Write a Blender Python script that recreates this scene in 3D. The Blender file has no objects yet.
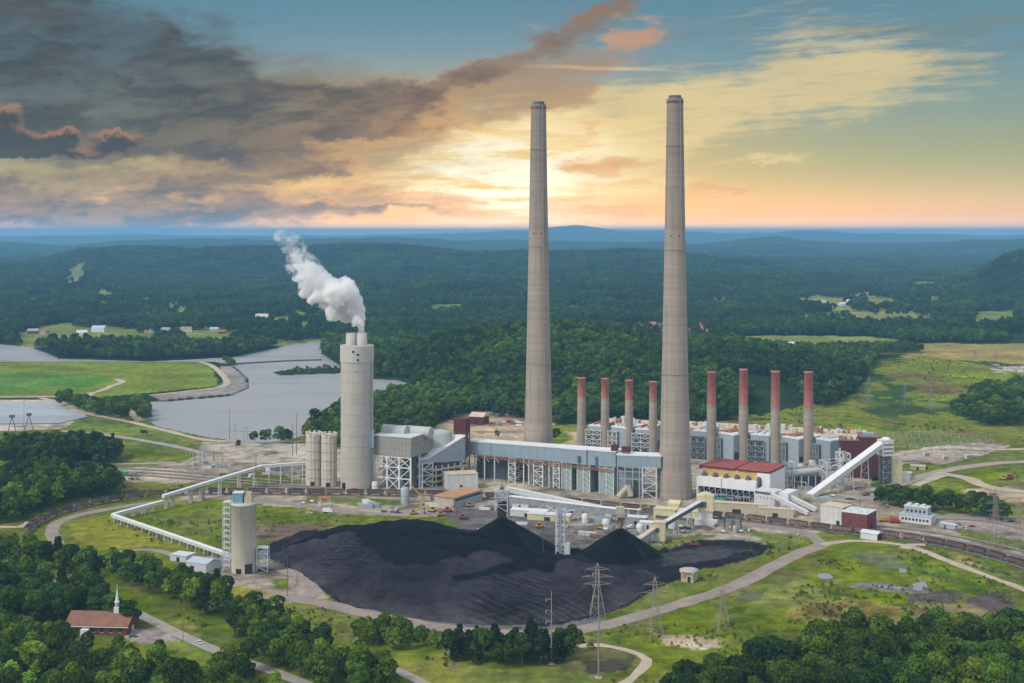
import bpy, math, random
import numpy as np
from mathutils import Vector, Matrix

random.seed(7)
rng = np.random.default_rng(11)
SC = bpy.context.scene
COL = SC.collection
F, HZ, HC = 1300.0, 232.0, 200.0          # focal length in px, horizon row, camera height (m)
HAZE_D = 6.5e-5

# ------------------------------------------------------------------ camera
cam = bpy.data.objects.new('camera', bpy.data.cameras.new('camera'))
COL.objects.link(cam)
cam.location = (0, 0, HC)
cam.rotation_euler = (math.radians(90), 0, 0)
cam.data.sensor_width = 36.0
cam.data.lens = F / 1024 * 36.0
cam.data.shift_y = -(341.5 - HZ) / 1024
cam.data.clip_start = 1.0
cam.data.clip_end = 200000.0
SC.camera = cam

# ------------------------------------------------------------------ render + exposure
SC.render.engine = 'CYCLES'
cy = SC.cycles
cy.max_bounces = 12
cy.diffuse_bounces = 2
cy.glossy_bounces = 2
cy.transmission_bounces = 2
cy.volume_bounces = 10
cy.transparent_max_bounces = 6
cy.use_denoising = True
cy.use_adaptive_sampling = True
cy.adaptive_threshold = 0.02
cy.sample_clamp_indirect = 4.0
SC.view_settings.view_transform = 'Standard'
SC.view_settings.look = 'None'
SC.view_settings.gamma = 1.0
SC.view_settings.exposure = 0.38

# ------------------------------------------------------------------ sun (thin overcast: large soft disc)
SUN_EL, SUN_AZ = math.radians(48), math.radians(-125)   # azimuth from +Y towards +X: behind and to the left
sun = bpy.data.objects.new('sun', bpy.data.lights.new('sun', 'SUN'))
COL.objects.link(sun)
sun.data.energy = 1.5
sun.data.angle = math.radians(10)
sun.data.color = (1.0, 0.95, 0.87)
sd = Vector((math.cos(SUN_EL) * math.sin(SUN_AZ), math.cos(SUN_EL) * math.cos(SUN_AZ), math.sin(SUN_EL)))
sun.rotation_euler = sd.to_track_quat('Z', 'Y').to_euler()
sun.location = (0, 0, 900)

# ------------------------------------------------------------------ node helpers
def s2l(c):
    return tuple(((v / 255) / 12.92 if v / 255 <= 0.04045 else ((v / 255 + 0.055) / 1.055) ** 2.4) for v in c)

class NT:
    """small expression helper for node trees"""
    def __init__(self, nt):
        self.nt = nt
    def new(self, t):
        return self.nt.nodes.new(t)
    def put(self, sock, v):
        if isinstance(v, X):
            self.nt.links.new(v.s, sock)
        elif isinstance(v, (tuple, list)):
            sock.default_value = (*v, 1.0)[:4] if len(sock.default_value) == 4 else v
        else:
            sock.default_value = v
    def math(self, op, a, b=None, c=None):
        n = self.new('ShaderNodeMath'); n.operation = op
        for i, v in enumerate((a, b, c)):
            if v is not None:
                self.put(n.inputs[i], v)
        return X(self, n.outputs[0])
    def sstep(self, a, b, x, lo=0.0, hi=1.0):
        n = self.new('ShaderNodeMapRange'); n.interpolation_type = 'SMOOTHSTEP'
        self.put(n.inputs[0], x)
        for i, v in enumerate((a, b, lo, hi)):
            n.inputs[i + 1].default_value = v
        return X(self, n.outputs[0])
    def mix(self, f, a, b, mode='MIX'):
        n = self.new('ShaderNodeMix'); n.data_type = 'RGBA'; n.blend_type = mode
        self.put(n.inputs[0], f); self.put(n.inputs[6], a); self.put(n.inputs[7], b)
        return X(self, n.outputs[2])
    def vec(self, x, y, z):
        n = self.new('ShaderNodeCombineXYZ')
        for i, v in enumerate((x, y, z)):
            self.put(n.inputs[i], v)
        return X(self, n.outputs[0])
    def sep(self, v):
        n = self.new('ShaderNodeSeparateXYZ'); self.put(n.inputs[0], v)
        return [X(self, o) for o in n.outputs]
    def noise(self, vec, scale, detail=4.0, rough=0.55, color=False, dist=0.0):
        n = self.new('ShaderNodeTexNoise')
        self.put(n.inputs['Vector'], vec)
        n.inputs['Scale'].default_value = scale; n.inputs['Detail'].default_value = detail
        n.inputs['Roughness'].default_value = rough; n.inputs['Distortion'].default_value = dist
        return X(self, n.outputs[1 if color else 0])
    def ramp(self, f, stops):
        n = self.new('ShaderNodeValToRGB'); self.put(n.inputs[0], f)
        el = n.color_ramp.elements
        while len(el) < len(stops):
            el.new(0.5)
        for e, (p, c) in zip(el, stops):
            e.position = p; e.color = (*c, 1)
        return X(self, n.outputs[0])

class X:
    def __init__(self, t, s):
        self.t, self.s = t, s
    def __add__(self, o): return self.t.math('ADD', self, o)
    __radd__ = __add__
    def __mul__(self, o): return self.t.math('MULTIPLY', self, o)
    __rmul__ = __mul__
    def __sub__(self, o): return self.t.math('SUBTRACT', self, o)
    def __rsub__(self, o): return self.t.math('SUBTRACT', o, self)
    def __truediv__(self, o): return self.t.math('DIVIDE', self, o)

# ------------------------------------------------------------------ world: evening sky, by direction
def build_world():
    w = bpy.data.worlds.new('World'); SC.world = w; w.use_nodes = True
    nt = w.node_tree; nt.nodes.clear(); T = NT(nt)
    tc = T.new('ShaderNodeTexCoord')
    dx, dy, dz = T.sep(X(T, tc.outputs['Generated']))
    U = T.math('ARCTAN2', dx, dy) * 1300.0             # azimuth and elevation, in units of 1/1300 rad
    V = T.math('ARCSINE', dz) * 1300.0
    wn = T.noise(T.vec(U * 0.010, V * 0.020, 3.1), 1.0, 5, 0.6, True)
    w1, w2, _ = T.sep(wn)
    wf = T.noise(T.vec(U * 0.035, V * 0.06, 9.7), 1.0, 5, 0.6, True)
    w3, w4, _ = T.sep(wf)
    Uw = U + (w1 - 0.5) * 110.0 + (w3 - 0.5) * 34.0
    Vw = V + (w2 - 0.5) * 62.0 + (w4 - 0.5) * 22.0
    def blob(cx, cyp, sx, sy, tilt=0.0, amp=1.0, u=None, v=None):
        c, s = math.cos(math.radians(tilt)), math.sin(math.radians(tilt))
        a = (u or Uw) - (cx - 512.0); b = (v or Vw) - (HZ - cyp)
        p = (a * c + b * s) * (1 / sx); q = (b * c - a * s) * (1 / sy)
        return T.math('EXPONENT', (p * p + q * q) * -1.0) * amp
    def total(bl):
        t = None
        for b in bl:
            t = b if t is None else t + b
        return t
    # clear evening gradient
    vv = T.math('DIVIDE', V, 260.0)
    clear = T.ramp(vv, [(0.0, s2l((234, 162, 112))), (0.06, s2l((232, 172, 114))), (0.15, s2l((206, 178, 124))), (0.28, s2l((176, 178, 142))),
                        (0.46, s2l((138, 162, 166))), (0.66, s2l((104, 148, 182))), (1.0, s2l((80, 126, 166)))])
    clear = T.mix(T.sstep(200.0, 540.0, U) * 0.40, clear, T.mix(0.55, clear, s2l((112, 140, 146))))
    # warm glow round the veiled sun low over the hills
    g1 = blob(470, 175, 235, 82, 0, 0.95, U, V)
    g2 = blob(498, 172, 110, 46, 0, 1.0, Uw, Vw)
    g3 = blob(510, 172, 80, 34, 0, 1.0, Uw, Vw)
    g4 = blob(500, 222, 330, 24, 0, 0.95, U, V)
    g1m = T.math('MINIMUM', g1, 1.0)
    col = T.mix(g1m * 0.9, clear, s2l((240, 198, 128)))
    col = T.mix(g4, col, s2l((252, 184, 98)))
    # long cream streaks, mostly right of centre
    st = T.noise(T.vec(U * 0.0062 + w1 * 0.6, V * 0.050 - U * 0.0035, 5.0), 1.0, 7, 0.62)
    sf = T.noise(T.vec(U * 0.016, V * 0.15 - U * 0.008, 8.0), 1.0, 5, 0.62)
    stm = T.math('MINIMUM', total([blob(840, 66, 130, 30, 0, 1.0), blob(770, 100, 190, 26, 0, .85), blob(640, 128, 120, 26, 0, 1.0), blob(610, 150, 80, 24, 0, .6), blob(760, 20, 120, 22, 0, .45), blob(420, 140, 150, 50, 0, .9),
                 blob(760, 164, 50, 6, 3, .9), blob(660, 186, 60, 8, 8, .8), blob(720, 215, 240, 14, 0, .30)]), 1.0)
    sm = T.sstep(0.45, 0.68, st * 0.38 + sf * 0.62 + (stm - 0.5) * 0.34) * stm
    scol = T.mix(g1m, s2l((224, 206, 158)), s2l((255, 228, 174)))
    col = T.mix(sm * 0.74, col, scol)
    # olive grey veil among the streaks, upper right
    vn = T.noise(T.vec(U * 0.008, V * 0.045, 17.0), 1.0, 6, 0.62)
    veil = T.sstep(0.40, 0.68, vn) * T.math('MINIMUM', total([blob(760, 40, 150, 34, 0, 1.0), blob(950, 30, 160, 50, 0, .8), blob(590, 100, 80, 18, 0, .9)]), 1.0)
    col = T.mix(veil * 0.5, col, s2l((118, 122, 116)))
    # bright contrail streak
    tr = blob(588, 69, 58, 1.7, -2, 1.0, U, V + (w3 - 0.5) * 5.0)
    col = T.mix(T.math('MINIMUM', tr, 1.0) * 0.8, col, s2l((255, 226, 190)))
    # core of the glow, combed by thin cloud
    g3n = T.noise(T.vec(U * 0.012, V * 0.085, 2.0), 1.0, 6, 0.62)
    col = T.mix(g2 * T.sstep(0.30, 0.58, g3n) * 0.85, col, s2l((255, 236, 182)))
    col = T.mix(T.math('MINIMUM', g3 * T.sstep(0.36, 0.58, g3n) * 1.7, 1.0), col, (1.0, 0.97, 0.86))
    # orange clouds round the glow
    on = T.noise(T.vec(U * 0.012, V * 0.075, 31.0), 1.0, 6, 0.62)
    om = T.sstep(0.42, 0.70, on + (total([blob(590, 170, 46, 10, 4, 1.0), blob(640, 205, 170, 12, 0, .6), blob(735, 186, 55, 4, 6, .9), blob(632, 32, 40, 18, 22, 1.0), blob(430, 198, 22, 3, 3, 1.0), blob(380, 208, 130, 12, 0, .7), blob(600, 128, 50, 8, 18, .6), blob(440, 118, 80, 14, 6, .5), blob(350, 190, 90, 5, 0, .6)]) - 0.45) * 0.45)
    col = T.mix(om * 0.55, col, s2l((222, 156, 104)))
    # the dark bank
    fine = T.noise(T.vec(U * 0.012 + w1 * 0.7, V * 0.034, 41.0), 1.0, 9, 0.62)
    bl = [blob(0, 60, 190, 70, 0, 1.35), blob(120, 60, 130, 40, 0, .9), blob(140, 95, 140, 36, 0, .9), blob(270, 112, 110, 24, 4, 1.0), blob(385, 98, 90, 18, 8, .95), blob(470, 78, 80, 17, 22, .95),
          blob(560, 38, 75, 17, 30, 1.0), blob(630, 0, 50, 15, 34, .95), blob(210, 140, 150, 34, 0, 1.05), blob(290, 165, 110, 18, -8, 1.05), blob(440, 130, 75, 9, 0, .68), blob(390, 120, 60, 12, 5, .5),
          blob(80, 216, 210, 25, 0, 1.2), blob(205, 187, 60, 7, 4, .9), blob(10, 188, 60, 13, 0, 1.0), blob(310, 214, 120, 11, 0, .85), blob(570, 98, 60, 14, 8, .45), blob(405, 210, 60, 5, 0, .6),
          blob(60, 130, 130, 26, 0, .7), blob(90, 176, 150, 10, 0, .22), blob(210, 196, 80, 9, 0, .35)]
    dm = total(bl)
    # thin purple veil trailing below and behind the bank
    vb = total([blob(330, 140, 190, 46, -4, .9), blob(470, 100, 130, 26, 14, .9), blob(590, 60, 90, 26, 26, .8), blob(120, 175, 220, 50, 0, .8), blob(250, 80, 190, 40, 0, .7), blob(360, 205, 150, 16, 0, .7), blob(560, 105, 70, 16, 6, .8)])
    vt = T.noise(T.vec(U * 0.0085 + w1 * 0.9, V * 0.036 - U * 0.004, 88.0), 1.0, 8, 0.64)
    vm = T.sstep(0.40, 0.68, vt + (vb - 0.6) * 0.25) * T.math('MINIMUM', vb, 1.0)
    col = T.mix(vm * 0.66, col, T.ramp(T.math('DIVIDE', U + 520.0, 760.0), [(0.0, s2l((78, 82, 92))), (0.35, s2l((100, 94, 98))), (0.75, s2l((164, 132, 108))), (1.0, s2l((176, 146, 120)))]))
    fine2 = T.noise(T.vec(U * 0.045 + w3 * 0.8, V * 0.11, 47.0), 1.0, 6, 0.65)
    D = T.sstep(0.22, 1.28, dm + (fine - 0.5) * 1.30 + (fine2 - 0.5) * 0.75)
    stk = T.noise(T.vec(U * 0.014 + w1 * 1.6, V * 0.042 - U * 0.004 + w2 * 0.8, 95.0), 1.0, 8, 0.62)
    D = T.math('MINIMUM', D * T.sstep(0.30, 0.62, stk, 1.14, 0.76), 1.0)
    sh = T.noise(T.vec(U * 0.010 + w2 * 0.5, V * 0.030, 51.0), 1.0, 7, 0.62)
    dcol = T.ramp(T.math('DIVIDE', U + 520.0, 760.0), [(0.0, s2l((60, 68, 78))), (0.30, s2l((66, 70, 79))), (0.48, s2l((92, 85, 88))), (0.62, s2l((120, 102, 96))), (0.82, s2l((142, 116, 100))), (1.0, s2l((150, 124, 108)))])
    dcol = T.mix(T.sstep(120.0, 40.0, V) * 0.75, dcol, T.mix(T.sstep(-420.0, -120.0, U), s2l((108, 94, 94)), s2l((176, 134, 104))))
    dcol = T.mix(T.sstep(0.36, 0.64, sh) * 0.72, dcol, T.mix(T.sstep(-290.0, -60.0, U), s2l((86, 88, 96)), s2l((148, 122, 108))))
    dcol = T.mix(T.sstep(0.42, 0.62, fine2) * 0.30, dcol, T.mix(T.sstep(-290.0, -60.0, U), s2l((88, 94, 104)), s2l((140, 118, 108))))
    dcol = T.mix(T.sstep(0.60, 0.40, fine) * 0.25, dcol, s2l((58, 62, 72)))
    edge = T.sstep(1.0, 0.2, D) * T.math('MINIMUM', g1 * 1.6, 1.0)
    dcol = T.mix(edge * 0.85, dcol, s2l((246, 192, 116)))
    col = T.mix(D * 0.95, col, dcol)
    # small heaped clouds with lit tops, far left
    cf = T.noise(T.vec(U * 0.050, V * 0.055, 63.0), 1.0, 6, 0.62)
    c1, c2, c3 = T.sep(T.noise(T.vec(U * 0.06, V * 0.07, 70.0), 1.0, 5, 0.62, True))
    uu, v2 = U + (c1 - .5) * 34, V + (c2 - .5) * 26
    def heap(dy):
        return total([blob(22, 141 - dy, 34, 17, 0, 1.0, uu, v2), blob(70, 147 - dy, 18, 9, 0, .9, uu, v2), blob(84, 138 - dy, 10, 8, 0, .6, uu, v2),
                      blob(128, 143 - dy, 25, 10, 0, 1.0, uu, v2), blob(70, 157 - dy, 90, 6, 0, .75, uu, v2), blob(30, 118 - dy, 16, 8, 0, .6, uu, v2)])
    hm = T.sstep(0.28, 0.66, heap(0) + (cf - 0.5) * 0.5)
    hl = T.sstep(0.10, 0.75, heap(-5) + (cf - 0.5) * 0.5)
    hcol = T.mix(hl, s2l((172, 128, 108)), s2l((66, 68, 76)))
    col = T.mix(hm * 0.92, col, hcol)
    # low sky: what the haze layer below takes away, put back by a brighter horizon
    T_boost = T.math('EXPONENT', (T.sstep(170.0, 0.0, V) * T.sstep(90.0, -5.0, V) * BOOST + T.sstep(20.0, -4.0, V) * 0.85) * (1.0 - D * 0.25))
    bn = T.new('ShaderNodeMix'); bn.data_type = 'RGBA'; bn.blend_type = 'MULTIPLY'; bn.inputs[0].default_value = 1.0
    T.put(bn.inputs[6], col)
    cb = T.new('ShaderNodeCombineColor')
    for i, k in enumerate((1.0, 0.92, 0.72)):
        nt.links.new((T_boost * k).s, cb.inputs[i])
    nt.links.new(cb.outputs[0], bn.inputs[7])
    col = X(T, bn.outputs[2])
    # the rest of the sky dome: Nishita light seen through thin bright overcast
    sky = T.new('ShaderNodeTexSky'); sky.sky_type = 'NISHITA'; sky.sun_disc = False
    sky.sun_elevation = SUN_EL; sky.sun_rotation = SUN_AZ; sky.air_density = 1.0; sky.dust_density = 2.0
    bgn = T.new('ShaderNodeBackground'); bgn.inputs[1].default_value = 0.09
    nt.links.new(sky.outputs[0], bgn.inputs[0])
    on2 = T.noise(T.vec(dx * 2.0, dy * 2.0, dz * 4.0), 1.0, 4, 0.5)
    over = T.mix(on2, (0.82, 0.81, 0.80), (1.0, 0.97, 0.92))
    bgo = T.new('ShaderNodeBackground'); T.put(bgo.inputs[0], over); bgo.inputs[1].default_value = OVERCAST
    addn = T.new('ShaderNodeAddShader'); nt.links.new(bgn.outputs[0], addn.inputs[0]); nt.links.new(bgo.outputs[0], addn.inputs[1])
    bge = T.new('ShaderNodeBackground'); T.put(bge.inputs[0], col); bge.inputs[1].default_value = 0.88
    # evening part of the dome: low, towards the horizon ahead
    zone = T.sstep(430.0, 260.0, V) * T.sstep(1150.0, 720.0, T.math('ABSOLUTE', U))
    ms = T.new('ShaderNodeMixShader'); T.put(ms.inputs[0], zone)
    nt.links.new(addn.outputs[0], ms.inputs[1]); nt.links.new(bge.outputs[0], ms.inputs[2])
    out = T.new('ShaderNodeOutputWorld'); nt.links.new(ms.outputs[0], out.inputs[0])
BOOST, OVERCAST = 0.66, 0.41
build_world()

# ------------------------------------------------------------------ pixel of the photograph -> point on the ground
def G(px, py, z=0.0):
    Y = F * (HC - z) / (py - HZ)
    return ((px - 512.0) * Y / F, Y, z)
def HT(pyb, pyt):                       # height (m) of something standing at row pyb whose top is seen at row pyt
    return (pyb - pyt) * HC / (pyb - HZ)
def MP(pyb):                            # metres per pixel at ground row pyb
    return HC / (pyb - HZ)
def GP(pts):
    return np.array([G(x, y)[:2] for x, y in pts])
def YP(pts):                            # (column, distance) pairs
    return np.array([((x - 512.0) * Y / F, Y) for x, Y in pts])

# ------------------------------------------------------------------ numpy noise and polygons
def _h(ix, iy, s):
    h = (ix.astype(np.int64) * 374761393 + iy.astype(np.int64) * 668265263 + s * 974634777) & 0xFFFFFFFF
    h = ((h ^ (h >> 13)) * 1274126177) & 0xFFFFFFFF
    return ((h ^ (h >> 16)) & 0xFFFF) / 65535.0
def vn(x, y, s=0):
    x = np.asarray(x, float); y = np.asarray(y, float)
    ix, iy = np.floor(x), np.floor(y); fx, fy = x - ix, y - iy
    fx = fx * fx * (3 - 2 * fx); fy = fy * fy * (3 - 2 * fy)
    ix = ix.astype(np.int64); iy = iy.astype(np.int64)
    a = _h(ix, iy, s); b = _h(ix + 1, iy, s); c = _h(ix, iy + 1, s); d = _h(ix + 1, iy + 1, s)
    return (a + (b - a) * fx) * (1 - fy) + (c + (d - c) * fx) * fy
def fbm(x, y, s=0, o=4):
    t = 0; a = 0.5; n = 0
    for i in range(o):
        t = t + a * vn(x * 2 ** i, y * 2 ** i, s + i * 17); n += a; a *= 0.5
    return t / n - 0.5
def inpoly(px, py, poly):
    r = np.zeros(np.shape(px), bool); n = len(poly)
    for i in range(n):
        x1, y1 = poly[i]; x2, y2 = poly[(i + 1) % n]
        if y1 == y2:
            continue
        c = ((y1 > py) != (y2 > py)) & (px < (x2 - x1) * (py - y1) / (y2 - y1) + x1)
        r ^= c
    return r
def sst(a, b, x):
    t = np.clip((x - a) / (b - a), 0, 1); return t * t * (3 - 2 * t)
def pdist(px, py, poly, closed=True):
    d = np.full(np.shape(px), 1e9); n = len(poly)
    for i in range(n if closed else n - 1):
        x1, y1 = poly[i]; x2, y2 = poly[(i + 1) % n]
        vx, vy = x2 - x1, y2 - y1; L = vx * vx + vy * vy + 1e-9
        t = np.clip(((px - x1) * vx + (py - y1) * vy) / L, 0, 1)
        d = np.minimum(d, np.hypot(px - x1 - t * vx, py - y1 - t * vy))
    return d
# ------------------------------------------------------------------ terrain
RIDGES = [  # distance, front width, back width, crest (column, row of the bare ground)
    (1900, 430, 420, [(330, 420), (360, 372), (400, 354), (440, 346), (480, 341), (520, 333), (560, 331), (600, 338), (650, 350), (700, 351), (740, 354), (800, 360), (845, 363), (870, 362), (900, 361), (960, 364), (1024, 371), (1150, 380), (1400, 380)]),
    (3300, 600, 600, [(-300, 318), (0, 312), (60, 308), (110, 312), (160, 318), (230, 325), (300, 330), (380, 326), (470, 318), (560, 318), (640, 322), (760, 318), (830, 314), (900, 318), (1000, 322), (1100, 318), (1400, 318)]),
    (4300, 620, 700, [(-300, 292), (0, 286), (80, 283), (150, 292), (230, 296), (330, 290), (440, 282), (560, 282), (700, 284), (800, 290), (880, 296), (930, 292), (975, 276), (1005, 260), (1040, 252), (1120, 250), (1400, 262)]),
    (5300, 560, 700, [(-300, 285), (0, 270), (50, 268), (110, 274), (180, 285), (260, 283), (330, 276), (420, 270), (500, 274), (590, 270), (650, 276), (740, 282), (830, 278), (900, 286), (960, 290), (1100, 288), (1400, 290)]),
    (6800, 1500, 1500, [(-300, 262), (0, 270), (50, 262), (85, 252), (130, 250), (180, 249), (250, 250), (330, 247), (400, 250), (470, 255), (540, 254), (610, 252), (680, 255), (740, 261), (800, 266), (850, 269), (900, 272), (960, 272), (1100, 262), (1400, 262)]),
    (12500, 3000, 2500, [(-300, 240), (0, 243), (60, 246), (110, 243), (200, 239), (300, 240), (420, 238), (500, 242), (580, 243), (650, 241), (700, 243), (745, 240), (775, 236), (800, 240), (860, 243), (930, 242), (990, 239), (1050, 238), (1400, 240)]),
    (24000, 6000, 5000, [(-300, 236), (0, 235.5), (80, 236), (150, 234.5), (240, 235.5), (330, 234.5), (390, 234), (440, 233), (490, 232.5), (535, 230.5), (560, 227.5), (577, 226.5), (598, 228.5), (640, 231), (690, 231.5), (740, 232.5), (790, 231.5), (850, 232.5), (910, 233.5), (980, 234.5), (1100, 234), (1400, 236)]),
]
LAKE_PX = [(-420, 341), (0, 343), (30, 346), (48, 352), (60, 357.5), (150, 360), (232, 356), (265, 349), (300, 342), (326, 339), (322, 352), (340, 364), (352, 376), (400, 379), (414, 383), (408, 397), (375, 404), (345, 412), (325, 424), (300, 436),
           (270, 441.5), (248, 441.5), (205, 436), (160, 426), (143, 419), (139, 408), (148, 400), (165, 400), (230, 394.5), (249, 386.5), (247, 377), (236, 367), (228, 363.5), (215, 361.5), (0, 361.5), (-420, 361.5)]
LAKE = GP(LAKE_PX)
ISLE = GP([(272, 371.5), (300, 368.5), (325, 367.5), (346, 367.5), (348, 372), (325, 372.5), (305, 373.5), (280, 374)])

def terr(Xa, Ya):
    Xa = np.asarray(Xa, float); Ya = np.asarray(Ya, float)
    px = 512 + F * Xa / Ya
    z = np.zeros_like(Xa)
    rough = fbm(Xa / 700, Ya / 620, 5, 5)
    for i, (Yc, wf, wb, pts) in enumerate(RIDGES):
        cr = np.array(pts, float)
        zc = HC - (cr[:, 1] - HZ) * Yc / F
        zc = np.maximum(zc, 0)
        if i >= 3:
            zc = np.interp(np.arange(-300, 1401, 4.0), cr[:, 0], zc); cr = np.column_stack([np.arange(-300, 1401, 4.0), 0 * zc]); zc = zc * (1 + (.34 if i < 5 else .62) * fbm(cr[:, 0] / 48, cr[:, 0] * 0 + i * 3.3, 40 + i, 5))
        Yw = Ya + fbm(Xa / (0.09 * Yc), Ya * 0 + i, 31 + i, 3) * wf * (0.15 if i == 0 else 0.7)
        w = np.where(Yw < Yc, wf, wb)
        t = np.clip(1 - np.abs(Yw - Yc) / w, 0, 1)
        s = t * t * (3 - 2 * t)
        h = np.interp(px, cr[:, 0], zc) * s
        if i >= 2:
            h = h * (1 + 0.55 * fbm(Xa / (0.05 * Yc), Ya / (0.05 * Yc), 77 + i, 4) * (1 - 0.75 * s))
        z = np.maximum(z, h)
    far = sst(2300, 4200, Ya)
    z = z + far * np.maximum(rough, -0.25) * np.clip((Ya - 1800) * 0.016, 0, 95) * (0.25 + 0.75 * (1 - sst(60, 140, z)))
    side = sst(1450, 1750, Ya) * 3.0 * rough * sst(3, 15, z)
    z = np.maximum(z + side, 0) 
    bb = (Ya > 1150) & (Ya < 2700) & (px < 430)
    if bb.any():
        lx, ly = Xa[bb], Ya[bb]
        ins = inpoly(lx, ly, LAKE) & ~inpoly(lx, ly, ISLE)
        zz = z[bb]; d = pdist(lx, ly, LAKE)
        zz = np.where(ins, -np.clip(d * 0.35, 0.4, 6.0) - 2.0, np.minimum(zz, 0.25 + d * 0.12))
        z[bb] = zz
    return z
def tz(x, y):
    return float(terr(np.array([x]), np.array([y]))[0])

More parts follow.
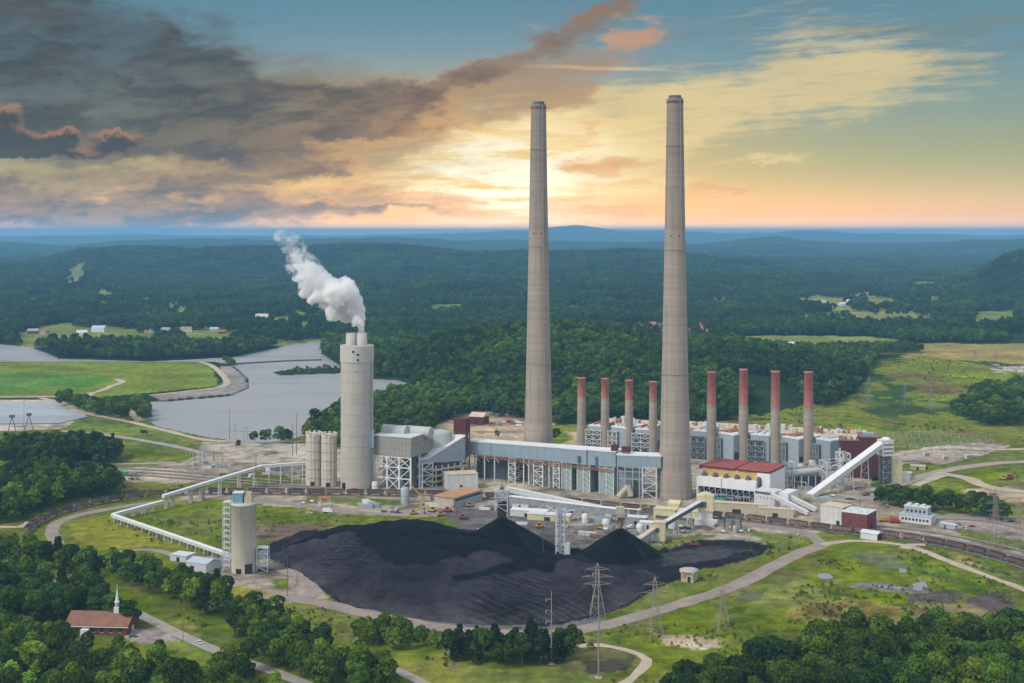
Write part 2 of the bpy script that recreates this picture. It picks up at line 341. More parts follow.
# ------------------------------------------------------------------ land cover colours (linear albedo)
C_GRASS = (.118, .158, .008); C_GBRIGHT = (.155, .205, .008); C_GDRY = (.22, .195, .035); C_GDARK = (.06, .085, .018)
C_FOREST = (.022, .040, .012); C_GRAVEL = (.325, .275, .210); C_PALE = (.46, .40, .32); C_TAN = (.40, .31, .20); C_BROWN = (.17, .125, .085)
C_COAL = (.020, .019, .024); C_LILAC = (.27, .225, .205); C_CLAY = (.46, .22, .12); C_STONE = (.24, .215, .19); C_BALLAST = (.20, .165, .14)
ZONES = [  # painted in order: (ground polygon in pixels, colour, edge wobble in m)
    ([(-420, 362), (205, 362), (214, 372), (219, 386), (160, 391.5), (95, 397.5), (-420, 399)], (.155, .20, .022), 1),
    ([(-420, 374), (60, 372), (104, 376), (112, 380), (92, 387), (0, 396), (-420, 397)], (.085, .190, .026), 3),
    ([(-420, 399.5), (58, 399.5), (104, 416), (99, 421), (70, 428), (20, 431), (-420, 432)], C_PALE, 1),
    ([(-420, 402.5), (50, 402.5), (90, 417), (60, 424), (-420, 429)], C_LILAC, 0),
    ([(219, 366), (232, 366), (246, 377), (248, 387), (230, 394), (160, 400), (152, 396), (215, 388), (226, 380)], C_STONE, 2),
    ([(90, 412), (130, 420), (200, 440), (200, 452), (170, 454), (120, 446), (60, 430)], (.12, .175, .03), 2),
    ([(0, 455), (60, 452), (120, 458), (200, 470), (110, 470), (60, 466), (0, 470)], (.10, .15, .03), 3),
    ([(200, 442), (258, 438.5), (300, 440.5), (345, 441), (372, 445), (372, 485), (345, 484), (300, 480), (255, 470), (205, 484), (130, 482), (110, 474), (113, 470), (176, 463), (196, 455)], C_GRAVEL, 3),
    ([(205, 446), (260, 440), (300, 442), (312, 452), (290, 466), (240, 462)], C_PALE, 4),
    ([(430, 428), (452, 418), (470, 409), (500, 411), (540, 420), (600, 430), (620, 434), (850, 436), (880, 446), (870, 490), (470, 470)], C_TAN, 4),
    ([(560, 421), (620, 419), (690, 424), (780, 428), (850, 434), (850, 438), (700, 433), (600, 434), (545, 430)], C_GBRIGHT, 4),
    ([(525, 432), (560, 430), (575, 437), (560, 445), (530, 441)], C_GBRIGHT, 3),
    ([(180, 492), (345, 478), (372, 450), (470, 462), (600, 440), (740, 440), (870, 446), (900, 470), (880, 498), (905, 506), (960, 520), (1030, 540), (1200, 580), (1200, 600), (1040, 572), (960, 545), (880, 536), (830, 530), (770, 545), (700, 541), (620, 552),
      (540, 545), (500, 530), (440, 517), (330, 513), (240, 501), (180, 501)], C_GRAVEL, 5),
    ([(480, 500), (560, 500), (640, 512), (700, 520), (650, 545), (600, 552), (530, 540), (490, 522)], (.27, .235, .20), 8),
    ([(430, 508), (500, 506), (560, 520), (550, 548), (500, 535), (455, 528)], (.12, .11, .105), 9),
    ([(600, 520), (660, 520), (690, 530), (650, 548), (610, 548)], (.20, .175, .155), 8),
    # grass aprons and meadows
    ([(140, 523), (180, 508), (215, 504), (250, 506), (330, 514), (395, 519.5), (411, 524), (396, 529), (340, 529), (300, 536), (268, 549), (240, 546)], C_GRASS, 3),
    ([(262, 526), (300, 523), (330, 525), (310, 536), (270, 546), (255, 538)], C_BROWN, 7),
    ([(150, 520), (180, 512), (225, 514), (240, 522), (200, 530)], (.135, .150, .032), 8),
    ([(68, 524), (112, 514), (130, 519), (232, 560), (205, 553), (150, 546), (100, 549), (74, 541)], (.19, .195, .022), 3),
    ([(75, 517), (100, 508), (140, 503), (165, 503), (120, 512)], (.11, .155, .03), 2),
    ([(300, 497), (360, 497), (402, 500), (398, 505), (350, 505), (310, 501)], (.11, .145, .03), 2),
    # silo apron
    ([(205, 556), (262, 558), (296, 572), (318, 588), (330, 598), (310, 600), (280, 602), (250, 597), (208, 575), (170, 561), (175, 556)], C_GRAVEL, 2),
    ([(230, 585), (262, 590), (278, 596), (262, 600), (236, 600), (222, 592)], C_GDRY, 2),
    ([(268, 580), (285, 579), (290, 587), (278, 588)], C_GRASS, 1),
    # coal ground
    ([(262, 548), (300, 531), (420, 522), (560, 545), (640, 558), (664, 548), (700, 541), (742, 539), (768, 545), (757, 556), (722, 566), (690, 576), (655, 590), (625, 606), (590, 620), (540, 626), (470, 627), (430, 622), (380, 614), (340, 603), (318, 588), (295, 570), (266, 557)], C_COAL, 3),
    ([(660, 552), (720, 547), (750, 549), (700, 562), (660, 566)], (.055, .052, .056), 5),
    ([(335, 603), (400, 614), (450, 622), (540, 626), (600, 617), (610, 621), (560, 634), (470, 634), (380, 620)], (.13, .12, .115), 3),
    ([(664, 540), (700, 534), (720, 536), (690, 543), (668, 549)], (.12, .14, .04), 3),
    ([(690, 575), (740, 561), (765, 552), (800, 545), (806, 538), (780, 533), (740, 531), (760, 538), (772, 546), (758, 558), (730, 567)], (.13, .17, .035), 4),
    ([(620, 612), (690, 584), (705, 574), (720, 580), (660, 604), (612, 622)], (.14, .18, .035), 3),
    # right meadow
    ([(575, 640), (640, 622), (700, 606), (760, 586), (800, 564), (840, 550), (905, 553), (950, 570), (1024, 594), (1200, 660), (1200, 760), (560, 760)], (.138, .182, .007), 3),
    ([(840, 548), (905, 551), (960, 572), (1060, 604), (1060, 640), (960, 590), (900, 566), (850, 556)], (.122, .192, .007), 4),
    ([(785, 604), (850, 596), (900, 606), (905, 624), (840, 624), (785, 618)], (.24, .20, .055), 8),
    ([(765, 585), (800, 580), (830, 600), (790, 606), (745, 612)], (.15, .17, .04), 9),
    ([(855, 583), (885, 584), (930, 590), (928, 596), (880, 591), (850, 588)], (.20, .18, .15), 3),
    ([(905, 596), (945, 588), (965, 596), (940, 606), (910, 604)], (.11, .095, .09), 5),
    ([(965, 598), (1005, 594), (1018, 608), (1000, 618), (972, 612)], (.115, .095, .09), 4),
    ([(845, 553), (890, 553), (910, 566), (880, 570)], (.12, .135, .06), 6),
    ([(915, 600), (970, 604), (1000, 622), (950, 628), (915, 618)], (.21, .175, .08), 6),
    ([(740, 592), (764, 588), (760, 602), (738, 604)], (.10, .11, .05), 6),
    ([(655, 632), (690, 633), (722, 641), (716, 648), (690, 650), (665, 643)], C_TAN, 4),
    ([(690, 641), (712, 644), (706, 650), (690, 648)], C_PALE, 2),
    ([(560, 647), (600, 640), (635, 650), (640, 662), (610, 672), (560, 672)], (.15, .145, .05), 5),
    ([(585, 662), (632, 656), (630, 668), (590, 674)], (.075, .065, .045), 4),
    ([(440, 664), (560, 668), (600, 676), (560, 700), (430, 690)], (.15, .19, .035), 6),
    ([(280, 612), (340, 624), (350, 640), (440, 660), (470, 690), (380, 690), (330, 650)], (.15, .20, .008), 4),
    ([(255, 600), (330, 607), (420, 628), (440, 640), (350, 634), (285, 618)], (.15, .165, .035), 3),
    ([(120, 600), (170, 612), (240, 640), (330, 690), (300, 700), (220, 650), (150, 622)], (.12, .17, .008), 3),
    ([(140, 643), (175, 641), (205, 650), (215, 660), (180, 672), (150, 664)], (.13, .175, .024), 2),
    ([(5, 626), (58, 622), (64, 634), (30, 642), (5, 644)], (.10, .17, .02), 2),
    ([(128, 628), (162, 628), (180, 640), (140, 644), (126, 638)], C_LILAC, 1),
    ([(25, 634), (40, 633), (42, 640), (30, 644)], C_LILAC, 1),
    # right yard
    ([(890, 452), (975, 442), (1010, 446), (960, 462), (890, 470)], (.40, .33, .27), 5),
    ([(876, 466), (930, 462), (950, 470), (905, 476), (876, 484)], C_GBRIGHT, 3),
    ([(870, 480), (900, 474), (925, 478), (900, 494), (872, 496)], (.10, .145, .03), 3),
    ([(918, 486), (950, 477), (976, 484), (960, 491), (930, 492)], C_GBRIGHT, 2),
    ([(968, 478), (1024, 466), (1200, 470), (1200, 484), (1010, 482), (985, 485)], C_GBRIGHT, 3),
    ([(960, 458), (1024, 452), (1200, 455), (1200, 462), (1000, 466)], (.10, .145, .03), 3),
    ([(960, 490), (1024, 484), (1200, 486), (1200, 502), (1024, 502), (985, 502)], C_TAN, 3),
    ([(930, 516), (985, 512), (1024, 520), (1200, 545), (1200, 562), (1024, 540), (960, 528)], C_LILAC, 3),
    ([(955, 528), (1024, 541), (1200, 575), (1200, 584), (1024, 552), (960, 536)], (.13, .17, .03), 2),
    ([(880, 540), (930, 546), (980, 560), (1040, 580), (1040, 592), (960, 566), (905, 549)], (.11, .14, .035), 4),
    ([(945, 552), (975, 558), (985, 568), (955, 562)], (.26, .20, .07), 4),
]
FAR_ZONES = [  # (column, distance) polygons
    ([(93, 2950), (95, 4250), (150, 4380), (192, 3950), (190, 2950)], (.19, .20, .06)), ([(58, 4200), (72, 6000), (88, 5900), (82, 4200)], (.17, .18, .07)),
    ([(238, 2330), (234, 3230), (300, 3320), (326, 3000), (324, 2330), (280, 2280)], (.165, .19, .045)),
    ([(18, 2280), (20, 2620), (60, 2850), (110, 2900), (200, 2850), (240, 2750), (240, 2280), (180, 2235), (112, 2290), (60, 2240)], (.165, .19, .045)),
    ([(625, 2330), (618, 2760), (645, 2900), (672, 2960), (690, 2880), (705, 2900), (735, 2700), (733, 2420), (700, 2340), (668, 2400)], (.36, .19, .105)),
    ([(738, 2020), (740, 2470), (800, 2530), (870, 2480), (905, 2400), (905, 2050)], (.18, .20, .045)),
    ([(775, 2240), (790, 2320), (825, 2300), (822, 2200)], C_PALE),
    ([(800, 2780), (795, 3900), (850, 4350), (945, 4050), (932, 2780)], (.20, .21, .06)),
    ([(425, 3050), (430, 3550), (462, 3600), (470, 3120)], (.15, .18, .05)), ([(700, 3300), (706, 3900), (735, 3950), (742, 3350)], (.17, .19, .06)), ([(968, 2700), (975, 3250), (1016, 3300), (1020, 2750)], (.16, .19, .05)), ([(350, 4200), (356, 5000), (384, 5000), (380, 4250)], (.16, .18, .06)), ([(560, 3100), (566, 3500), (585, 3500), (590, 3150)], (.14, .17, .05)), ([(20, 3300), (26, 3900), (60, 3950), (56, 3350)], (.16, .18, .05)), ([(905, 4300), (910, 5100), (950, 5100), (945, 4350)], (.17, .19, .06)),
    ([(905, 1960), (910, 2330), (1300, 2330), (1300, 1950)], (.30, .235, .075)),
    ([(988, 1840), (1000, 1930), (1300, 1930), (1300, 1830)], C_PALE),
]
HILL = YP([(700, 1395), (760, 1340), (860, 1290), (1300, 1200), (1300, 1960), (905, 1965), (868, 1930), (868, 1700), (845, 1560), (780, 1450)])
ROADS_PX = [  # (name, polyline, width m, material)
    ('road', [(-60, 556), (0, 571), (35, 578), (62, 585), (95, 595), (130, 610), (155, 622), (175, 632), (205, 646), (240, 660), (275, 672), (330, 694)], 7.0, 'road_pale'),
    ('road', [(380, 664), (405, 674), (428, 686), (450, 700)], 6.0, 'road_pale'),
    ('haul_road', [(214, 604), (236, 602.5), (262, 599), (290, 599), (325, 604), (360, 612.5), (420, 624), (470, 631), (540, 634), (580, 630), (625, 620), (680, 604), (718, 592), (750, 579), (772, 567), (800, 553), (822, 545)], 11.0, 'road_dirt'),
    ('haul_road', [(300, 600), (312, 594), (314, 586), (300, 576), (282, 570)], 9.0, 'road_dirt'),
    ('haul_road', [(822, 545), (812, 536), (794, 530.5), (760, 526), (700, 523)], 9.0, 'road_dirt'),
    ('dirt_path', [(822, 545), (850, 541), (885, 543), (915, 548), (945, 560), (985, 575), (1040, 596), (1150, 640)], 6.0, 'road_tan'),
    ('dirt_path', [(905, 549), (912, 545), (926, 545)], 7.0, 'road_tan'),
    ('gravel_road', [(57, 545), (52, 532), (58, 523), (78, 515.5), (110, 509), (150, 503), (200, 499), (250, 499), (330, 509), (400, 515), (440, 512)], 9.0, 'road_dirt'),
    ('dirt_path', [(-60, 528), (0, 527), (20, 527), (28, 522)], 5.0, 'road_tan'),
    ('gravel_road', [(120, 552), (150, 550), (175, 556), (190, 562)], 6.0, 'road_dirt'),
    ('dirt_path', [(578, 647), (600, 645), (628, 651), (648, 660), (640, 672), (615, 690)], 5.0, 'road_tan'),
    ('dirt_path', [(-300, 399), (50, 396.5), (92, 393), (112, 386), (122, 382), (116, 379)], 9.0, 'road_tan'),
    ('dirt_path', [(200, 362), (212, 366), (224, 377), (224, 386), (190, 391), (150, 395.5)], 9.0, 'road_tan'),
    ('dirt_path', [(40, 398), (62, 403), (90, 414), (125, 421), (165, 430.5), (205, 440), (240, 441)], 8.0, 'road_tan'),
    ('dirt_path', [(124, 406), (133, 414), (140, 421)], 10.0, 'road_tan'),
    ('gravel_road', [(60, 431), (112, 436), (150, 442), (186, 449), (205, 455)], 9.0, 'road_pale'),
    ('gravel_road', [(-40, 461), (50, 460), (110, 464), (176, 463)], 8.0, 'road_pale'),
    ('gravel_road', [(840, 502), (872, 494), (900, 484), (936, 473), (975, 466), (1024, 462), (1150, 460)], 12.0, 'road_pale'),
    ('gravel_road', [(936, 473), (965, 478), (985, 486), (1024, 492), (1150, 500)], 12.0, 'road_tan'),
    ('gravel_road', [(915, 486), (935, 478), (950, 474)], 8.0, 'road_tan'),
    ('gravel_road', [(880, 458), (940, 449), (1000, 450), (1100, 446)], 8.0, 'road_tan'),
    ('gravel_road', [(930, 518), (985, 520), (1024, 528), (1150, 552)], 9.0, 'road_dirt'),
    ('dirt_path', [(476, 402), (470, 406), (460, 412), (452, 420)], 7.0, 'road_tan'),
]

def jit(px0, py0):
    return px0, py0
def build_ground():
    na, ratio = 560, 1.0052
    us = np.linspace(-0.66, 0.66, na)
    ys = [360.0]
    while ys[-1] < 70000:
        ys.append(ys[-1] * ratio)
    ys = np.array(ys); nr = len(ys)
    Yg = np.repeat(ys[:, None], na, 1); Xg = us[None, :] * Yg
    Xf, Yf = Xg.ravel(), Yg.ravel()
    Zf = terr(Xf, Yf)
    near = Yf < 1400
    Zf = np.where(near & (Zf > -1), Zf + 0.0, Zf)
    # colours
    n = len(Xf); col = np.zeros((n, 3)); col[:] = C_FOREST
    col[Yf < 1420] = C_GRASS
    wx = fbm(Xf / 22, Yf / 22, 3, 4) * 2; wy = fbm(Xf / 22, Yf / 22, 4, 4) * 2
    ins = inpoly(Xf + wx * 8, Yf + wy * 16, HILL)
    col[ins] = (.155, .185, .015)
    k = ins & (fbm(Xf / 130, Yf / 190, 8, 4) > 0.17); col[k] = (.16, .12, .05)
    k = ins & (fbm(Xf / 90, Yf / 150, 9, 4) > 0.10); col[k] = (.045, .075, .02)
    k = ins & (fbm(Xf / 60, Yf / 60, 19, 4) < -0.17); col[k] = (.13, .185, .02)
    for poly, c in FAR_ZONES:
        P = YP(poly)
        col[inpoly(Xf + wx * 18, Yf + wy * 40, P)] = c
    sel = np.where((Yf < 2200))[0]
    xs, yy = Xf[sel], Yf[sel]
    for poly, c, wob in ZONES:
        P = GP(poly); mn, mx = P.min(0) - wob * 2, P.max(0) + wob * 2
        b = (xs > mn[0]) & (xs < mx[0]) & (yy > mn[1]) & (yy < mx[1])
        i2 = sel[b]
        hit = inpoly(Xf[i2] + wx[i2] * wob, Yf[i2] + wy[i2] * wob * 1.5, P)
        col[i2[hit]] = c
    # broad natural mottling of the ground cover
    m = 1 + 0.75 * fbm(Xf / 45, Yf / 45, 21, 5) + 0.35 * fbm(Xf / 7, Yf / 9, 22, 3)
    col *= m[:, None]
    bare = (col[:, 1] < col[:, 0]) & (Yf < 1500) & (col[:, 0] > .15)
    stain = sst(.02, .22, fbm(Xf / 18, Yf / 14, 25, 5)); col[bare] *= (1 - .5 * stain[bare])[:, None]
    dry = np.clip(fbm(Xf / 30, Yf / 60, 23, 4) * 2.2, 0, .6)
    green = (col[:, 1] > col[:, 0] * 1.15) & (Yf < 2300) & (col[:, 1] > .06)
    col[green] = col[green] * (1 - dry[green, None]) + np.array((.15, .145, .04)) * dry[green, None]
    # rough meadow: darker tussock, dry straw and bare soil mixed in
    mead = green & (Yf < 1420) & (Yf > 500)
    for sd, lo, hi, cc_, sx, sy in ((141, .04, .20, (.046, .082, .014), 26, 40), (142, .07, .22, (.205, .185, .045), 34, 30), (143, .15, .25, (.165, .130, .075), 14, 20), (144, .10, .22, (.060, .105, .014), 7, 10), (145, .13, .25, (.19, .18, .05), 6, 9)):
        w = sst(lo, hi, fbm(Xf / sx, Yf / sy, sd, 5)) * .55 * mead
        col = col * (1 - w[:, None]) + np.array(cc_) * w[:, None]
    me = bpy.data.meshes.new('ground')
    me.vertices.add(n)
    me.vertices.foreach_set('co', np.column_stack([Xf, Yf, Zf]).astype(np.float32).ravel())
    idx = np.arange(nr * na).reshape(nr, na)
    q = np.stack([idx[:-1, :-1], idx[:-1, 1:], idx[1:, 1:], idx[1:, :-1]], -1).reshape(-1, 4)
    me.loops.add(q.size); me.polygons.add(len(q))
    me.loops.foreach_set('vertex_index', q.astype(np.int32).ravel())
    me.polygons.foreach_set('loop_start', (np.arange(len(q)) * 4).astype(np.int32))
    me.polygons.foreach_set('use_smooth', np.ones(len(q), bool))
    at = me.color_attributes.new('cover', 'FLOAT_COLOR', 'POINT')
    at.data.foreach_set('color', np.column_stack([np.clip(col, 0, 1), np.ones(n)]).astype(np.float32).ravel())
    me.update()
    o = bpy.data.objects.new('ground', me); COL.objects.link(o); o['kind'] = 'structure'
    m = bpy.data.materials.new('ground'); m.use_nodes = True
    nt = m.node_tree; T = NT(nt); bs = nt.nodes['Principled BSDF']
    a = T.new('ShaderNodeVertexColor'); a.layer_name = 'cover'
    gp = T.new('ShaderNodeNewGeometry'); P = X(T, gp.outputs['Position'])
    n1 = T.noise(P, 0.11, 6, 0.7); n2 = T.noise(P, 0.9, 3, 0.7); n3 = T.noise(P, 0.012, 5, 0.6)
    f = T.sstep(0.25, 0.75, n1, 0.55, 1.45) * T.sstep(0.2, 0.8, n2, 0.7, 1.3) * T.sstep(0.3, 0.7, n3, 0.8, 1.2)
    cc = T.new('ShaderNodeCombineColor')
    for s in cc.inputs:
        nt.links.new(f.s, s)
    c = T.mix(1.0, X(T, a.outputs[0]), X(T, cc.outputs[0]), 'MULTIPLY')
    T.put(bs.inputs['Base Color'], c); bs.inputs['Roughness'].default_value = 1.0; bs.inputs['Specular IOR Level'].default_value = 0.0
    bp = T.new('ShaderNodeBump'); bp.inputs['Strength'].default_value = 0.7; bp.inputs['Distance'].default_value = 1.2
    T.put(bp.inputs['Height'], n1 + n2 * 0.4); nt.links.new(bp.outputs[0], bs.inputs['Normal'])
    me.materials.append(m)
    return o
build_ground()

# ------------------------------------------------------------------ materials
MATS = {}
def M(name, col, rough=0.8, var=0.16, scale=0.25, streak=0.0, metal=0.0, spec=0.3, seams=None, bump=0.0, dirt=None):
    if name in MATS:
        return MATS[name]
    m = bpy.data.materials.new(name); m.use_nodes = True; MATS[name] = m
    nt = m.node_tree; T = NT(nt); bs = nt.nodes['Principled BSDF']
    tc = T.new('ShaderNodeTexCoord'); P = X(T, tc.outputs['Object'])
    x, y, z = T.sep(P)
    n1 = T.noise(P, scale, 5, 0.65)
    f = T.sstep(0.25, 0.75, n1, 1 - var, 1 + var)
    if streak:
        ns = T.noise(T.vec(x * 1.0, y * 1.0, z * 0.035), 0.9, 5, 0.7)
        f = f * T.sstep(0.35, 0.72, ns, 1.0, 1 - streak)
    for ax, per, w, d in (seams or ()):
        co = {'x': x, 'y': y, 'z': z}[ax]
        fr = T.math('FRACT', co * (1 / per) + 0.013)
        f = f * (1 - T.math('LESS_THAN', fr, w) * d)
    cc = T.new('ShaderNodeCombineColor')
    for s in cc.inputs:
        nt.links.new(f.s, s)
    c = T.mix(1.0, col, X(T, cc.outputs[0]), 'MULTIPLY')
    if dirt:
        nd = T.noise(T.vec(x, y, z * 0.25), 0.35, 6, 0.7)
        c = T.mix(T.sstep(0.52, 0.72, nd) * dirt[1], c, dirt[0])
    T.put(bs.inputs['Base Color'], c)
    bs.inputs['Roughness'].default_value = rough; bs.inputs['Metallic'].default_value = metal
    bs.inputs['Specular IOR Level'].default_value = spec
    if bump:
        bp = T.new('ShaderNodeBump'); bp.inputs['Strength'].default_value = bump; bp.inputs['Distance'].default_value = 0.3
        T.put(bp.inputs['Height'], n1); nt.links.new(bp.outputs[0], bs.inputs['Normal'])
    return m
M('road_pale', (.31, .275, .235), .9, .18, .12, dirt=((.25, .21, .17), .6)); M('road_dirt', (.265, .215, .18), .95, .2, .08, dirt=((.17, .15, .135), .7)); M('road_tan', (.43, .355, .26), .95, .2, .08, dirt=((.30, .25, .17), .6))
M('concrete', (.40, .355, .30), .9, .10, .08, streak=.14); M('white_paint', (.60, .60, .575), .6, .08, .2, streak=.18, dirt=((.45, .40, .33), .4)); M('white_clean', (.70, .70, .685), .5, .05, .2, streak=.08)
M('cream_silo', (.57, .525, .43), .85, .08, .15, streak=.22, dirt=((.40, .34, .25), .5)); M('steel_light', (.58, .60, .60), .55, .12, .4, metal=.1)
M('steel_grey', (.30, .32, .33), .6, .2, .4, metal=.2); M('steel_dark', (.09, .095, .10), .7, .25, .4); M('blue_grey', (.25, .325, .365), .6, .07, .2, streak=.10, seams=(('x', 7.5, .03, .28),))
M('blue_panel', (.31, .365, .395), .6, .08, .2, streak=.12); M('green_grey', (.27, .34, .33), .65, .15, .3, streak=.2); M('grey_panel', (.31, .295, .265), .7, .08, .2, streak=.25, seams=(('x', 3.2, .08, .22), ('z', 4.5, .07, .25)))
M('grey_duct', (.42, .44, .43), .6, .1, .2, streak=.15); M('maroon', (.105, .026, .028), .8, .15, .2, streak=.2); M('red_roof', (.40, .10, .085), .85, .2, .2, streak=.2, dirt=((.20, .06, .05), .8))
M('red_band', (.44, .165, .13), .85, .18, .2, streak=.25); M('yellow_wall', (.55, .38, .13), .8, .12, .2, streak=.2); M('cream_yellow', (.62, .56, .34), .7, .1, .2, streak=.2, dirt=((.36, .30, .18), .5))
M('brick', (.16, .05, .042), .9, .2, .5, seams=(('z', 2.6, .08, .15),)); M('brown_roof', (.30, .125, .075), .9, .18, .3, seams=(('x', 1.1, .15, .15),)); M('orange_roof', (.40, .23, .12), .9, .2, .15, dirt=((.22, .13, .08), .6)); M('tan_wall', (.46, .40, .30), .85, .1, .2, streak=.15)
M('tan_roof', (.55, .44, .32), .9, .15, .15, dirt=((.3, .2, .13), .5)); M('glass', (.03, .04, .05), .15, .1, .5, spec=.6); M('dark', (.025, .025, .028), .9, .3, .5); M('rubber', (.02, .02, .02), .9, .2, 1)
M('rust', (.25, .165, .125), .9, .25, .3, streak=.3, dirt=((.09, .05, .04), .6)); M('rust_dark', (.15, .098, .082), .9, .25, .3, streak=.3); M('coal_load', (.010, .010, .012), .9, .4, .6, bump=.6)
M('orange_rust', (.36, .16, .08), .9, .25, .3); M('yellow_machine', (.46, .30, .045), .7, .2, .5, dirt=((.20, .15, .09), .6)); M('orange_machine', (.27, .075, .03), .75, .2, .5, dirt=((.12, .07, .05), .6)); M('wood_pole', (.13, .10, .075), .9, .2, .6); M('galv', (.27, .27, .26), .5, .15, .5, metal=.3); M('galv_tan', (.34, .285, .24), .6, .15, .5, metal=.2)
M('shingle', (.22, .112, .075), .9, .18, .25, seams=(('x', 5.0, .03, .2),)); M('blue_roof', (.42, .47, .53), .6, .1, .2, streak=.1); M('blue_box', (.16, .33, .42), .6, .12, .3, streak=.2); M('lining', (.40, .44, .47), .35, .12, .03, spec=.5)
M('rail', (.20, .15, .12), .8, .2, .4); M('ballast', (.25, .21, .18), .95, .25, .15); M('wire', (.10, .10, .10), .6, .1, 1)
M('car_white', (.75, .75, .75), .3, .03, 1, spec=.5); M('car_grey', (.22, .23, .24), .3, .05, 1, spec=.5); M('car_red', (.40, .03, .025), .3, .05, 1, spec=.5); M('car_blue', (.04, .08, .22), .3, .05, 1, spec=.5); M('car_black', (.02, .02, .022), .3, .05, 1, spec=.5); M('green_paint', (.03, .30, .16), .5, .1, .5)
M('teal_roof', (.25, .35, .36), .7, .1, .3)

# ------------------------------------------------------------------ mesh builder
class MB:
    def __init__(s):
        s.v, s.f, s.m, s.sm = [], [], [], []
    def add(s, vs, fs, mi=0, smooth=False):
        b = len(s.v); s.v += [tuple(v) for v in vs]
        for f in fs:
            s.f.append(tuple(i + b for i in f)); s.m.append(mi); s.sm.append(smooth)
        return s
    def box(s, x0, x1, y0, y1, z0, z1, mi=0):
        vs = [(x0, y0, z0), (x1, y0, z0), (x1, y1, z0), (x0, y1, z0), (x0, y0, z1), (x1, y0, z1), (x1, y1, z1), (x0, y1, z1)]
        return s.add(vs, [(0, 3, 2, 1), (4, 5, 6, 7), (0, 1, 5, 4), (1, 2, 6, 5), (2, 3, 7, 6), (3, 0, 4, 7)], mi)
    def bar(s, p, q, w, h=None, mi=0):
        p, q = Vector(p), Vector(q); d = q - p
        if d.length < 1e-6:
            return s
        h = h or w
        up = Vector((0, 0, 1)) if abs(d.normalized().z) < 0.99 else Vector((0, 1, 0))
        a = d.cross(up).normalized() * (w / 2); b = a.cross(d).normalized() * (h / 2)
        vs = [p - a - b, p + a - b, p + a + b, p - a + b, q - a - b, q + a - b, q + a + b, q - a + b]
        return s.add(vs, [(0, 1, 2, 3), (7, 6, 5, 4), (0, 4, 5, 1), (1, 5, 6, 2), (2, 6, 7, 3), (3, 7, 4, 0)], mi)
    def lathe(s, prof, n=32, c=(0, 0), mi=0, cap=True, smooth=True, sweep=None):
        a0, a1 = sweep or (0, 2 * math.pi); full = sweep is None
        k = n if full else n + 1
        vs = [(c[0] + r * math.cos(a0 + (a1 - a0) * i / n), c[1] + r * math.sin(a0 + (a1 - a0) * i / n), z) for r, z in prof for i in range(k)]
        fs = []
        for j in range(len(prof) - 1):
            for i in range(n):
                i2 = (i + 1) % k
                fs.append((j * k + i, j * k + i2, (j + 1) * k + i2, (j + 1) * k + i))
        s.add(vs, fs, mi, smooth)
        if cap and full:
            for j, rev in ((0, True), (len(prof) - 1, False)):
                if prof[j][0] > 1e-4:
                    r, z = prof[j]
                    ring = [(c[0] + r * math.cos(2 * math.pi * i / n), c[1] + r * math.sin(2 * math.pi * i / n), z) for i in range(n)]
                    s.add(ring, [tuple(range(n))[::-1] if rev else tuple(range(n))], mi)
        return s
    def tube(s, p, q, r, n=12, mi=0, r2=None):
        p, q = Vector(p), Vector(q); d = (q - p).normalized()
        up = Vector((0, 0, 1)) if abs(d.z) < 0.99 else Vector((0, 1, 0))
        a = d.cross(up).normalized(); b = a.cross(d)
        r2 = r if r2 is None else r2
        vs = [c + a * (rr * math.cos(2 * math.pi * i / n)) + b * (rr * math.sin(2 * math.pi * i / n)) for c, rr in ((p, r), (q, r2)) for i in range(n)]
        s.add(vs, [(i, (i + 1) % n, n + (i + 1) % n, n + i) for i in range(n)], mi, True)
        s.add(vs[:n], [tuple(range(n))[::-1]], mi); s.add(vs[n:], [tuple(range(n))], mi)
        return s
    def prism(s, poly, z0, z1, mi=0):
        n = len(poly)
        vs = [(x, y, z0) for x, y in poly] + [(x, y, z1) for x, y in poly]
        return s.add(vs, [tuple(range(n))[::-1], tuple(range(n, 2 * n))] + [(i, (i + 1) % n, n + (i + 1) % n, n + i) for i in range(n)], mi)
    def mesh(s, name, mats):
        me = bpy.data.meshes.new(name); me.from_pydata(s.v, [], s.f)
        for m in (mats if isinstance(mats, (list, tuple)) else [mats]):
            me.materials.append(MATS[m] if isinstance(m, str) else m)
        me.polygons.foreach_set('material_index', s.m); me.polygons.foreach_set('use_smooth', s.sm)
        me.update(); return me
    def build(s, name, mats, parent=None):
        o = bpy.data.objects.new(name, s.mesh(name, mats)); COL.objects.link(o)
        if parent is not None:
            o.parent = parent
        return o
def thing(name, label, cat, loc=(0, 0, 0), rz=0.0, group=None):
    o = bpy.data.objects.new(name, None); COL.objects.link(o); o.location = loc; o.rotation_euler = (0, 0, rz)
    o.empty_display_size = 2
    tag(o, label, cat, group); return o
def tag(o, label, cat, group=None):
    o['label'] = label; o['category'] = cat
    if group:
        o['group'] = group
    return o
def copy_tree(o, parent=None):
    c = o.copy(); COL.objects.link(c)
    if parent is not None:
        c.parent = parent
    for ch in KIDS.get(o.name, ()):
        copy_tree(ch, c)
    return c
KIDS = {}
def remember(o):                         # children of a prototype, listed once
    for c in COL.objects:
        if c.parent is not None:
            KIDS.setdefault(c.parent.name, [])
            if c not in KIDS[c.parent.name]:
                KIDS[c.parent.name].append(c)
def frame(a, b, z=0):
    A, B = Vector(G(*a)), Vector(G(*b)); d = B - A
    return (A.x, A.y, z), math.atan2(d.y, d.x), d.length

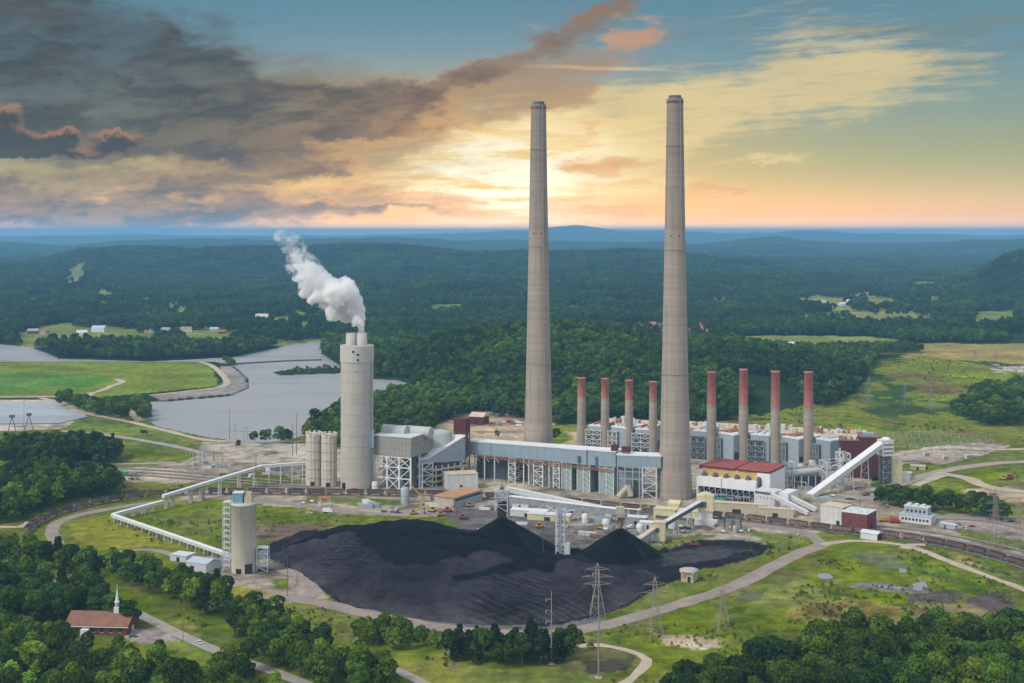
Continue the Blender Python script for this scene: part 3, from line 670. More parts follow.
# ------------------------------------------------------------------ roads, tracks, water
def smooth_path(pts, step=6.0):
    P = np.array(pts, float); out = []
    n = len(P)
    for i in range(n - 1):
        p0, p1, p2, p3 = P[max(i - 1, 0)], P[i], P[i + 1], P[min(i + 2, n - 1)]
        k = max(2, int(np.hypot(*(p2 - p1)) / step))
        for j in range(k):
            t = j / k
            out.append(0.5 * ((2 * p1) + (-p0 + p2) * t + (2 * p0 - 5 * p1 + 4 * p2 - p3) * t * t + (-p0 + 3 * p1 - 3 * p2 + p3) * t ** 3))
    out.append(P[-1]); return np.array(out)
def ribbon(mb, path, w, z, wob=0.0, seed=0, mi=0, zt=False):
    T_ = np.gradient(path, axis=0); T_ /= np.maximum(np.hypot(T_[:, 0], T_[:, 1])[:, None], 1e-6)
    N = np.column_stack([-T_[:, 1], T_[:, 0]])
    jl = fbm(path[:, 0] / 9, path[:, 1] / 9, seed, 3) * 2 * wob; jr = fbm(path[:, 0] / 9 + 50, path[:, 1] / 9, seed + 5, 3) * 2 * wob
    L = path + N * (w / 2 + jl)[:, None]; R = path - N * (w / 2 + jr)[:, None]
    k = len(path)
    zz = terr(path[:, 0], path[:, 1]) + z if zt else np.full(k, z)
    vs = [(*L[i], zz[i]) for i in range(k)] + [(*R[i], zz[i]) for i in range(k)]
    mb.add(vs, [(k + i, k + i + 1, i + 1, i) for i in range(k - 1)], mi)
for i, (nm, pts, w, mt) in enumerate(ROADS_PX):
    mb = MB(); ribbon(mb, smooth_path(GP(pts)), w, 0.10 + 0.012 * i, 0.0 if mt == 'road_pale' else 1.4, i * 3)
    o = mb.build(nm, mt); o['kind'] = 'structure'

TRACK_PX = [(25.5, 535), (33, 527.5), (45, 520.5), (60, 514.5), (85, 507.5), (110, 502.5), (135, 499), (160, 496.5), (200, 494.5), (250, 494.5), (300, 495), (380, 496), (440, 497), (500, 499.5), (560, 503.5), (600, 507.5), (640, 511.5), (690, 516), (740, 520.5), (790, 526.5), (845, 533.5), (890, 538.5), (925, 543.5), (960, 550.5), (1000, 561), (1060, 580), (1120, 602)]
TRACK = smooth_path(GP(TRACK_PX), 4.0)
def track(path, name='railway_track', bed=5.0):
    mb = MB(); ribbon(mb, path, bed, 0.45, 0.5, 9, 0); 
    T_ = np.gradient(path, axis=0); T_ /= np.hypot(T_[:, 0], T_[:, 1])[:, None]; N = np.column_stack([-T_[:, 1], T_[:, 0]])
    for s in (-0.75, 0.75):
        ribbon(mb, path + N * s, 0.25, 0.62, 0, 0, 1)
    o = mb.build(name, ['ballast', 'rail']); o['kind'] = 'structure'
track(TRACK)
TR2 = [[(60, 470), (113, 471), (160, 474), (210, 478), (300, 486), (345, 489), (440, 491), (520, 495)], [(60, 468), (113, 468.5), (165, 471), (215, 475), (300, 483), (345, 486.5)], [(60, 472.5), (113, 473.5), (155, 476.5), (205, 480.5), (260, 485), (345, 491.5)],
       [(846, 527), (890, 531), (930, 536.5), (965, 543), (1005, 552), (1060, 568), (1120, 590)], [(850, 524), (892, 527.5), (932, 532.5), (968, 539), (1010, 548), (1060, 562), (1120, 583)]]
for t in TR2:
    track(smooth_path(GP(t), 6), bed=4.2)

def water_mat(name, col, rough, bump, sc):
    m = bpy.data.materials.new(name); m.use_nodes = True; nt = m.node_tree; T = NT(nt); bs = nt.nodes['Principled BSDF']
    bs.inputs['Base Color'].default_value = (*col, 1); bs.inputs['Roughness'].default_value = rough; bs.inputs['IOR'].default_value = 1.33
    gp = T.new('ShaderNodeNewGeometry'); x, y, z = T.sep(X(T, gp.outputs['Position']))
    n = T.noise(T.vec(x * sc, y * sc * 0.5, 0.0), 1.0, 4, 0.6)
    big = T.noise(T.vec(x * 0.004, y * 0.012, 0.0), 1.0, 4, 0.6)
    T.put(bs.inputs['Roughness'], T.sstep(0.35, 0.65, big, rough * 0.75, rough * 1.4))
    b = T.new('ShaderNodeBump'); b.inputs['Strength'].default_value = bump; b.inputs['Distance'].default_value = 0.5
    T.put(b.inputs['Height'], n); nt.links.new(b.outputs[0], bs.inputs['Normal'])
    MATS[name] = m
water_mat('lake_water', (.30, .29, .275), .36, .22, .25)
water_mat('puddle_water', (.24, .235, .225), .3, .1, .5)
water_mat('pond_water', (.40, .41, .42), .25, .05, .5)
mb = MB(); mb.add([(-2600, 1180, -2), (-100, 1180, -2), (-100, 2700, -2), (-2600, 2700, -2)], [(0, 1, 2, 3)])
o = mb.build('lake', 'lake_water'); o['kind'] = 'structure'
def sheet(name, pts, mt, z):
    P = GP(pts); mb = MB(); mb.add([(*p, z) for p in P], [tuple(range(len(P)))[::-1]]); o = mb.build(name, mt); o['kind'] = 'structure'; return o
sheet('settling_pond', [(-420, 402.5), (50, 402.5), (88, 417), (60, 423.5), (-420, 428)], 'pond_water', .5)
for p in ([(819, 573.5), (829, 574), (833, 578.5), (824, 579.5), (817, 577)], [(913, 584), (924, 582), (927, 588), (919, 591.5), (911, 588)], [(870, 584.5), (888, 586.5), (905, 588), (903, 589.5), (880, 587.5)], [(899, 569), (907, 569.5), (905, 573), (898, 572.5)]):
    q = smooth_path(GP(p + [p[0]]), 2.0)[:-1]
    mb = MB(); mb.add([(*v, .22) for v in q], [tuple(range(len(q)))]); o = mb.build('puddle', 'puddle_water'); o['kind'] = 'structure'

# ------------------------------------------------------------------ haze
mb = MB(); mb.box(-34000, 34000, -400, 71000, -9.5, 326)
hm = bpy.data.materials.new('haze'); hm.use_nodes = True; nt = hm.node_tree; nt.nodes.clear()
pv = nt.nodes.new('ShaderNodeVolumePrincipled'); pv.inputs['Color'].default_value = (.25, .57, .88, 1); pv.inputs['Density'].default_value = HAZE_D; pv.inputs['Anisotropy'].default_value = 0.0
ou = nt.nodes.new('ShaderNodeOutputMaterial'); nt.links.new(pv.outputs[0], ou.inputs['Volume'])
o = mb.build('haze', hm); o['kind'] = 'stuff'
# ================================================================== THE POWER STATION
# ------------------------------------------------------------------ concrete chimneys
def chimney_mat():
    m = bpy.data.materials.new('stack_concrete'); m.use_nodes = True; nt = m.node_tree; T = NT(nt); bs = nt.nodes['Principled BSDF']
    tc = T.new('ShaderNodeTexCoord'); x, y, z = T.sep(X(T, tc.outputs['Object']))
    lift = T.noise(T.vec(0.0, 0.0, T.math('FLOOR', z * (1 / 2.3))), 3.7, 0, 0.5)
    band = T.noise(T.vec(0.0, 0.0, z * 0.055), 1.0, 4, 0.7)
    ang = T.math('ARCTAN2', y, x)
    stv = T.noise(T.vec(T.math('COSINE', ang) * 5.0, T.math('SINE', ang) * 5.0, z * 0.012), 1.0, 6, 0.75)
    f = T.sstep(0.2, 0.8, lift, .90, 1.08) * T.sstep(0.3, 0.7, band, .91, 1.07) * T.sstep(0.4, 0.72, stv, 1.06, .74)
    f = f * (1 - T.math('LESS_THAN', T.math('FRACT', z * (1 / 11.5)), .035) * .11)
    shade_noise = T.noise(T.vec(T.math('COSINE', ang) * 3.0, T.math('SINE', ang) * 3.0, z * 0.02), 1.0, 5, 0.7)
    f = f * (1 - T.sstep(150.0, 300.0, z + (shade_noise - 0.5) * 160.0) * 0.26)  # backlit shade of the upper shaft painted into the colour, ragged by noise
    cc = T.new('ShaderNodeCombineColor')
    for s in cc.inputs:
        nt.links.new(f.s, s)
    T.put(bs.inputs['Base Color'], T.mix(1.0, (.325, .276, .226), X(T, cc.outputs[0]), 'MULTIPLY'))
    bs.inputs['Roughness'].default_value = .9; bs.inputs['Specular IOR Level'].default_value = .2
    MATS['stack_concrete'] = m
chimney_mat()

def tall_stack(px, pyb, pyt, label):
    m = MP(pyb); H = HT(pyb, pyt); x, y, _ = G(px, pyb)
    t = thing('tall_chimney', label, 'chimney', (x, y, 0), 0, 'tall concrete chimneys')
    R = lambda w: w / 2 * 268 / 265 * .755
    prof = []
    for u, w in ((0, 34.4), (.04, 32.8), (.10, 30.8), (.16, 29.0), (.3, 26.2), (.5, 22.9), (.7, 19.9), (.9, 17.1), (1.0, 15.9)):
        prof.append((R(w), u * H))
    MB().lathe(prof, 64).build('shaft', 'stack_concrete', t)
    rt = R(15.9)
    MB().lathe([(rt * 1.05, H - 3.6), (rt * 1.07, H - 3.3), (rt * 1.07, H - 1.9), (rt * 1.0, H - 1.7)], 48, cap=False).build('crown_ring', 'rust_dark', t)
    MB().lathe([(rt * .78, H), (rt * .80, H + 2.2), (rt * .72, H + 2.2), (rt * .70, H - .2)], 40, cap=False).build('flue_lip', 'steel_dark', t)
    for zz in (.31, .62, .88):
        mb = MB(); r = np.interp(zz * H, [p[1] for p in prof], [p[0] for p in prof])
        mb.lathe([(r + .05, zz * H), (r + .5, zz * H + .05), (r + .5, zz * H + .3), (r + .05, zz * H + .35)], 48, cap=False)
        mb.build('walkway', 'galv_tan', t)
    mb = MB()
    for k in range(60):
        z0, z1 = H * k / 60, H * (k + 1) / 60
        r0 = np.interp(z0, [p[1] for p in prof], [p[0] for p in prof]) + .35; r1 = np.interp(z1, [p[1] for p in prof], [p[0] for p in prof]) + .35
        a = math.radians(-62)
        mb.bar((r0 * math.cos(a), r0 * math.sin(a), z0), (r1 * math.cos(a), r1 * math.sin(a), z1), .45, .4)
    mb.build('ladder', 'galv_tan', t)
    for zz in (.60, .605):
        pass
    for a in (-75, -120):
        r = np.interp(.655 * H, [p[1] for p in prof], [p[0] for p in prof]); c, s = math.cos(math.radians(a)), math.sin(math.radians(a))
        MB().tube((c * (r - .4), s * (r - .4), .655 * H), (c * (r + .25), s * (r + .25), .655 * H), .6, 10).build('test_port', 'dark', t)
tall_stack(675, 497, 98.5, 'very tall tan concrete chimney on the right, standing in front of the red banded stacks')
tall_stack(538.5, 478.5, 104.5, 'very tall tan concrete chimney on the left, rising behind the long blue grey duct')

def small_stack(px, pyb, pyt, wpx, label, band):
    x, y, _ = G(px, pyb); m = MP(pyb); H = HT(pyb, pyt); r = wpx / 2 * m
    t = thing('banded_chimney', label, 'chimney', (x, y, 0), 0, 'shorter chimneys with red tops')
    hb = H * band
    rb = lambda z: r * (1.12 - .22 * z / H)
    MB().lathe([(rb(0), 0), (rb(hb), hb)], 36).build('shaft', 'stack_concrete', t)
    MB().lathe([(rb(hb) + .03, hb), (rb(H) + .03, H - 1.2), (rb(H) + .35, H - 1.1), (rb(H) + .35, H), (rb(H) - .6, H), (rb(H) - .7, H - 2)], 36, cap=False).build('red_band', 'red_band', t)
    MB().lathe([(rb(H) - .65, H - 1.9), (rb(H) - .65, H - 1.8)], 30).build('flue_mouth', 'dark', t)
for px, pyb, pyt, w, l in ((581.5, 447, 377.5, 8.4, 'slim red topped chimney furthest left, first of the row of four'), (605, 448.5, 378.2, 8.2, 'slim red topped chimney second from the left in the row of four'),
                           (629, 450.5, 380, 8.2, 'slim red topped chimney third from the left in the row of four'), (653, 452.5, 381.3, 8.0, 'slim red topped chimney just left of the right tall stack')):
    small_stack(px, pyb, pyt, w, l, .72)
for px, pyb, pyt, w, l in ((711.5, 459.5, 371.5, 9.2, 'red topped chimney just right of the right tall stack, behind the red roofs'), (743.5, 461.5, 369, 9.4, 'red topped chimney behind the middle of the red roofs'),
                           (775.5, 464, 371, 9.4, 'red topped chimney above the right end of the red roofs'), (808.5, 467, 371.5, 9.8, 'red topped chimney furthest right, beside the maroon building')):
    small_stack(px, pyb, pyt, w, l, .62)

# ------------------------------------------------------------------ broad steaming stack
x, y, _ = G(357, 487.5); FGX, FGY = x, y
t = thing('broad_stack', 'broad pale concrete stack with two flues on top giving off white steam', 'chimney', (x, y, 0))
m_ = MP(487.5); Rb = 16.2 * m_; Hb = HT(487.5, 345)
M('stack_shell', (.43, .40, .35), .85, .07, .06, streak=.10, seams=(('z', 8.3, .045, .24), ('z', 2.6, .06, .05)), dirt=((.33, .28, .22), .35))
MB().lathe([(Rb * 1.0, 0), (Rb * 1.0, Hb - 12.8)], 64).build('shell', 'stack_shell', t)
M('stack_band', (.47, .452, .42), .8, .05, .1, streak=.10)
MB().lathe([(Rb * 1.035, Hb - 12.7), (Rb * 1.035, Hb)], 64).build('upper_band', 'stack_band', t)
for sx in (-1, 1):
    f = MB().lathe([(4.15, Hb - .5), (4.15, Hb + 9.6), (3.7, Hb + 9.6), (3.6, Hb + 2)], 36, c=(sx * 4.2 - .4, 0), cap=False).build('flue', 'stack_band', t)
for a, z in ((-96, Hb - 4.2), (-80, Hb - 6.5), (-80, Hb - 10.5)):
    c, s = math.cos(math.radians(a)), math.sin(math.radians(a)); r = Rb * 1.035
    MB().bar((c * (r - .3), s * (r - .3), z), (c * (r + .2), s * (r + .2), z), 1.7, 1.6).build('louvre', 'dark', t)
for a, z in ((-92, 58), (-72, 58 - 1), (-95, 71), (-66, 40.5), (-104, 40.5), (-60, 33), (-110, 33), (-85, 92)):
    c, s = math.cos(math.radians(a)), math.sin(math.radians(a))
    MB().bar((c * (Rb - .3), s * (Rb - .3), z), (c * (Rb + .25), s * (Rb + .25), z), 1.3, 1.5).build('hatch', 'steel_grey', t)
d = MB().box(Rb * -.82, Rb * -.62, -Rb * .80, -Rb * .62, 0, 5.5).build('doorway', 'dark', t)
MB().box(Rb * .80, Rb * 1.10, -Rb * .55, -Rb * .25, 32, 46).build('elevator_shed', 'blue_grey', t)
mb = MB()
for k in range(22):
    mb.bar((Rb * .93, -Rb * .45, k * 4.6), (Rb * .93, -Rb * .45, k * 4.6 + 4.6), .9)
mb.build('lift_rail', 'steel_grey', t)

# twin lime silos
for i, (px, pb, pt, lab) in enumerate(((313.6, 485, 432.6, 'cream ribbed silo, left one of the pair beside the broad stack'), (329, 485.8, 433.4, 'cream ribbed silo, right one of the pair beside the broad stack'))):
    x, y, _ = G(px, pb); H = HT(pb, pt); r = 7.5 * MP(pb)
    t = thing('storage_silo', lab, 'silo', (x, y, 0), 0, 'paired cream silos')
    MB().lathe([(r, 0), (r, H - 2.5)], 40).build('shell', 'cream_silo', t)
    mb = MB()
    for k in range(14):
        a = 2 * math.pi * k / 14; mb.bar((r * math.cos(a), r * math.sin(a), 0), (r * math.cos(a), r * math.sin(a), H - 2), .55, .5)
    mb.build('pilaster', 'cream_silo', t)
    mb = MB(); mb.lathe([(r * 1.02, H - 2.5), (r * 1.02, H - 1.2), (r * .5, H)], 40)
    mb.build('roof', 'cream_silo', t)
    for k in range(9):
        a = 2 * math.pi * k / 9 + .2; MB().box(r * .95 * math.cos(a) - 1, r * .95 * math.cos(a) + 1, r * .95 * math.sin(a) - 1, r * .95 * math.sin(a) + 1, H - 1.6, H + .8).build('roof_vent', 'cream_silo', t)
    for k in range(5):
        mb = MB(); mb.lathe([(r + .05, H * (.15 + .17 * k)), (r + .35, H * (.15 + .17 * k) + .1), (r + .35, H * (.15 + .17 * k) + .5), (r + .05, H * (.15 + .17 * k) + .6)], 40, cap=False)
        mb.build('hoop', 'tan_wall', t)
    MB().box(-1.6, 1.6, -r - .2, -r + 1, 0, 3.6).build('doorway', 'dark', t)

# near silo with stair tower
x, y, _ = G(243.8, 571); H = HT(571, 502.5); r = 12.4 * MP(571)
t = thing('loading_silo', 'tall cream concrete silo with a blue box on top, left of the coal heap', 'silo', (x, y, 0))
MB().lathe([(r, 0), (r, H - 1.2), (r * 1.03, H - 1.1), (r * 1.03, H), (0.01, H + .05)], 48, cap=False).build('shell', 'cream_silo', t)
MB().box(r * .28, r * .80, -r * .98, -r * .5, 0, 5.6).build('drive_doorway', 'dark', t)
MB().box(-r * .42, r * .02, -r * 1.0, -r * .7, 0, 3).build('side_door', 'dark', t)
b = MB().box(-r * .80, -r * .02, -r * .45, r * .35, H, H + 6.0).build('roof_house', 'blue_box', t)
MB().box(-r * .84, r * .02, -r * .49, r * .39, H + 6.01, H + 6.4).build('house_roof', 'steel_light', b)
MB().box(r * .10, r * .70, -r * .35, r * .35, H, H + 4.4).box(r * .2, r * .62, -r * .2, r * .3, H + 4.41, H + 6.2).build('hoist_house', 'tan_wall', t)
mb = MB()
for k in range(36):
    a0, a1 = 2 * math.pi * k / 36, 2 * math.pi * (k + 1) / 36; c = lambda a, z: (r * 1.0 * math.cos(a), r * 1.0 * math.sin(a), z)
    mb.bar(c(a0, H + 1.2), c(a1, H + 1.2), .12); mb.bar(c(a0, H), c(a0, H + 1.2), .1)
mb.build('railing', 'steel_light', t)
def lattice(mb, x0, x1, y0, y1, z0, z1, n, w=.35, wb=.2, floors=False):
    P = [(x0, y0), (x1, y0), (x1, y1), (x0, y1)]
    for p in P:
        mb.bar((*p, z0), (*p, z1), w)
    for k in range(n):
        a, b = z0 + (z1 - z0) * k / n, z0 + (z1 - z0) * (k + 1) / n
        for i in range(4):
            p, q = P[i], P[(i + 1) % 4]
            mb.bar((*p, b), (*q, b), wb)
            mb.bar((*p, a), (*q, b), wb) if k % 2 else mb.bar((*q, a), (*p, b), wb)
        if floors:
            mb.box(x0, x1, y0, y1, b - .08, b + .08)
    return mb
mb = lattice(MB(), -r - 4.6, -r - .4, -2.2, 2.2, 0, H + .5, 12, .34, .2, True); mb.build('stair_tower', 'steel_light', t)
mb = lattice(MB(), r + .6, r + 7, -2, 4, 0, 14, 4, .35, .22, True); mb.build('bag_house_frame', 'steel_light', t)
MB().box(r + 1.2, r + 6.2, -1.4, 3.4, 7.2, 12.5).build('bag_house', 'steel_grey', t)

# ------------------------------------------------------------------ generic building with parts
def wins(t, L, rows, n, w, h, y=-.06, x0=.06, x1=.94, mat='glass', name='window'):
    for z in rows:
        for k in range(n):
            c = L * (x0 + (x1 - x0) * (k + .5) / n)
            o = MB().box(c - w / 2, c + w / 2, y, y + .12, z, z + h).build(name, mat, t)
def block(name, label, cat, a, b, depth, h, wall, roof, z0=0, over=.3, rt=.4, group=None, kind='flat', doors=(), windows=None, side_wins=None, rise=3.0):
    loc, ang, L = frame(a, b)
    t = thing(name, label, cat, loc, ang, group)
    MB().box(0, L, 0, depth, z0, h).build('wall', wall, t)
    if kind == 'flat':
        MB().box(-over, L + over, -over, depth + over, h + .004, h + rt).build('roof', roof, t)
    elif kind == 'gable':
        mb = MB(); o = over
        mb.add([(-o, -o, h), (L + o, -o, h), (L + o, depth + o, h), (-o, depth + o, h), (-o, depth / 2, h + rise), (L + o, depth / 2, h + rise)], [(0, 1, 5, 4), (2, 3, 4, 5), (0, 4, 3), (1, 2, 5), (3, 2, 1, 0)])
        mb.build('roof', roof, t)
    for (x0, x1, zz) in doors:
        MB().box(L * x0, L * x1, -.08, .05, 0, zz).build('door', 'dark', t)
    if windows:
        wins(t, L, *windows)
    return t, L

# scrubber block on a white steel frame, right of the broad stack
loc, ang, L = frame((373.5, 488), (411, 491.5)); m_ = MP(489)
t = thing('scrubber_building', 'grey panelled scrubber box raised on a white cross braced steel frame beside the broad stack', 'industrial building', loc, ang)
D = 30.0; z0, z1 = 26.0, 41.0
MB().box(0, L, 0, D, z0, z1).build('casing', 'grey_panel', t)
MB().box(-.4, L + .4, -.4, D + .4, z1 + .004, z1 + .7).build('roof', 'steel_light', t)
mb = MB()
xs = [0.6, L * .36, L * .68, L - .6]
for yy in (.6, D * .5, D - .6):
    for xx in xs:
        mb.bar((xx, yy, 0), (xx, yy, z0), 1.1)
    for k in range(3):
        for zz in ((9, 17.5, z0 - .6)):
            mb.bar((xs[k], yy, zz), (xs[k + 1], yy, zz), .7)
        for q in range(3):
            za, zb = (0, 9, 17.5)[q], (9, 17.5, z0 - .6)[q]
            mb.bar((xs[k], yy, za), (xs[k + 1], yy, zb), .5)
            if k == 1 or q == 2:
                mb.bar((xs[k + 1], yy, za), (xs[k], yy, zb), .5)
mb.build('frame', 'white_clean', t)
MB().box(3, L * .55, 14, D - 2, 0, 16).build('pump_house', 'steel_grey', t)
MB().box(L * .7, L - 3, 10, D - 2, 0, z0 - .1).build('inner_vessel', 'steel_dark', t)
MB().tube((-1, 18, z1 + 1.5), (L * .6, 18, z1 + 1.5), 5.0, 20).build('roof_duct', 'grey_duct', t)
MB().tube((L * .45, 24, z1 + 1.2), (L * 1.15, 24, z1 + 1.2), 4.6, 20).build('roof_duct', 'grey_duct', t)
# absorber vessel + side duct
x, y, _ = G(428, 482)
t = thing('absorber_vessel', 'round shouldered grey absorber vessel between the scrubber box and sloping white duct', 'vessel', (x, y, 0), ang)
MB().box(-17, 5, -8, 22, 14, 37).build('casing', 'grey_panel', t)
MB().lathe([(10.5, 0), (10.5, 38), (8, 40.5), (3, 41.5)], 36, c=(6, 8)).build('vessel', 'grey_duct', t)
lattice(MB(), -16, 4, -7, 20, 0, 14, 2, .9, .5).build('frame', 'white_clean', t)
# sloping duct, white roof, striped side
loc, ang, L = frame((419, 488.5), (463, 484)); 
loc2, ang2, L2 = frame((421, 488), (465, 481))
t = thing('inclined_duct', 'sloping white roofed duct with louvred grey side rising to the long blue duct', 'duct', loc2, ang2)
za, zb = 22.0, 36.0
mb = MB(); mb.add([(0, 0, za - 3), (L2 * .16, 0, za - 3), (L2, 0, 16), (L2, 0, zb), (L2 * .16, 0, za), (0, 0, za)] + [(0, 13, za - 3), (L2 * .16, 13, za - 3), (L2, 13, 16), (L2, 13, zb), (L2 * .16, 13, za), (0, 13, za)],
                  [(0, 1, 2, 3, 4, 5), (6, 11, 10, 9, 8, 7), (0, 5, 11, 6), (2, 8, 9, 3), (0, 6, 7, 1), (1, 7, 8, 2), (5, 4, 10, 11), (4, 3, 9, 10)])
mb.build('casing', 'blue_panel', t)
mb = MB(); mb.bar((-.5, 6.5, za + .4), (L2 * .16, 6.5, za + .4), 14, .8); mb.bar((L2 * .155, 6.5, za + .4), (L2 + .5, 6.5, zb + .4), 14, .8); mb.build('roof', 'white_clean', t)
mb = MB()
for k in range(3):
    mb.box(L2 * .18, L2 * .98, -3.5, -.1, 3 + 4.6 * k, 4.2 + 4.6 * k)
mb.build('catwalk', 'tan_wall', t)
mb = lattice(MB(), .5, L2 * .24, -1, 12, 0, za - 3.2, 4, .9, .5)
for k in range(5):
    mb.bar((L2 * (.3 + .14 * k), -2, 0), (L2 * (.3 + .14 * k), -2, 16), .7)
mb.build('frame', 'white_clean', t)
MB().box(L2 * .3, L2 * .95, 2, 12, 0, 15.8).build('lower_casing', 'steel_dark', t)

# maroon hopper tower where the ducts meet
x, y, _ = G(461.5, 481)
t = thing('hopper_tower', 'small dark maroon box tower standing above the joint of the ducts', 'tower', (x, y + 8, 0), math.radians(-28))
MB().box(-5.5, 5.5, -4, 4, 38, 49).build('head_box', 'maroon', t)
lattice(MB(), -5, 5, -3.5, 3.5, 0, 38, 6, .8, .45).build('frame', 'rust', t)
MB().box(-4.2, 4.2, -2.8, 2.8, 18, 37.9).build('chute', 'rust_dark', t)

# the long blue grey duct on trestles
loc, ang, L = frame((466, 477.5), (616, 495.5))
DUCT_ANG = ang
t = thing('gas_duct', 'long blue grey duct with white roof on steel trestles, crossing the left tall chimney', 'duct', loc, ang)
mb = MB(); n = 4
z1a, z1b = 29.4, 32.8; zl0, zl1 = 19.5, 21.5
D = 13.0
segs = [(0, .18, 0), (.182, .66, 0.0), (.662, .82, -1.6), (.822, 1.0, -.6)]
for a_, b_, off in segs:
    s = MB(); xa, xb = L * a_, L * b_
    ha, hb = z1a + (z1b - z1a) * a_, z1a + (z1b - z1a) * b_; la, lb = zl0 + (zl1 - zl0) * a_, zl0 + (zl1 - zl0) * b_
    s.add([(xa, off, la), (xb, off, lb), (xb, D, lb), (xa, D, la), (xa, off, ha), (xb, off, hb), (xb, D, hb), (xa, D, ha)], [(0, 3, 2, 1), (4, 5, 6, 7), (0, 1, 5, 4), (1, 2, 6, 5), (2, 3, 7, 6), (3, 0, 4, 7)])
    s.build('duct_section', 'blue_grey', t)
    s = MB(); s.add([(xa - .2, off - .4, ha + .01), (xb + .2, off - .4, hb + .01), (xb + .2, D + .4, hb + .01), (xa - .2, D + .4, ha + .01), (xa - .2, off - .4, ha + .9), (xb + .2, off - .4, hb + .9), (xb + .2, D + .4, hb + .9), (xa - .2, D + .4, ha + .9)],
                    [(0, 3, 2, 1), (4, 5, 6, 7), (0, 1, 5, 4), (1, 2, 6, 5), (2, 3, 7, 6), (3, 0, 4, 7)])
    s.build('roof', 'white_clean', t)
for f0, f1 in ((.30, .345), (.47, .53), (.60, .64)):
    lattice(MB(), L * f0, L * f1, 0, D, 0, 19.5, 5, .9, .5).build('trestle', 'white_paint', t)
for f0 in (.06, .13, .2, .40, .435, .57):
    s = MB(); s.bar((L * f0, .5, 0), (L * f0, .5, 20), .9); s.bar((L * f0, D - .5, 0), (L * f0, D - .5, 20), .9); s.bar((L * f0, .5, 19), (L * (f0 + .03), .5, 15), .5)
    s.build('column', 'white_paint', t)
for f0, f1 in ((.655, .715), (.755, .835), (.895, .985)):
    s = MB(); s.box(L * f0, L * f1, .3, D - .5, 0, 21.0); s.build('downcomer', 'green_grey', t)
    s = MB()
    for k in range(5):
        zz = 4.0 * k
        s.bar((L * f0, .15, zz), (L * (f0 + f1) / 2, .15, zz + 4), .3); s.bar((L * (f0 + f1) / 2, .15, zz + 4), (L * f1, .15, zz), .3)
    for ff in (f0, (f0 + f1) / 2, f1):
        s.bar((L * ff, .1, 0), (L * ff, .1, 22), .7)
    s.build('bracing', 'white_paint', t)
MB().box(L * .765, L * .785, -2.1, -1.5, 22, 27.5).build('hatch', 'steel_dark', t)
MB().box(L * .875, L * .89, -1.1, -.5, 19, 28).build('hatch', 'steel_dark', t)
mb = MB()
for k in range(38):
    xa, xb = L * k / 38, L * (k + 1) / 38; za_ = zl0 - 1.6
    mb.bar((xa, -.8, za_), (xb, -.8, za_), .35); mb.bar((xa, -.8, za_ if k % 2 else za_ + 1.6), (xb, -.8, za_ + 1.6 if k % 2 else za_), .3); mb.bar((xa, -.8, za_ + 1.6), (xb, -.8, za_ + 1.6), .3)
mb.build('pipe_rack', 'orange_rust', t)
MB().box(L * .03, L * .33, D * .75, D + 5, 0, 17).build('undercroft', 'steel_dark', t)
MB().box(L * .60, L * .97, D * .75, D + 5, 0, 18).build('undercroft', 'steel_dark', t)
# second duct piece up to the right chimney
loc, ang, L = frame((617.5, 499), (659, 501.5))
t = thing('gas_duct', 'short blue grey duct piece between the long duct and right tall chimney', 'duct', (loc[0], loc[1] + 7, 0), math.radians(-12))
MB().box(0, L + 2, 0, 14, 23.0, 31.5).build('duct_section', 'blue_grey', t)
MB().box(-.3, L + 2.3, -.3, 14.3, 31.51, 32.3).build('roof', 'white_clean', t)
lattice(MB(), L * .62, L * .95, 0, 13, 0, 23, 4, .9, .5).build('trestle', 'steel_light', t)
mb = MB()
for f0 in (.02, .2, .38, .55):
    mb.bar((L * f0, .3, 0), (L * f0, .3, 23), .8); mb.bar((L * f0, 0.3, 14), (L * (f0 + .18), .3, 14), .6); mb.bar((L * f0, 0.3, 19.5), (L * (f0 + .18), .3, 19.5), .6)
mb.build('column', 'blue_panel', t)
MB().box(1, L * .55, 6, 13, 0, 20).build('fan_house', 'steel_grey', t)
MB().box(L * .34, L * .46, 2, 8, 0, 12).build('fan_casing', 'steel_dark', t)
mb = MB(); mb.tube((2, -4, 1), (L * .28, -3, 9), 2.2, 14); mb.tube((L * .28, -3, 9), (L * .36, -3, 2), 2.2, 14); mb.build('blower_duct', 'tan_wall', t)
for k, (px, w) in enumerate(((615.5, 2.3), (627, 3.0))):
    x, y, _ = G(px, 497 + k)
    t = thing('relief_box', ('maroon relief box on the duct top, left one of two', 'maroon relief box on the duct top, right one of two beside the chimney')[k], 'relief box', (x, y + 8, 33.2 if k == 0 else 32.31), math.radians(-20), 'maroon boxes on the duct')
    MB().box(-w, w, -2.4, 2.4, 1.0, 5.0).build('casing', 'maroon', t)
    for sx in (-1, 1):
        for sy in (-1, 1):
            MB().bar((sx * (w - .3), sy * 2, 0), (sx * (w - .3), sy * 2, 1.02), .4).build('leg', 'steel_dark', t)

# white shed and flat brown office in front of the ducts
block('white_shed', 'white metal shed with tan roof under the sloping duct', 'shed', (447, 490), (478, 488.5), 15, 11.5, 'white_paint', 'tan_roof', doors=((.42, .5, 3.5),))
t, L = block('office_block', 'long low office with rusty orange flat roof and a dark window band', 'office building', (453.5, 509.5), (482.5, 500.5), 17, 8.0, 'blue_panel', 'orange_roof', over=.7)
wins(t, L, (5.2,), 9, L / 9.6, 1.7)
o = MB().box(-.04, .02, 0, 17, 0, 8).build('end_wall', 'tan_wall', t)

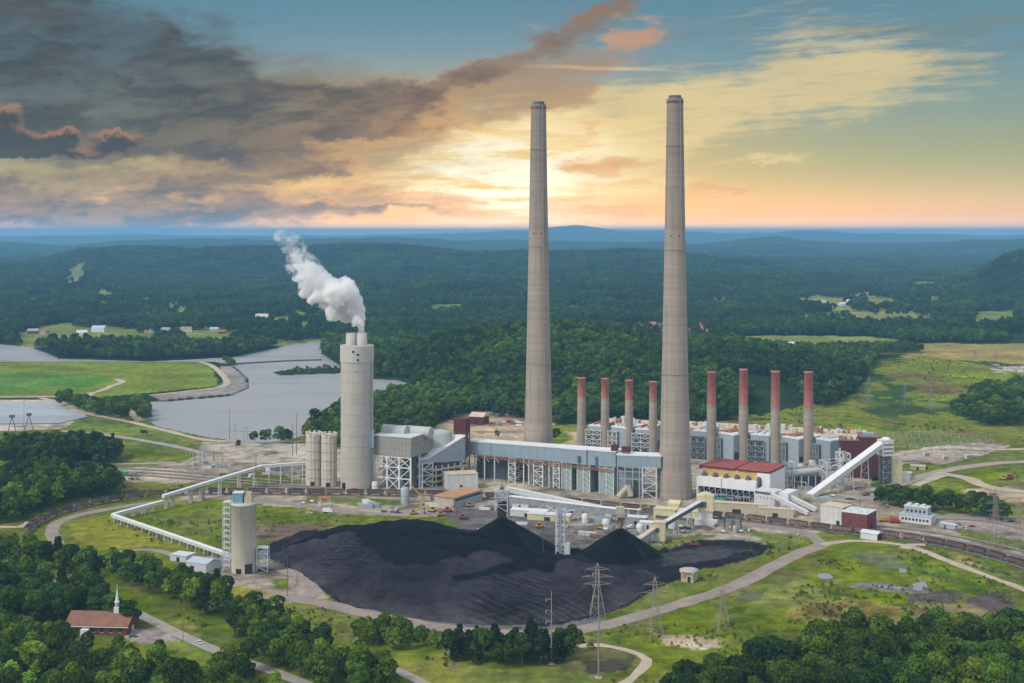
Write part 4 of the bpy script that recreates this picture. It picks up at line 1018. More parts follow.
# ------------------------------------------------------------------ boiler house with red roofs
loc, ang, L = frame((697, 498.5), (768, 506.5))
PW_ANG = ang
t = thing('boiler_house', 'boiler house with two red roofs, yellow upper walls and white lower casing', 'power station building', loc, ang)
ex = L
MB().box(L * .02, L * .80, 9, 40, 0, 22.2).build('wall', 'yellow_wall', t)
MB().box(L * .805, L * .982, 6.8, 40.2, 0, 22.25).build('end_wall', 'white_clean', t)
for i, (f0, f1) in enumerate(((.05, .485), (.515, .975))):
    r_ = MB(); r_.box(L * f0, L * f1, 8.0, 41, 23.5, 24.3); r_.build('roof', 'red_roof', t)
    for q in range(9):
        MB().box(L * (f0 + (f1 - f0) * (q + .5) / 9) - .12, L * (f0 + (f1 - f0) * (q + .5) / 9) + .12, 8.1, 40.9, 24.31, 24.5).build('roof_seam', 'maroon', t)
    MB().box(L * f0 + .2, L * f1 - .2, 8.2, 40.8, 22.3, 23.49).build('roof_fascia', 'maroon', t)
MB().box(-L * .06, L * .045, 12, 40, 20.6, 23).build('roof', 'red_roof', t)
for k in range(6):
    xx = L * (.06 + .155 * k)
    MB().lathe([(.2, 10.5), (1.9, 13.5), (1.9, 18.0), (1.2, 19.4), (.2, 19.8)], 18, c=(xx, 6.4)).build('hopper', 'steel_dark', t)
for f0, f1 in ((.0, .345), (.355, .83)):
    MB().box(L * f0, L * f1, 0, 8.9, 9.8, 16.5).build('front_casing', 'white_clean', t)
MB().box(-.4, .9, -.2, 9, 0, 16.8).build('end_column', 'white_clean', t)
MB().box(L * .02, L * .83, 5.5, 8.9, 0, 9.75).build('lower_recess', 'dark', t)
mb = MB()
for k in range(11):
    xx = L * .02 + L * .80 * k / 10
    mb.bar((xx, .5, 0), (xx, .5, 9.8), .55)
    if k < 10:
        mb.bar((xx, .5, 5), (xx + L * .08, .5, 5), .45); mb.bar((xx, .5, 5), (xx + L * .08, .5, 9.6), .3); mb.bar((xx + L * .04, .5, 5), (xx + L * .04, .5, 0), .3)
mb.build('lower_frame', 'steel_grey', t)
mb = MB()
for k in range(7):
    mb.tube((L * (.08 + .11 * k), 3.8, 2 + (k % 3)), (L * (.08 + .11 * k) + 5, 3.8, 2 + (k % 3)), 1.2, 10)
mb.build('pipework', 'steel_grey', t)
MB().box(L * .30, L * .42, -4, 1, 0, 2.6).build('green_skip', 'green_paint', t)
# white crusher house at the right end
loc, ang, L = frame((754, 508.5), (774.5, 511.2)); 
t = thing('white_tower_block', 'white block with a dark canopy at the right end of the red roofed boiler house', 'industrial building', loc, ang)
MB().box(0, L, 0, 14, 0, 13.5).build('lower_wall', 'white_paint', t)
MB().box(L * 1.001, L * 1.5, 6, 24, 0, 12.5).build('side_wing', 'white_clean', t)
MB().box(L * .06, L * .8, -.5, 7, 11.6, 12.9).build('canopy', 'steel_dark', t)
mb = MB()
for k in range(5):
    mb.box(L * (.3 + .17 * k), L * (.36 + .17 * k), -.05, .05, 8, 9.6)
mb.build('vent_slot', 'steel_grey', t)

# right end lattice and round duct beyond the white block
x, y, _ = G(790, 489)
t = thing('round_duct', 'grey round duct on white posts behind the twin white conveyors', 'duct', (x, y, 0), math.radians(14))
mb = MB(); mb.tube((-2, 0, 12), (24, 0, 13.5), 2.7, 22); mb.tube((24, 0, 13.5), (30, 0, 7), 2.7, 22); mb.build('pipe', 'grey_duct', t)
mb = lattice(MB(), -4, 0, -4, 4, 0, 21, 6, .6, .4); mb.build('stair_frame', 'steel_grey', t)
mb = lattice(MB(), 30, 44, -3, 9, 0, 20, 4, .7, .45); lattice(mb, 44, 50, -3, 9, 0, 26, 5, .7, .45); mb.build('frame', 'white_paint', t)
MB().box(0, 27, 2, 8, 0, 8.5).build('fan_house', 'steel_dark', t)
MB().box(-6, 30, 8, 26, 0, 15).build('back_casing', 'steel_grey', t)
for k in range(6):
    MB().box(-5 + 6 * k, -2 + 6 * k, 9 + 2 * (k % 3), 14 + 2 * (k % 3), 15.01, 16.5 + k % 3).build('roof_unit', ('steel_light', 'orange_rust', 'white_paint')[k % 3], t)
    MB().bar((-4 + 6 * k, 7.8, 0), (-4 + 6 * k, 7.8, 17), .5).build('pipe_riser', 'white_paint', t)
mb = MB()
for k in range(5):
    mb.bar((2 + 6 * k, -3.5, 0), (2 + 6 * k, -3.5, 10), .6); mb.bar((2 + 6 * k, 3, 0), (2 + 6 * k, 3, 10), .6)
mb.build('saddle_post', 'white_paint', t)

# ------------------------------------------------------------------ precipitators behind the small stacks
def precip(i, px0, px1, pxr, pyb, pyt, label):
    loc, ang, L = frame((px0, pyb), (px1, pyb + 1.2)); H = HT(pyb, pyt); m = MP(pyb)
    t = thing('precipitator', label, 'precipitator', loc, ang, 'pale filter casings behind the stacks')
    wr = (pxr - px1) * m
    MB().box(L * .12, L + wr, 1.5, 30, H * .36, H - .6).build('casing', 'blue_panel', t)
    MB().box(L * .1, L + wr + .4, 1.2, 30.4, H - .59, H + .5).build('roof', 'white_clean', t)
    MB().box(L * 1.02, L + wr, 0.8, 1.49, H * .05, H * .9).build('side_panel', 'blue_panel', t)
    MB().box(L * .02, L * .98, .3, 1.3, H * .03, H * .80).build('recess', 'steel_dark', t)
    mb = MB()
    for f in (0, .5, 1.0):
        mb.bar((L * f, -1.8, 0), (L * f, -1.8, H * .86), .55)
    for k in range(4):
        z, z2 = H * (.03 + .2 * k), H * (.23 + .2 * k)
        mb.box(0, L * .98, -2.0, .2, z2 - .35, z2)
        for f in (0, .5):
            if (k + i) % 2:
                mb.bar((L * f, -1.8, z), (L * (f + .5), -1.8, z2), .4); mb.bar((L * (f + .5), -1.8, z), (L * f, -1.8, z2), .4)
            else:
                mb.bar((L * f, -1.8, z), (L * (f + .25), -1.8, z2), .4); mb.bar((L * (f + .25), -1.8, z2), (L * (f + .5), -1.8, z), .4)
    mb.build('stair_frame', 'steel_light' if i < 3 else 'steel_grey', t)
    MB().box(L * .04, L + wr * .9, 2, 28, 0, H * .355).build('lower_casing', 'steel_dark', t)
    mb = MB()
    for k in range(3):
        mb.box(L * .3 + k * L * .42, L * .3 + k * L * .42 + 2.2, 6, 24, H + .51, H + 1.9)
    mb.build('roof_gear', ('orange_rust', 'white_paint')[i % 2], t)
PL = [(586, 601.5, 603, 447.5, 425.5, 'pale filter casing behind the leftmost two red topped stacks'), (609, 618, 627, 449, 426.5, 'pale filter casing between the second and third red topped stacks'),
      (632.5, 650, 651.5, 451, 429, 'pale filter casing between the third and fourth red topped stacks'), (691, 705, 708, 458, 430.5, 'pale filter casing between the right tall chimney and its neighbour stack'),
      (715.5, 722, 736.5, 459.5, 432.5, 'pale filter casing left of the stack over the middle of red roofs'), (748, 764, 769, 462, 434.5, 'pale filter casing between the two stacks over the right red roof'),
      (780.5, 787, 801, 464.5, 436.5, 'pale filter casing left of the rightmost red topped stack'), (814, 820, 832.5, 468, 438.5, 'pale filter casing right of the rightmost red topped stack')]
for i, a in enumerate(PL):
    precip(i, *a)
# roof top clutter row behind (turbine hall)
loc, ang, L = frame((684, 447.5), (862, 459))
t = thing('turbine_hall', 'long low turbine hall with rust coloured roof gear behind the filter casings', 'power station building', loc, ang)
MB().box(0, L, 0, 40, 0, 18).build('wall', 'tan_wall', t)
MB().box(-.5, L + .5, -.5, 40.5, 18.01, 18.8).build('roof', 'tan_roof', t)
R_ = random.Random(4)
for k in range(46):
    xx = L * (k + .3 + .5 * R_.random()) / 46; w, dd, hh = R_.uniform(1, 4), R_.uniform(2, 8), R_.uniform(1.5, 5.5); yy = R_.uniform(1, 26)
    MB().box(xx, xx + w, yy, yy + dd, 18.81, 18.81 + hh).build('roof_unit', R_.choice(['orange_rust', 'white_paint', 'rust', 'steel_light', 'tan_roof', 'white_paint']), t)
loc, ang, L = frame((596, 440), (690, 446))
t = thing('turbine_hall', 'low hall with white and rust roof gear behind the four left red topped stacks', 'power station building', loc, ang)
MB().box(0, L, 0, 40, 0, 15).build('wall', 'tan_wall', t); MB().box(-.5, L + .5, -.5, 40.5, 15.01, 15.8).build('roof', 'tan_roof', t)
for k in range(26):
    xx = L * (k + .3 + .5 * R_.random()) / 26; w, dd, hh = R_.uniform(1, 4), R_.uniform(2, 8), R_.uniform(1.5, 5); yy = R_.uniform(1, 26)
    MB().box(xx, xx + w, yy, yy + dd, 15.81, 15.81 + hh).build('roof_unit', R_.choice(['orange_rust', 'white_paint', 'rust', 'steel_light', 'tan_roof', 'white_paint']), t)

# maroon building and the long white inclined conveyor
loc, ang, L = frame((841, 478), (850, 480))
t = thing('maroon_building', 'tall dark maroon building behind the long white sloping conveyor', 'industrial building', loc, math.radians(-10))
MB().box(0, 15, 2, 22, 0, 30).build('side_wing', 'maroon', t)
MB().box(15.05, 31, 0, 24, 0, 33.5).build('wall', 'maroon', t)
MB().box(14.7, 31.4, -.4, 24.4, 33.51, 34.3).build('roof', 'rust', t); MB().box(-.4, 14.6, 1.6, 22.4, 30.01, 30.8).build('wing_roof', 'rust', t)
for k in range(3):
    MB().box(1 + 4.4 * k, 3.6 + 4.4 * k, 5, 16, 30.81, 32.4 + k % 2).build('roof_unit', ('orange_rust', 'tan_roof', 'white_paint')[k], t)
MB().box(18, 27, 6, 15, 34.31, 36).build('roof_house', 'blue_grey', t)
MB().box(-1.4, -.1, .5, 3, 0, 24).build('corner_frame', 'white_paint', t)
for k in range(4):
    MB().box(15.05 + 4 * k - .12, 15.05 + 4 * k + .12, -.14, -.01, 0, 33).build('wall_rib', 'rust_dark', t)

def gallery(name, label, p, q, w, h, roof, wall, legs=(), legmat='steel_light', group=None, cat='conveyor', zleg=0.0):
    p, q = Vector(p), Vector(q); c = (p + q) / 2
    t = thing(name, label, cat, (p.x, p.y, 0), 0, group)
    o = Vector((p.x, p.y, 0)); a, b = p - o, q - o
    MB().bar(a + Vector((0, 0, -h / 2)), b + Vector((0, 0, -h / 2)), w, h).build('gallery', wall, t)
    MB().bar(a + Vector((0, 0, .16)), b + Vector((0, 0, .16)), w + .5, .3).build('roof', roof, t)
    side = (b - a).cross(Vector((0, 0, 1))).normalized() * (w / 2 - .2)
    for f in legs:
        k = a + (b - a) * f
        mb = MB(); top = k.z - h
        for s in (-1, 1):
            mb.bar((k.x + s * side.x * 1.4, k.y + s * side.y * 1.4, zleg), (k.x + s * side.x, k.y + s * side.y, top), .55)
        n = max(1, int(top / 5))
        for j in range(n):
            z0_, z1_ = zleg + (top - zleg) * j / n, zleg + (top - zleg) * (j + 1) / n
            mb.bar((k.x - side.x, k.y - side.y, z0_), (k.x + side.x, k.y + side.y, z1_), .3); mb.bar((k.x - side.x, k.y - side.y, z1_), (k.x + side.x, k.y + side.y, z1_), .3)
        mb.build('trestle', legmat, t)
    return t
p = G(810, 497); q = G(887, 482)
t = gallery('inclined_conveyor', 'long white covered conveyor sloping up to the right past the maroon building', (p[0], p[1], 2.2), (q[0], q[1], 35.5), 6.0, 3.6, 'white_clean', 'white_paint', (.3, .5, .7), 'white_paint')
x, y, _ = G(885.5, 483)
t = thing('transfer_tower', 'grey tower with a white head house at the upper end of the long sloping conveyor', 'tower', (x, y, 0), math.radians(12))
MB().box(-4.8, 5.2, -4, 5, 22, 34.6).build('head_house', 'white_paint', t)
mb = lattice(MB(), -3.4, 3.8, -3.2, 4.2, 0, 22, 5, .5, .3); mb.build('frame', 'steel_grey', t)
MB().box(-2.8, 3.2, -2.6, 3.6, 0, 21.9).build('shaft_casing', 'steel_dark', t)
MB().box(5.4, 14, -1, 9, 0, 19).build('tan_annex', 'cream_yellow', t)
mb = MB()
for k in range(3):
    mb.box(5.21, 5.3, -3, 4, 24 + 3.2 * k, 25.2 + 3.2 * k); mb.box(-3.5, 4.5, -4.09, -4.01, 24 + 3.2 * k, 25.0 + 3.2 * k)
mb.build('louvre', 'steel_dark', t)
MB().box(14.5, 22, 2, 9, 0, 7).build('sub_shed', 'white_paint', t)
# twin white tubes running down right of the white block
for k, (a_, b_, lab) in enumerate((((772.5, 512.5), (808, 515.5), 'white covered conveyor sloping to the ground, nearer of the twin pair'), ((780, 509), (816, 511.8), 'white covered conveyor sloping to the ground, farther of the twin pair'))):
    p, q = G(*a_), G(*b_)
    gallery('covered_conveyor', lab, (p[0], p[1], 13.5), (q[0], q[1], 2.6), 4.2, 2.4, 'white_clean', 'white_paint', (.35, .65), 'steel_light', 'twin white conveyors')

# ------------------------------------------------------------------ cream transfer houses and belt galleries by the coal
x, y, _ = G(705.5, 523)
t = thing('transfer_house', 'cream yellow transfer house on a grey base right of the coal heap', 'transfer house', (x, y, 0), math.radians(-12))
MB().box(-5.6, 5.6, -5, 5, 9, 18.8).build('upper_house', 'cream_yellow', t)
mb = MB(); n = 14
prof = [(-5.7 + 11.4 * i / n, 18.81 + 1.9 * math.sin(math.pi * i / n)) for i in range(n + 1)]
mb.add([(a, -5.1, z) for a, z in prof] + [(a, 5.1, z) for a, z in prof], [(i, i + 1, n + 2 + i, n + 1 + i) for i in range(n)] + [tuple(range(n + 1))[::-1], tuple(range(n + 1, 2 * n + 2))]); mb.build('roof', 'cream_yellow', t)
MB().box(-4.6, 4.8, -4.2, 4.4, 0, 8.99).build('lower_house', 'white_paint', t)
MB().box(-7, 8.5, -8, -4.25, 0, 3.8).build('annex', 'white_paint', t)
MB().box(-3.8, 1, -5.08, -4.95, 11.5, 15.5).build('opening', 'steel_dark', t)
x2, y2, _ = G(659.5, 540)
t = thing('transfer_house', 'small cream yellow transfer house at the foot of the right coal cone', 'transfer house', (x2, y2, 0), math.radians(-12))
MB().box(-3.9, 3.9, -3.6, 3.6, 0, 11.6).build('house', 'cream_yellow', t)
MB().box(-4.2, 4.2, -3.9, 3.9, 11.61, 12.3).build('roof', 'tan_roof', t)
MB().box(-3.2, .4, -3.66, -3.5, 5.5, 8.5).build('opening', 'steel_dark', t)
gallery('belt_gallery', 'grey belt gallery rising from the small cream house to the large cream house', (x2 + 2, y2, 11.0), (x - 4, y - 3, 15.8), 3.2, 2.6, 'steel_light', 'steel_dark', (.35, .7), 'steel_light')
p3 = G(634, 549)
gallery('belt_gallery', 'low pale belt gallery running from the coal cone to the small cream house', (p3[0], p3[1], 4.2), (x2 - 3, y2 - 1, 8.6), 3.2, 2.2, 'tan_roof', 'steel_grey', (.3, .7), 'steel_grey')
for k, (a_, b_, h, dp, lab) in enumerate((((653.5, 518), (675, 520), 6.6, 9, 'long cream yellow shed left of the cream transfer house'), ((677, 520.3), (698, 522.2), 6.6, 9, 'cream yellow shed touching the cream transfer house'), ((668, 519), (679, 520), 9.0, 8, 'taller cream box with rounded roof between two cream sheds'))):
    t, L = block('cream_shed', lab, 'shed', (a_[0], a_[1] - (3 if k == 2 else 0)), (b_[0], b_[1] - (3 if k == 2 else 0)), dp, h, 'cream_yellow', 'cream_yellow', kind='gable' if k == 2 else 'flat', rise=2, group='cream sheds beside the coal conveyors')
    MB().box(L * .1, L * .9, -.1, .04, .2, 2.2).build('skirt_opening', 'steel_dark', t)

# stacker galleries, towers
xa, ya, _ = G(502, 545); xb, yb, _ = G(560.5, 553); xc, yc, _ = G(620, 553)
t = thing('stacker_tower', 'dark conveyor tower with a grey head house standing in the left coal cone', 'tower', (xa, ya, 0), math.radians(-8))
MB().box(-2.6, 2.6, -2.4, 2.4, 0, 27.5).build('chute', 'dark', t)
MB().box(-3.8, 3.8, -3.6, 3.6, 29, 34.2).build('head_house', 'steel_grey', t)
lattice(MB(), -4, 4, -3.8, 3.8, 22, 35.5, 3, .4, .28).build('head_frame', 'steel_light', t)
MB().lathe([(1.6, 27.5), (3.2, 29)], 16).build('hopper', 'steel_grey', t)
mb = MB(); mb.bar((0, 0, 35), (0, 0, 39), .5); mb.box(-1.2, 1.2, -1.2, 1.2, 35.5, 37); mb.build('drive', 'steel_dark', t)
t = thing('conveyor_tower', 'grey lattice tower carrying the white conveyor between the two coal cones', 'tower', (xb, yb, 0), math.radians(-8))
mb = lattice(MB(), -2.6, 2.6, -3, 3, 0, 27.5, 9, .5, .25); mb.build('frame', 'steel_light', t)
MB().box(-1.2, 1.2, -1.2, 1.2, 0, 27).build('lift_casing', 'steel_grey', t)
MB().box(3, 6, -3, 2, 0, 6.5).build('base_house', 'steel_light', t)
mb = MB(); mb.bar((-2.4, 0, 26), (-9, 0, 29.2), .6); mb.bar((2.4, 0, 26), (9, 0, 27.4), .6); mb.build('strut', 'steel_light', t)
gallery('stacker_conveyor', 'long white roofed conveyor running from the left coal cone tower to the right cone', (xa + 2, ya - 1, 31.8), (xc + 1, yc, 27.2), 4.2, 3.6, 'white_clean', 'steel_grey', ())
pz = G(596, 534)
gallery('stacker_conveyor', 'pale ribbed conveyor slanting behind the white roofed conveyor', (xa + 3, ya + 10, 35.0), (xc - 12, yc + 5, 28.0), 3.8, 2.8, 'white_paint', 'steel_light', (.55,))
t = thing('discharge_chute', 'rusty discharge chute hanging above the right coal cone', 'chute', (xc, yc, 0), 0)
MB().box(-2.4, 2.6, -2.2, 2.2, 23.0, 28.8).build('head_box', 'tan_wall', t)
MB().lathe([(1.3, 11.5), (1.7, 16), (1.7, 22.99)], 16).build('chute', 'rust', t)
mb = MB(); mb.box(-5, 4.5, -3, 3, 22.6, 22.95); lattice(mb, -4.6, 4.2, -2.8, 2.8, 22.95, 25.2, 1, .2, .16); mb.build('platform', 'steel_grey', t)
for p_, q_ in (((3, -2, 0), (2.4, -1.5, 22.6)), ((3, 2, 0), (2.4, 1.5, 22.6)), ((-3, 2, 0), (-2.4, 1.5, 22.6))):
    MB().bar(p_, q_, .6).build('leg', 'steel_grey', t)

# ------------------------------------------------------------------ long conveyor on the left
c0, c1, c2 = G(112.5, 521), G(236, 566), G(163, 510)
gallery('conveyor_gallery', 'low white conveyor running from the corner post down to the cream silo', (c0[0], c0[1], 4.6), (c1[0], c1[1], 5.8), 2.6, 1.7, 'white_clean', 'steel_light', [i / 16 + .03 for i in range(16)], 'white_paint')
gallery('conveyor_gallery', 'short low white conveyor between the corner post and the concrete piers', (c0[0], c0[1] + .4, 4.8), (c2[0], c2[1], 6.8), 2.6, 1.7, 'white_clean', 'steel_light', (.2, .4, .6, .8), 'white_paint')
c3, c4, c5 = G(163, 509.5), G(262, 485), G(308, 483)
t = gallery('conveyor_gallery', 'raised white conveyor on pale concrete piers climbing past the railway', (c3[0], c3[1], 10.2), (c4[0], c4[1], 15.5), 2.6, 1.8, 'white_clean', 'steel_light', (.55, .75, .92), 'steel_light')
for f, w in ((.03, 2.6), (.09, 2.6), (.26, 2.6), (.36, 2.8), (.38, 2.6)):
    px_, py_ = c3[0] + (c4[0] - c3[0]) * f - c3[0], c3[1] + (c4[1] - c3[1]) * f - c3[1]
    MB().box(px_ - w / 2, px_ + w / 2, py_ - 1.2, py_ + 1.2, 0, 7.7 + 5.3 * f).build('pier', 'tan_wall', t)
gallery('conveyor_gallery', 'level white conveyor reaching the paired cream silos', (c4[0], c4[1] + .5, 15.4), (c5[0], c5[1], 16.8), 2.6, 1.8, 'white_clean', 'steel_light', (.15, .4, .65, .88), 'white_paint')
# ================================================================== COAL
def coal_mat():
    m = bpy.data.materials.new('coal'); m.use_nodes = True; nt = m.node_tree; T = NT(nt); bs = nt.nodes['Principled BSDF']
    a = T.new('ShaderNodeVertexColor'); a.layer_name = 'cover'
    gp = T.new('ShaderNodeNewGeometry'); P = X(T, gp.outputs['Position'])
    n1 = T.noise(P, .12, 6, .7); n2 = T.noise(P, .9, 4, .7)
    f = T.sstep(.25, .75, n1, .6, 1.4) * T.sstep(.2, .8, n2, .6, 1.4)
    cc = T.new('ShaderNodeCombineColor')
    for s in cc.inputs:
        nt.links.new(f.s, s)
    T.put(bs.inputs['Base Color'], T.mix(1.0, X(T, a.outputs[0]), X(T, cc.outputs[0]), 'MULTIPLY'))
    bs.inputs['Roughness'].default_value = .8; bs.inputs['Specular IOR Level'].default_value = .04
    b = T.new('ShaderNodeBump'); b.inputs['Strength'].default_value = .8; b.inputs['Distance'].default_value = .6
    T.put(b.inputs['Height'], n1 + n2 * .5); nt.links.new(b.outputs[0], bs.inputs['Normal'])
    MATS['coal'] = m
coal_mat()
def field_mesh(name, x0, x1, y0, y1, st, fz, fc, mat, keep):
    xs = np.arange(x0, x1, st); ys = np.arange(y0, y1, st); Xg, Yg = np.meshgrid(xs, ys)
    Z = fz(Xg, Yg); C = fc(Xg, Yg, Z); K = keep(Xg, Yg, Z)
    idx = -np.ones(K.shape, int); idx[K] = np.arange(K.sum())
    q = np.stack([idx[:-1, :-1], idx[:-1, 1:], idx[1:, 1:], idx[1:, :-1]], -1).reshape(-1, 4); q = q[(q >= 0).all(1)]
    me = bpy.data.meshes.new(name)
    me.from_pydata(np.column_stack([Xg[K], Yg[K], Z[K]]).tolist(), [], q.tolist())
    me.polygons.foreach_set('use_smooth', np.ones(len(q), bool))
    at = me.color_attributes.new('cover', 'FLOAT_COLOR', 'POINT')
    at.data.foreach_set('color', np.column_stack([C[K], np.ones(K.sum())]).astype(np.float32).ravel())
    me.materials.append(MATS[mat]); me.update()
    o = bpy.data.objects.new(name, me); COL.objects.link(o); return o
PILE = GP([(264, 557), (284, 547), (315, 541.5), (350, 538), (400, 537), (432, 536), (470, 545), (520, 557), (575, 567), (640, 570), (662, 577), (640, 596), (606, 613), (560, 621.5), (500, 626), (450, 623), (400, 615), (352, 606), (327, 594), (306, 577), (284, 564)])
def gau(Xa, Ya, px, py, sx, sy, rot=0):
    cx, cyy, _ = G(px, py); c, s = math.cos(rot), math.sin(rot); dx, dy = Xa - cx, Ya - cyy
    return np.exp(-(((dx * c + dy * s) / sx) ** 2 + ((dy * c - dx * s) / sy) ** 2))
def pile_z(Xa, Ya):
    ins = inpoly(Xa, Ya, PILE); d = pdist(Xa, Ya, PILE)
    wob = fbm(Xa / 16, Ya / 16, 2, 4)
    d = np.where(ins, d, -d) + wob * 8
    px = 512 + F * Xa / Ya
    top = np.interp(px, [260, 330, 420, 480, 560, 640, 670], [5.5, 10, 11.5, 9, 6.5, 5.5, 4])
    slope = np.where(Ya > 800, .62, .34)
    z = np.minimum(np.maximum(d, -3) * slope, top + np.log1p(np.maximum(d * slope - top, 0)) * .5)
    z = z + sst(4, 25, d) * (5.5 * gau(Xa, Ya, 440, 552, 60, 26, -.3) + 5.0 * gau(Xa, Ya, 505, 566, 46, 20, .2) + 3 * gau(Xa, Ya, 560, 575, 40, 16, .3) + wob * 2.2)
    z = z + sst(2, 10, d) * (.30 * np.sin((Xa * .55 + Ya * .84) / 1.9) * sst(-.05, .1, fbm(Xa / 40, Ya / 40, 61, 2)) + fbm(Xa / 5, Ya / 5, 6, 3) * .9)
    q = (z + wob * 2) / 3.4; fr = q - np.floor(q); bench = (np.floor(q) + sst(.15, .85, fr)) * 3.4 - wob * 2
    k = sst(5, 16, d) * sst(-.1, .1, fbm(Xa / 60, Ya / 60, 63, 3) + .04); z = z + (bench - z) * k * .9
    return z
DARKP = [GP([(340, 547), (398, 542), (480, 552), (565, 574), (548, 588), (482, 573), (425, 590), (392, 584), (374, 570)]), GP([(446, 596), (500, 584), (566, 567), (604, 570), (548, 581), (500, 592), (455, 602)]), GP([(272, 557), (330, 545), (372, 546), (330, 556)])]
def pile_c(Xa, Ya, Z):
    C = np.zeros(Xa.shape + (3,)); n = fbm(Xa / 30, Ya / 45, 12, 5)
    C[:] = np.array((.027, .0235, .030)); C *= np.clip(1 + 1.9 * n, .3, 2.2)[..., None]
    ln = np.sin((Xa * .55 + Ya * .84) / .72 + 5 * fbm(Xa / 25, Ya / 25, 62, 2)) * sst(-.08, .12, fbm(Xa / 45, Ya / 45, 61, 2)); C *= (1 + .55 * ln)[..., None]
    wx, wy = fbm(Xa / 14, Ya / 14, 71, 5) * 11, fbm(Xa / 14, Ya / 14, 72, 5) * 15
    for P in DARKP:
        k = inpoly(Xa + wx, Ya + wy, P); C[k] = (.0050, .0050, .0070)
    e = np.clip(1 - pdist(Xa, Ya, PILE) / 14, 0, 1) * (Ya < 790); C += (e * np.clip(.5 + 1.5 * n, 0, 1))[..., None] * np.array((.045, .042, .042))
    return np.clip(C, .003, .5)
mn, mx = PILE.min(0) - 8, PILE.max(0) + 8
o = field_mesh('coal_pile', mn[0], mx[0], mn[1], mx[1], 1.1, pile_z, pile_c, 'coal', lambda a, b, z: z > -.6)
tag(o, 'wide flat topped heap of black and grey coal filling the middle of the yard', 'coal pile')
def cone(px, py, h, r, label):
    cx, cyy, _ = G(px, py)
    def z(Xa, Ya):
        a = np.arctan2(Ya - cyy, Xa - cx); rr = np.hypot(Xa - cx, Ya - cyy) * (1 + .05 * np.sin(3 * a + px))
        zz = h * (1 - rr / r); zz = np.where(rr < 2.5, h * (1 - 2.5 / r) + (2.5 - rr) * .18, zz)
        return zz + fbm(Xa / 4, Ya / 4, 9, 3) * .9 + .7 * fbm(np.cos(a) * 6, np.sin(a) * 6, 3, 3)
    def c(Xa, Ya, Z):
        C = np.zeros(Xa.shape + (3,)); C[:] = (.0042, .0042, .0058)
        a = np.arctan2(Ya - cyy, Xa - cx); k = sst(.06, .2, fbm(np.cos(a) * 7, np.sin(a) * 7, 4, 3)); C += (k * .010)[..., None]
        return C
    o = field_mesh('coal_cone', cx - r - 6, cx + r + 6, cyy - r - 6, cyy + r + 6, 1.0, z, c, 'coal', lambda a, b, z: z > -.8)
    tag(o, label, 'coal pile', 'coal cones under the conveyor')
cone(502, 546, 19.5, 33, 'steep black coal cone round the dark conveyor tower, left of two')
cone(620, 554, 17.2, 24.5, 'steep black coal cone under the rusty discharge chute, right of two')

# ================================================================== TRAIN
def car_proto(wall):
    t = thing('hopper_car', '', 'rail car', (0, 0, 0), 0, 'coal hopper cars of the train')
    L2, w = 6.5, 1.5
    mb = MB()
    mb.add([(-L2, -w, 1.9), (L2, -w, 1.9), (L2, w, 1.9), (-L2, w, 1.9), (-L2, -w, 4.0), (L2, -w, 4.0), (L2, w, 4.0), (-L2, w, 4.0)], [(0, 1, 5, 4), (1, 2, 6, 5), (2, 3, 7, 6), (3, 0, 4, 7)])
    mb.add([(-L2, -w, 1.9), (L2, -w, 1.9), (L2, w, 1.9), (-L2, w, 1.9), (-L2 + 3, -.9, 1.15), (L2 - 3, -.9, 1.15), (L2 - 3, .9, 1.15), (-L2 + 3, .9, 1.15)], [(0, 4, 5, 1), (1, 5, 6, 2), (2, 6, 7, 3), (3, 7, 4, 0), (4, 7, 6, 5)])
    for k in range(10):
        xx = -L2 + .3 + (2 * L2 - .6) * k / 9
        mb.box(xx - .09, xx + .09, -w - .12, -w - .002, 1.9, 3.9); mb.box(xx - .09, xx + .09, w + .002, w + .12, 1.9, 3.9)
    mb.box(-L2 - .05, L2 + .05, -w - .14, -w + .05, 4.0, 4.16); mb.box(-L2 - .05, L2 + .05, w - .05, w + .14, 4.0, 4.16)
    mb.build('hopper_body', wall, t)
    mb = MB(); n = 8
    vs = []
    for i in range(n + 1):
        for j in range(4):
            e = (1 - abs(2 * i / n - 1) ** 4) * (1 if j in (1, 2) else 0)
            vs.append((-L2 + .15 + (2 * L2 - .3) * i / n, -w + .1 + (2 * w - .2) * j / 3, 3.6 + .75 * e))
    mb.add(vs, [(i * 4 + j, (i + 1) * 4 + j, (i + 1) * 4 + j + 1, i * 4 + j + 1) for i in range(n) for j in range(3)], 0, True); mb.build('coal_load', 'coal_load', t)
    for s in (-1, 1):
        mb = MB()
        for dx in (-.9, .9):
            for sy in (-.78, .78):
                mb.tube((s * 5.0 + dx, sy - .08, .46), (s * 5.0 + dx, sy + .08, .46), .46, 12)
        mb.box(s * 5 - 1.3, s * 5 + 1.3, -1.0, -.85, .35, .8); mb.box(s * 5 - 1.3, s * 5 + 1.3, .85, 1.0, .35, .8); mb.box(s * 5 - .3, s * 5 + .3, -.85, .85, .5, 1.15)
        mb.box(s * 6.85 - .5, s * 6.85 + .5, -.2, .2, .8, 1.1)
        mb.build('bogie', 'steel_dark', t)
    return t
PROTO = [car_proto('rust'), car_proto('rust_dark')]
for p in PROTO:
    remember(p)
def ordinal(k):
    n = ['first', 'second', 'third', 'fourth', 'fifth', 'sixth', 'seventh', 'eighth', 'ninth', 'tenth', 'eleventh', 'twelfth', 'thirteenth', 'fourteenth', 'fifteenth', 'sixteenth', 'seventeenth', 'eighteenth', 'nineteenth', 'twentieth']
    return n[k] if k < 20 else str(k + 1) + 'th'
seg = np.hypot(*np.diff(TRACK, axis=0).T); cum = np.concatenate([[0], np.cumsum(seg)])
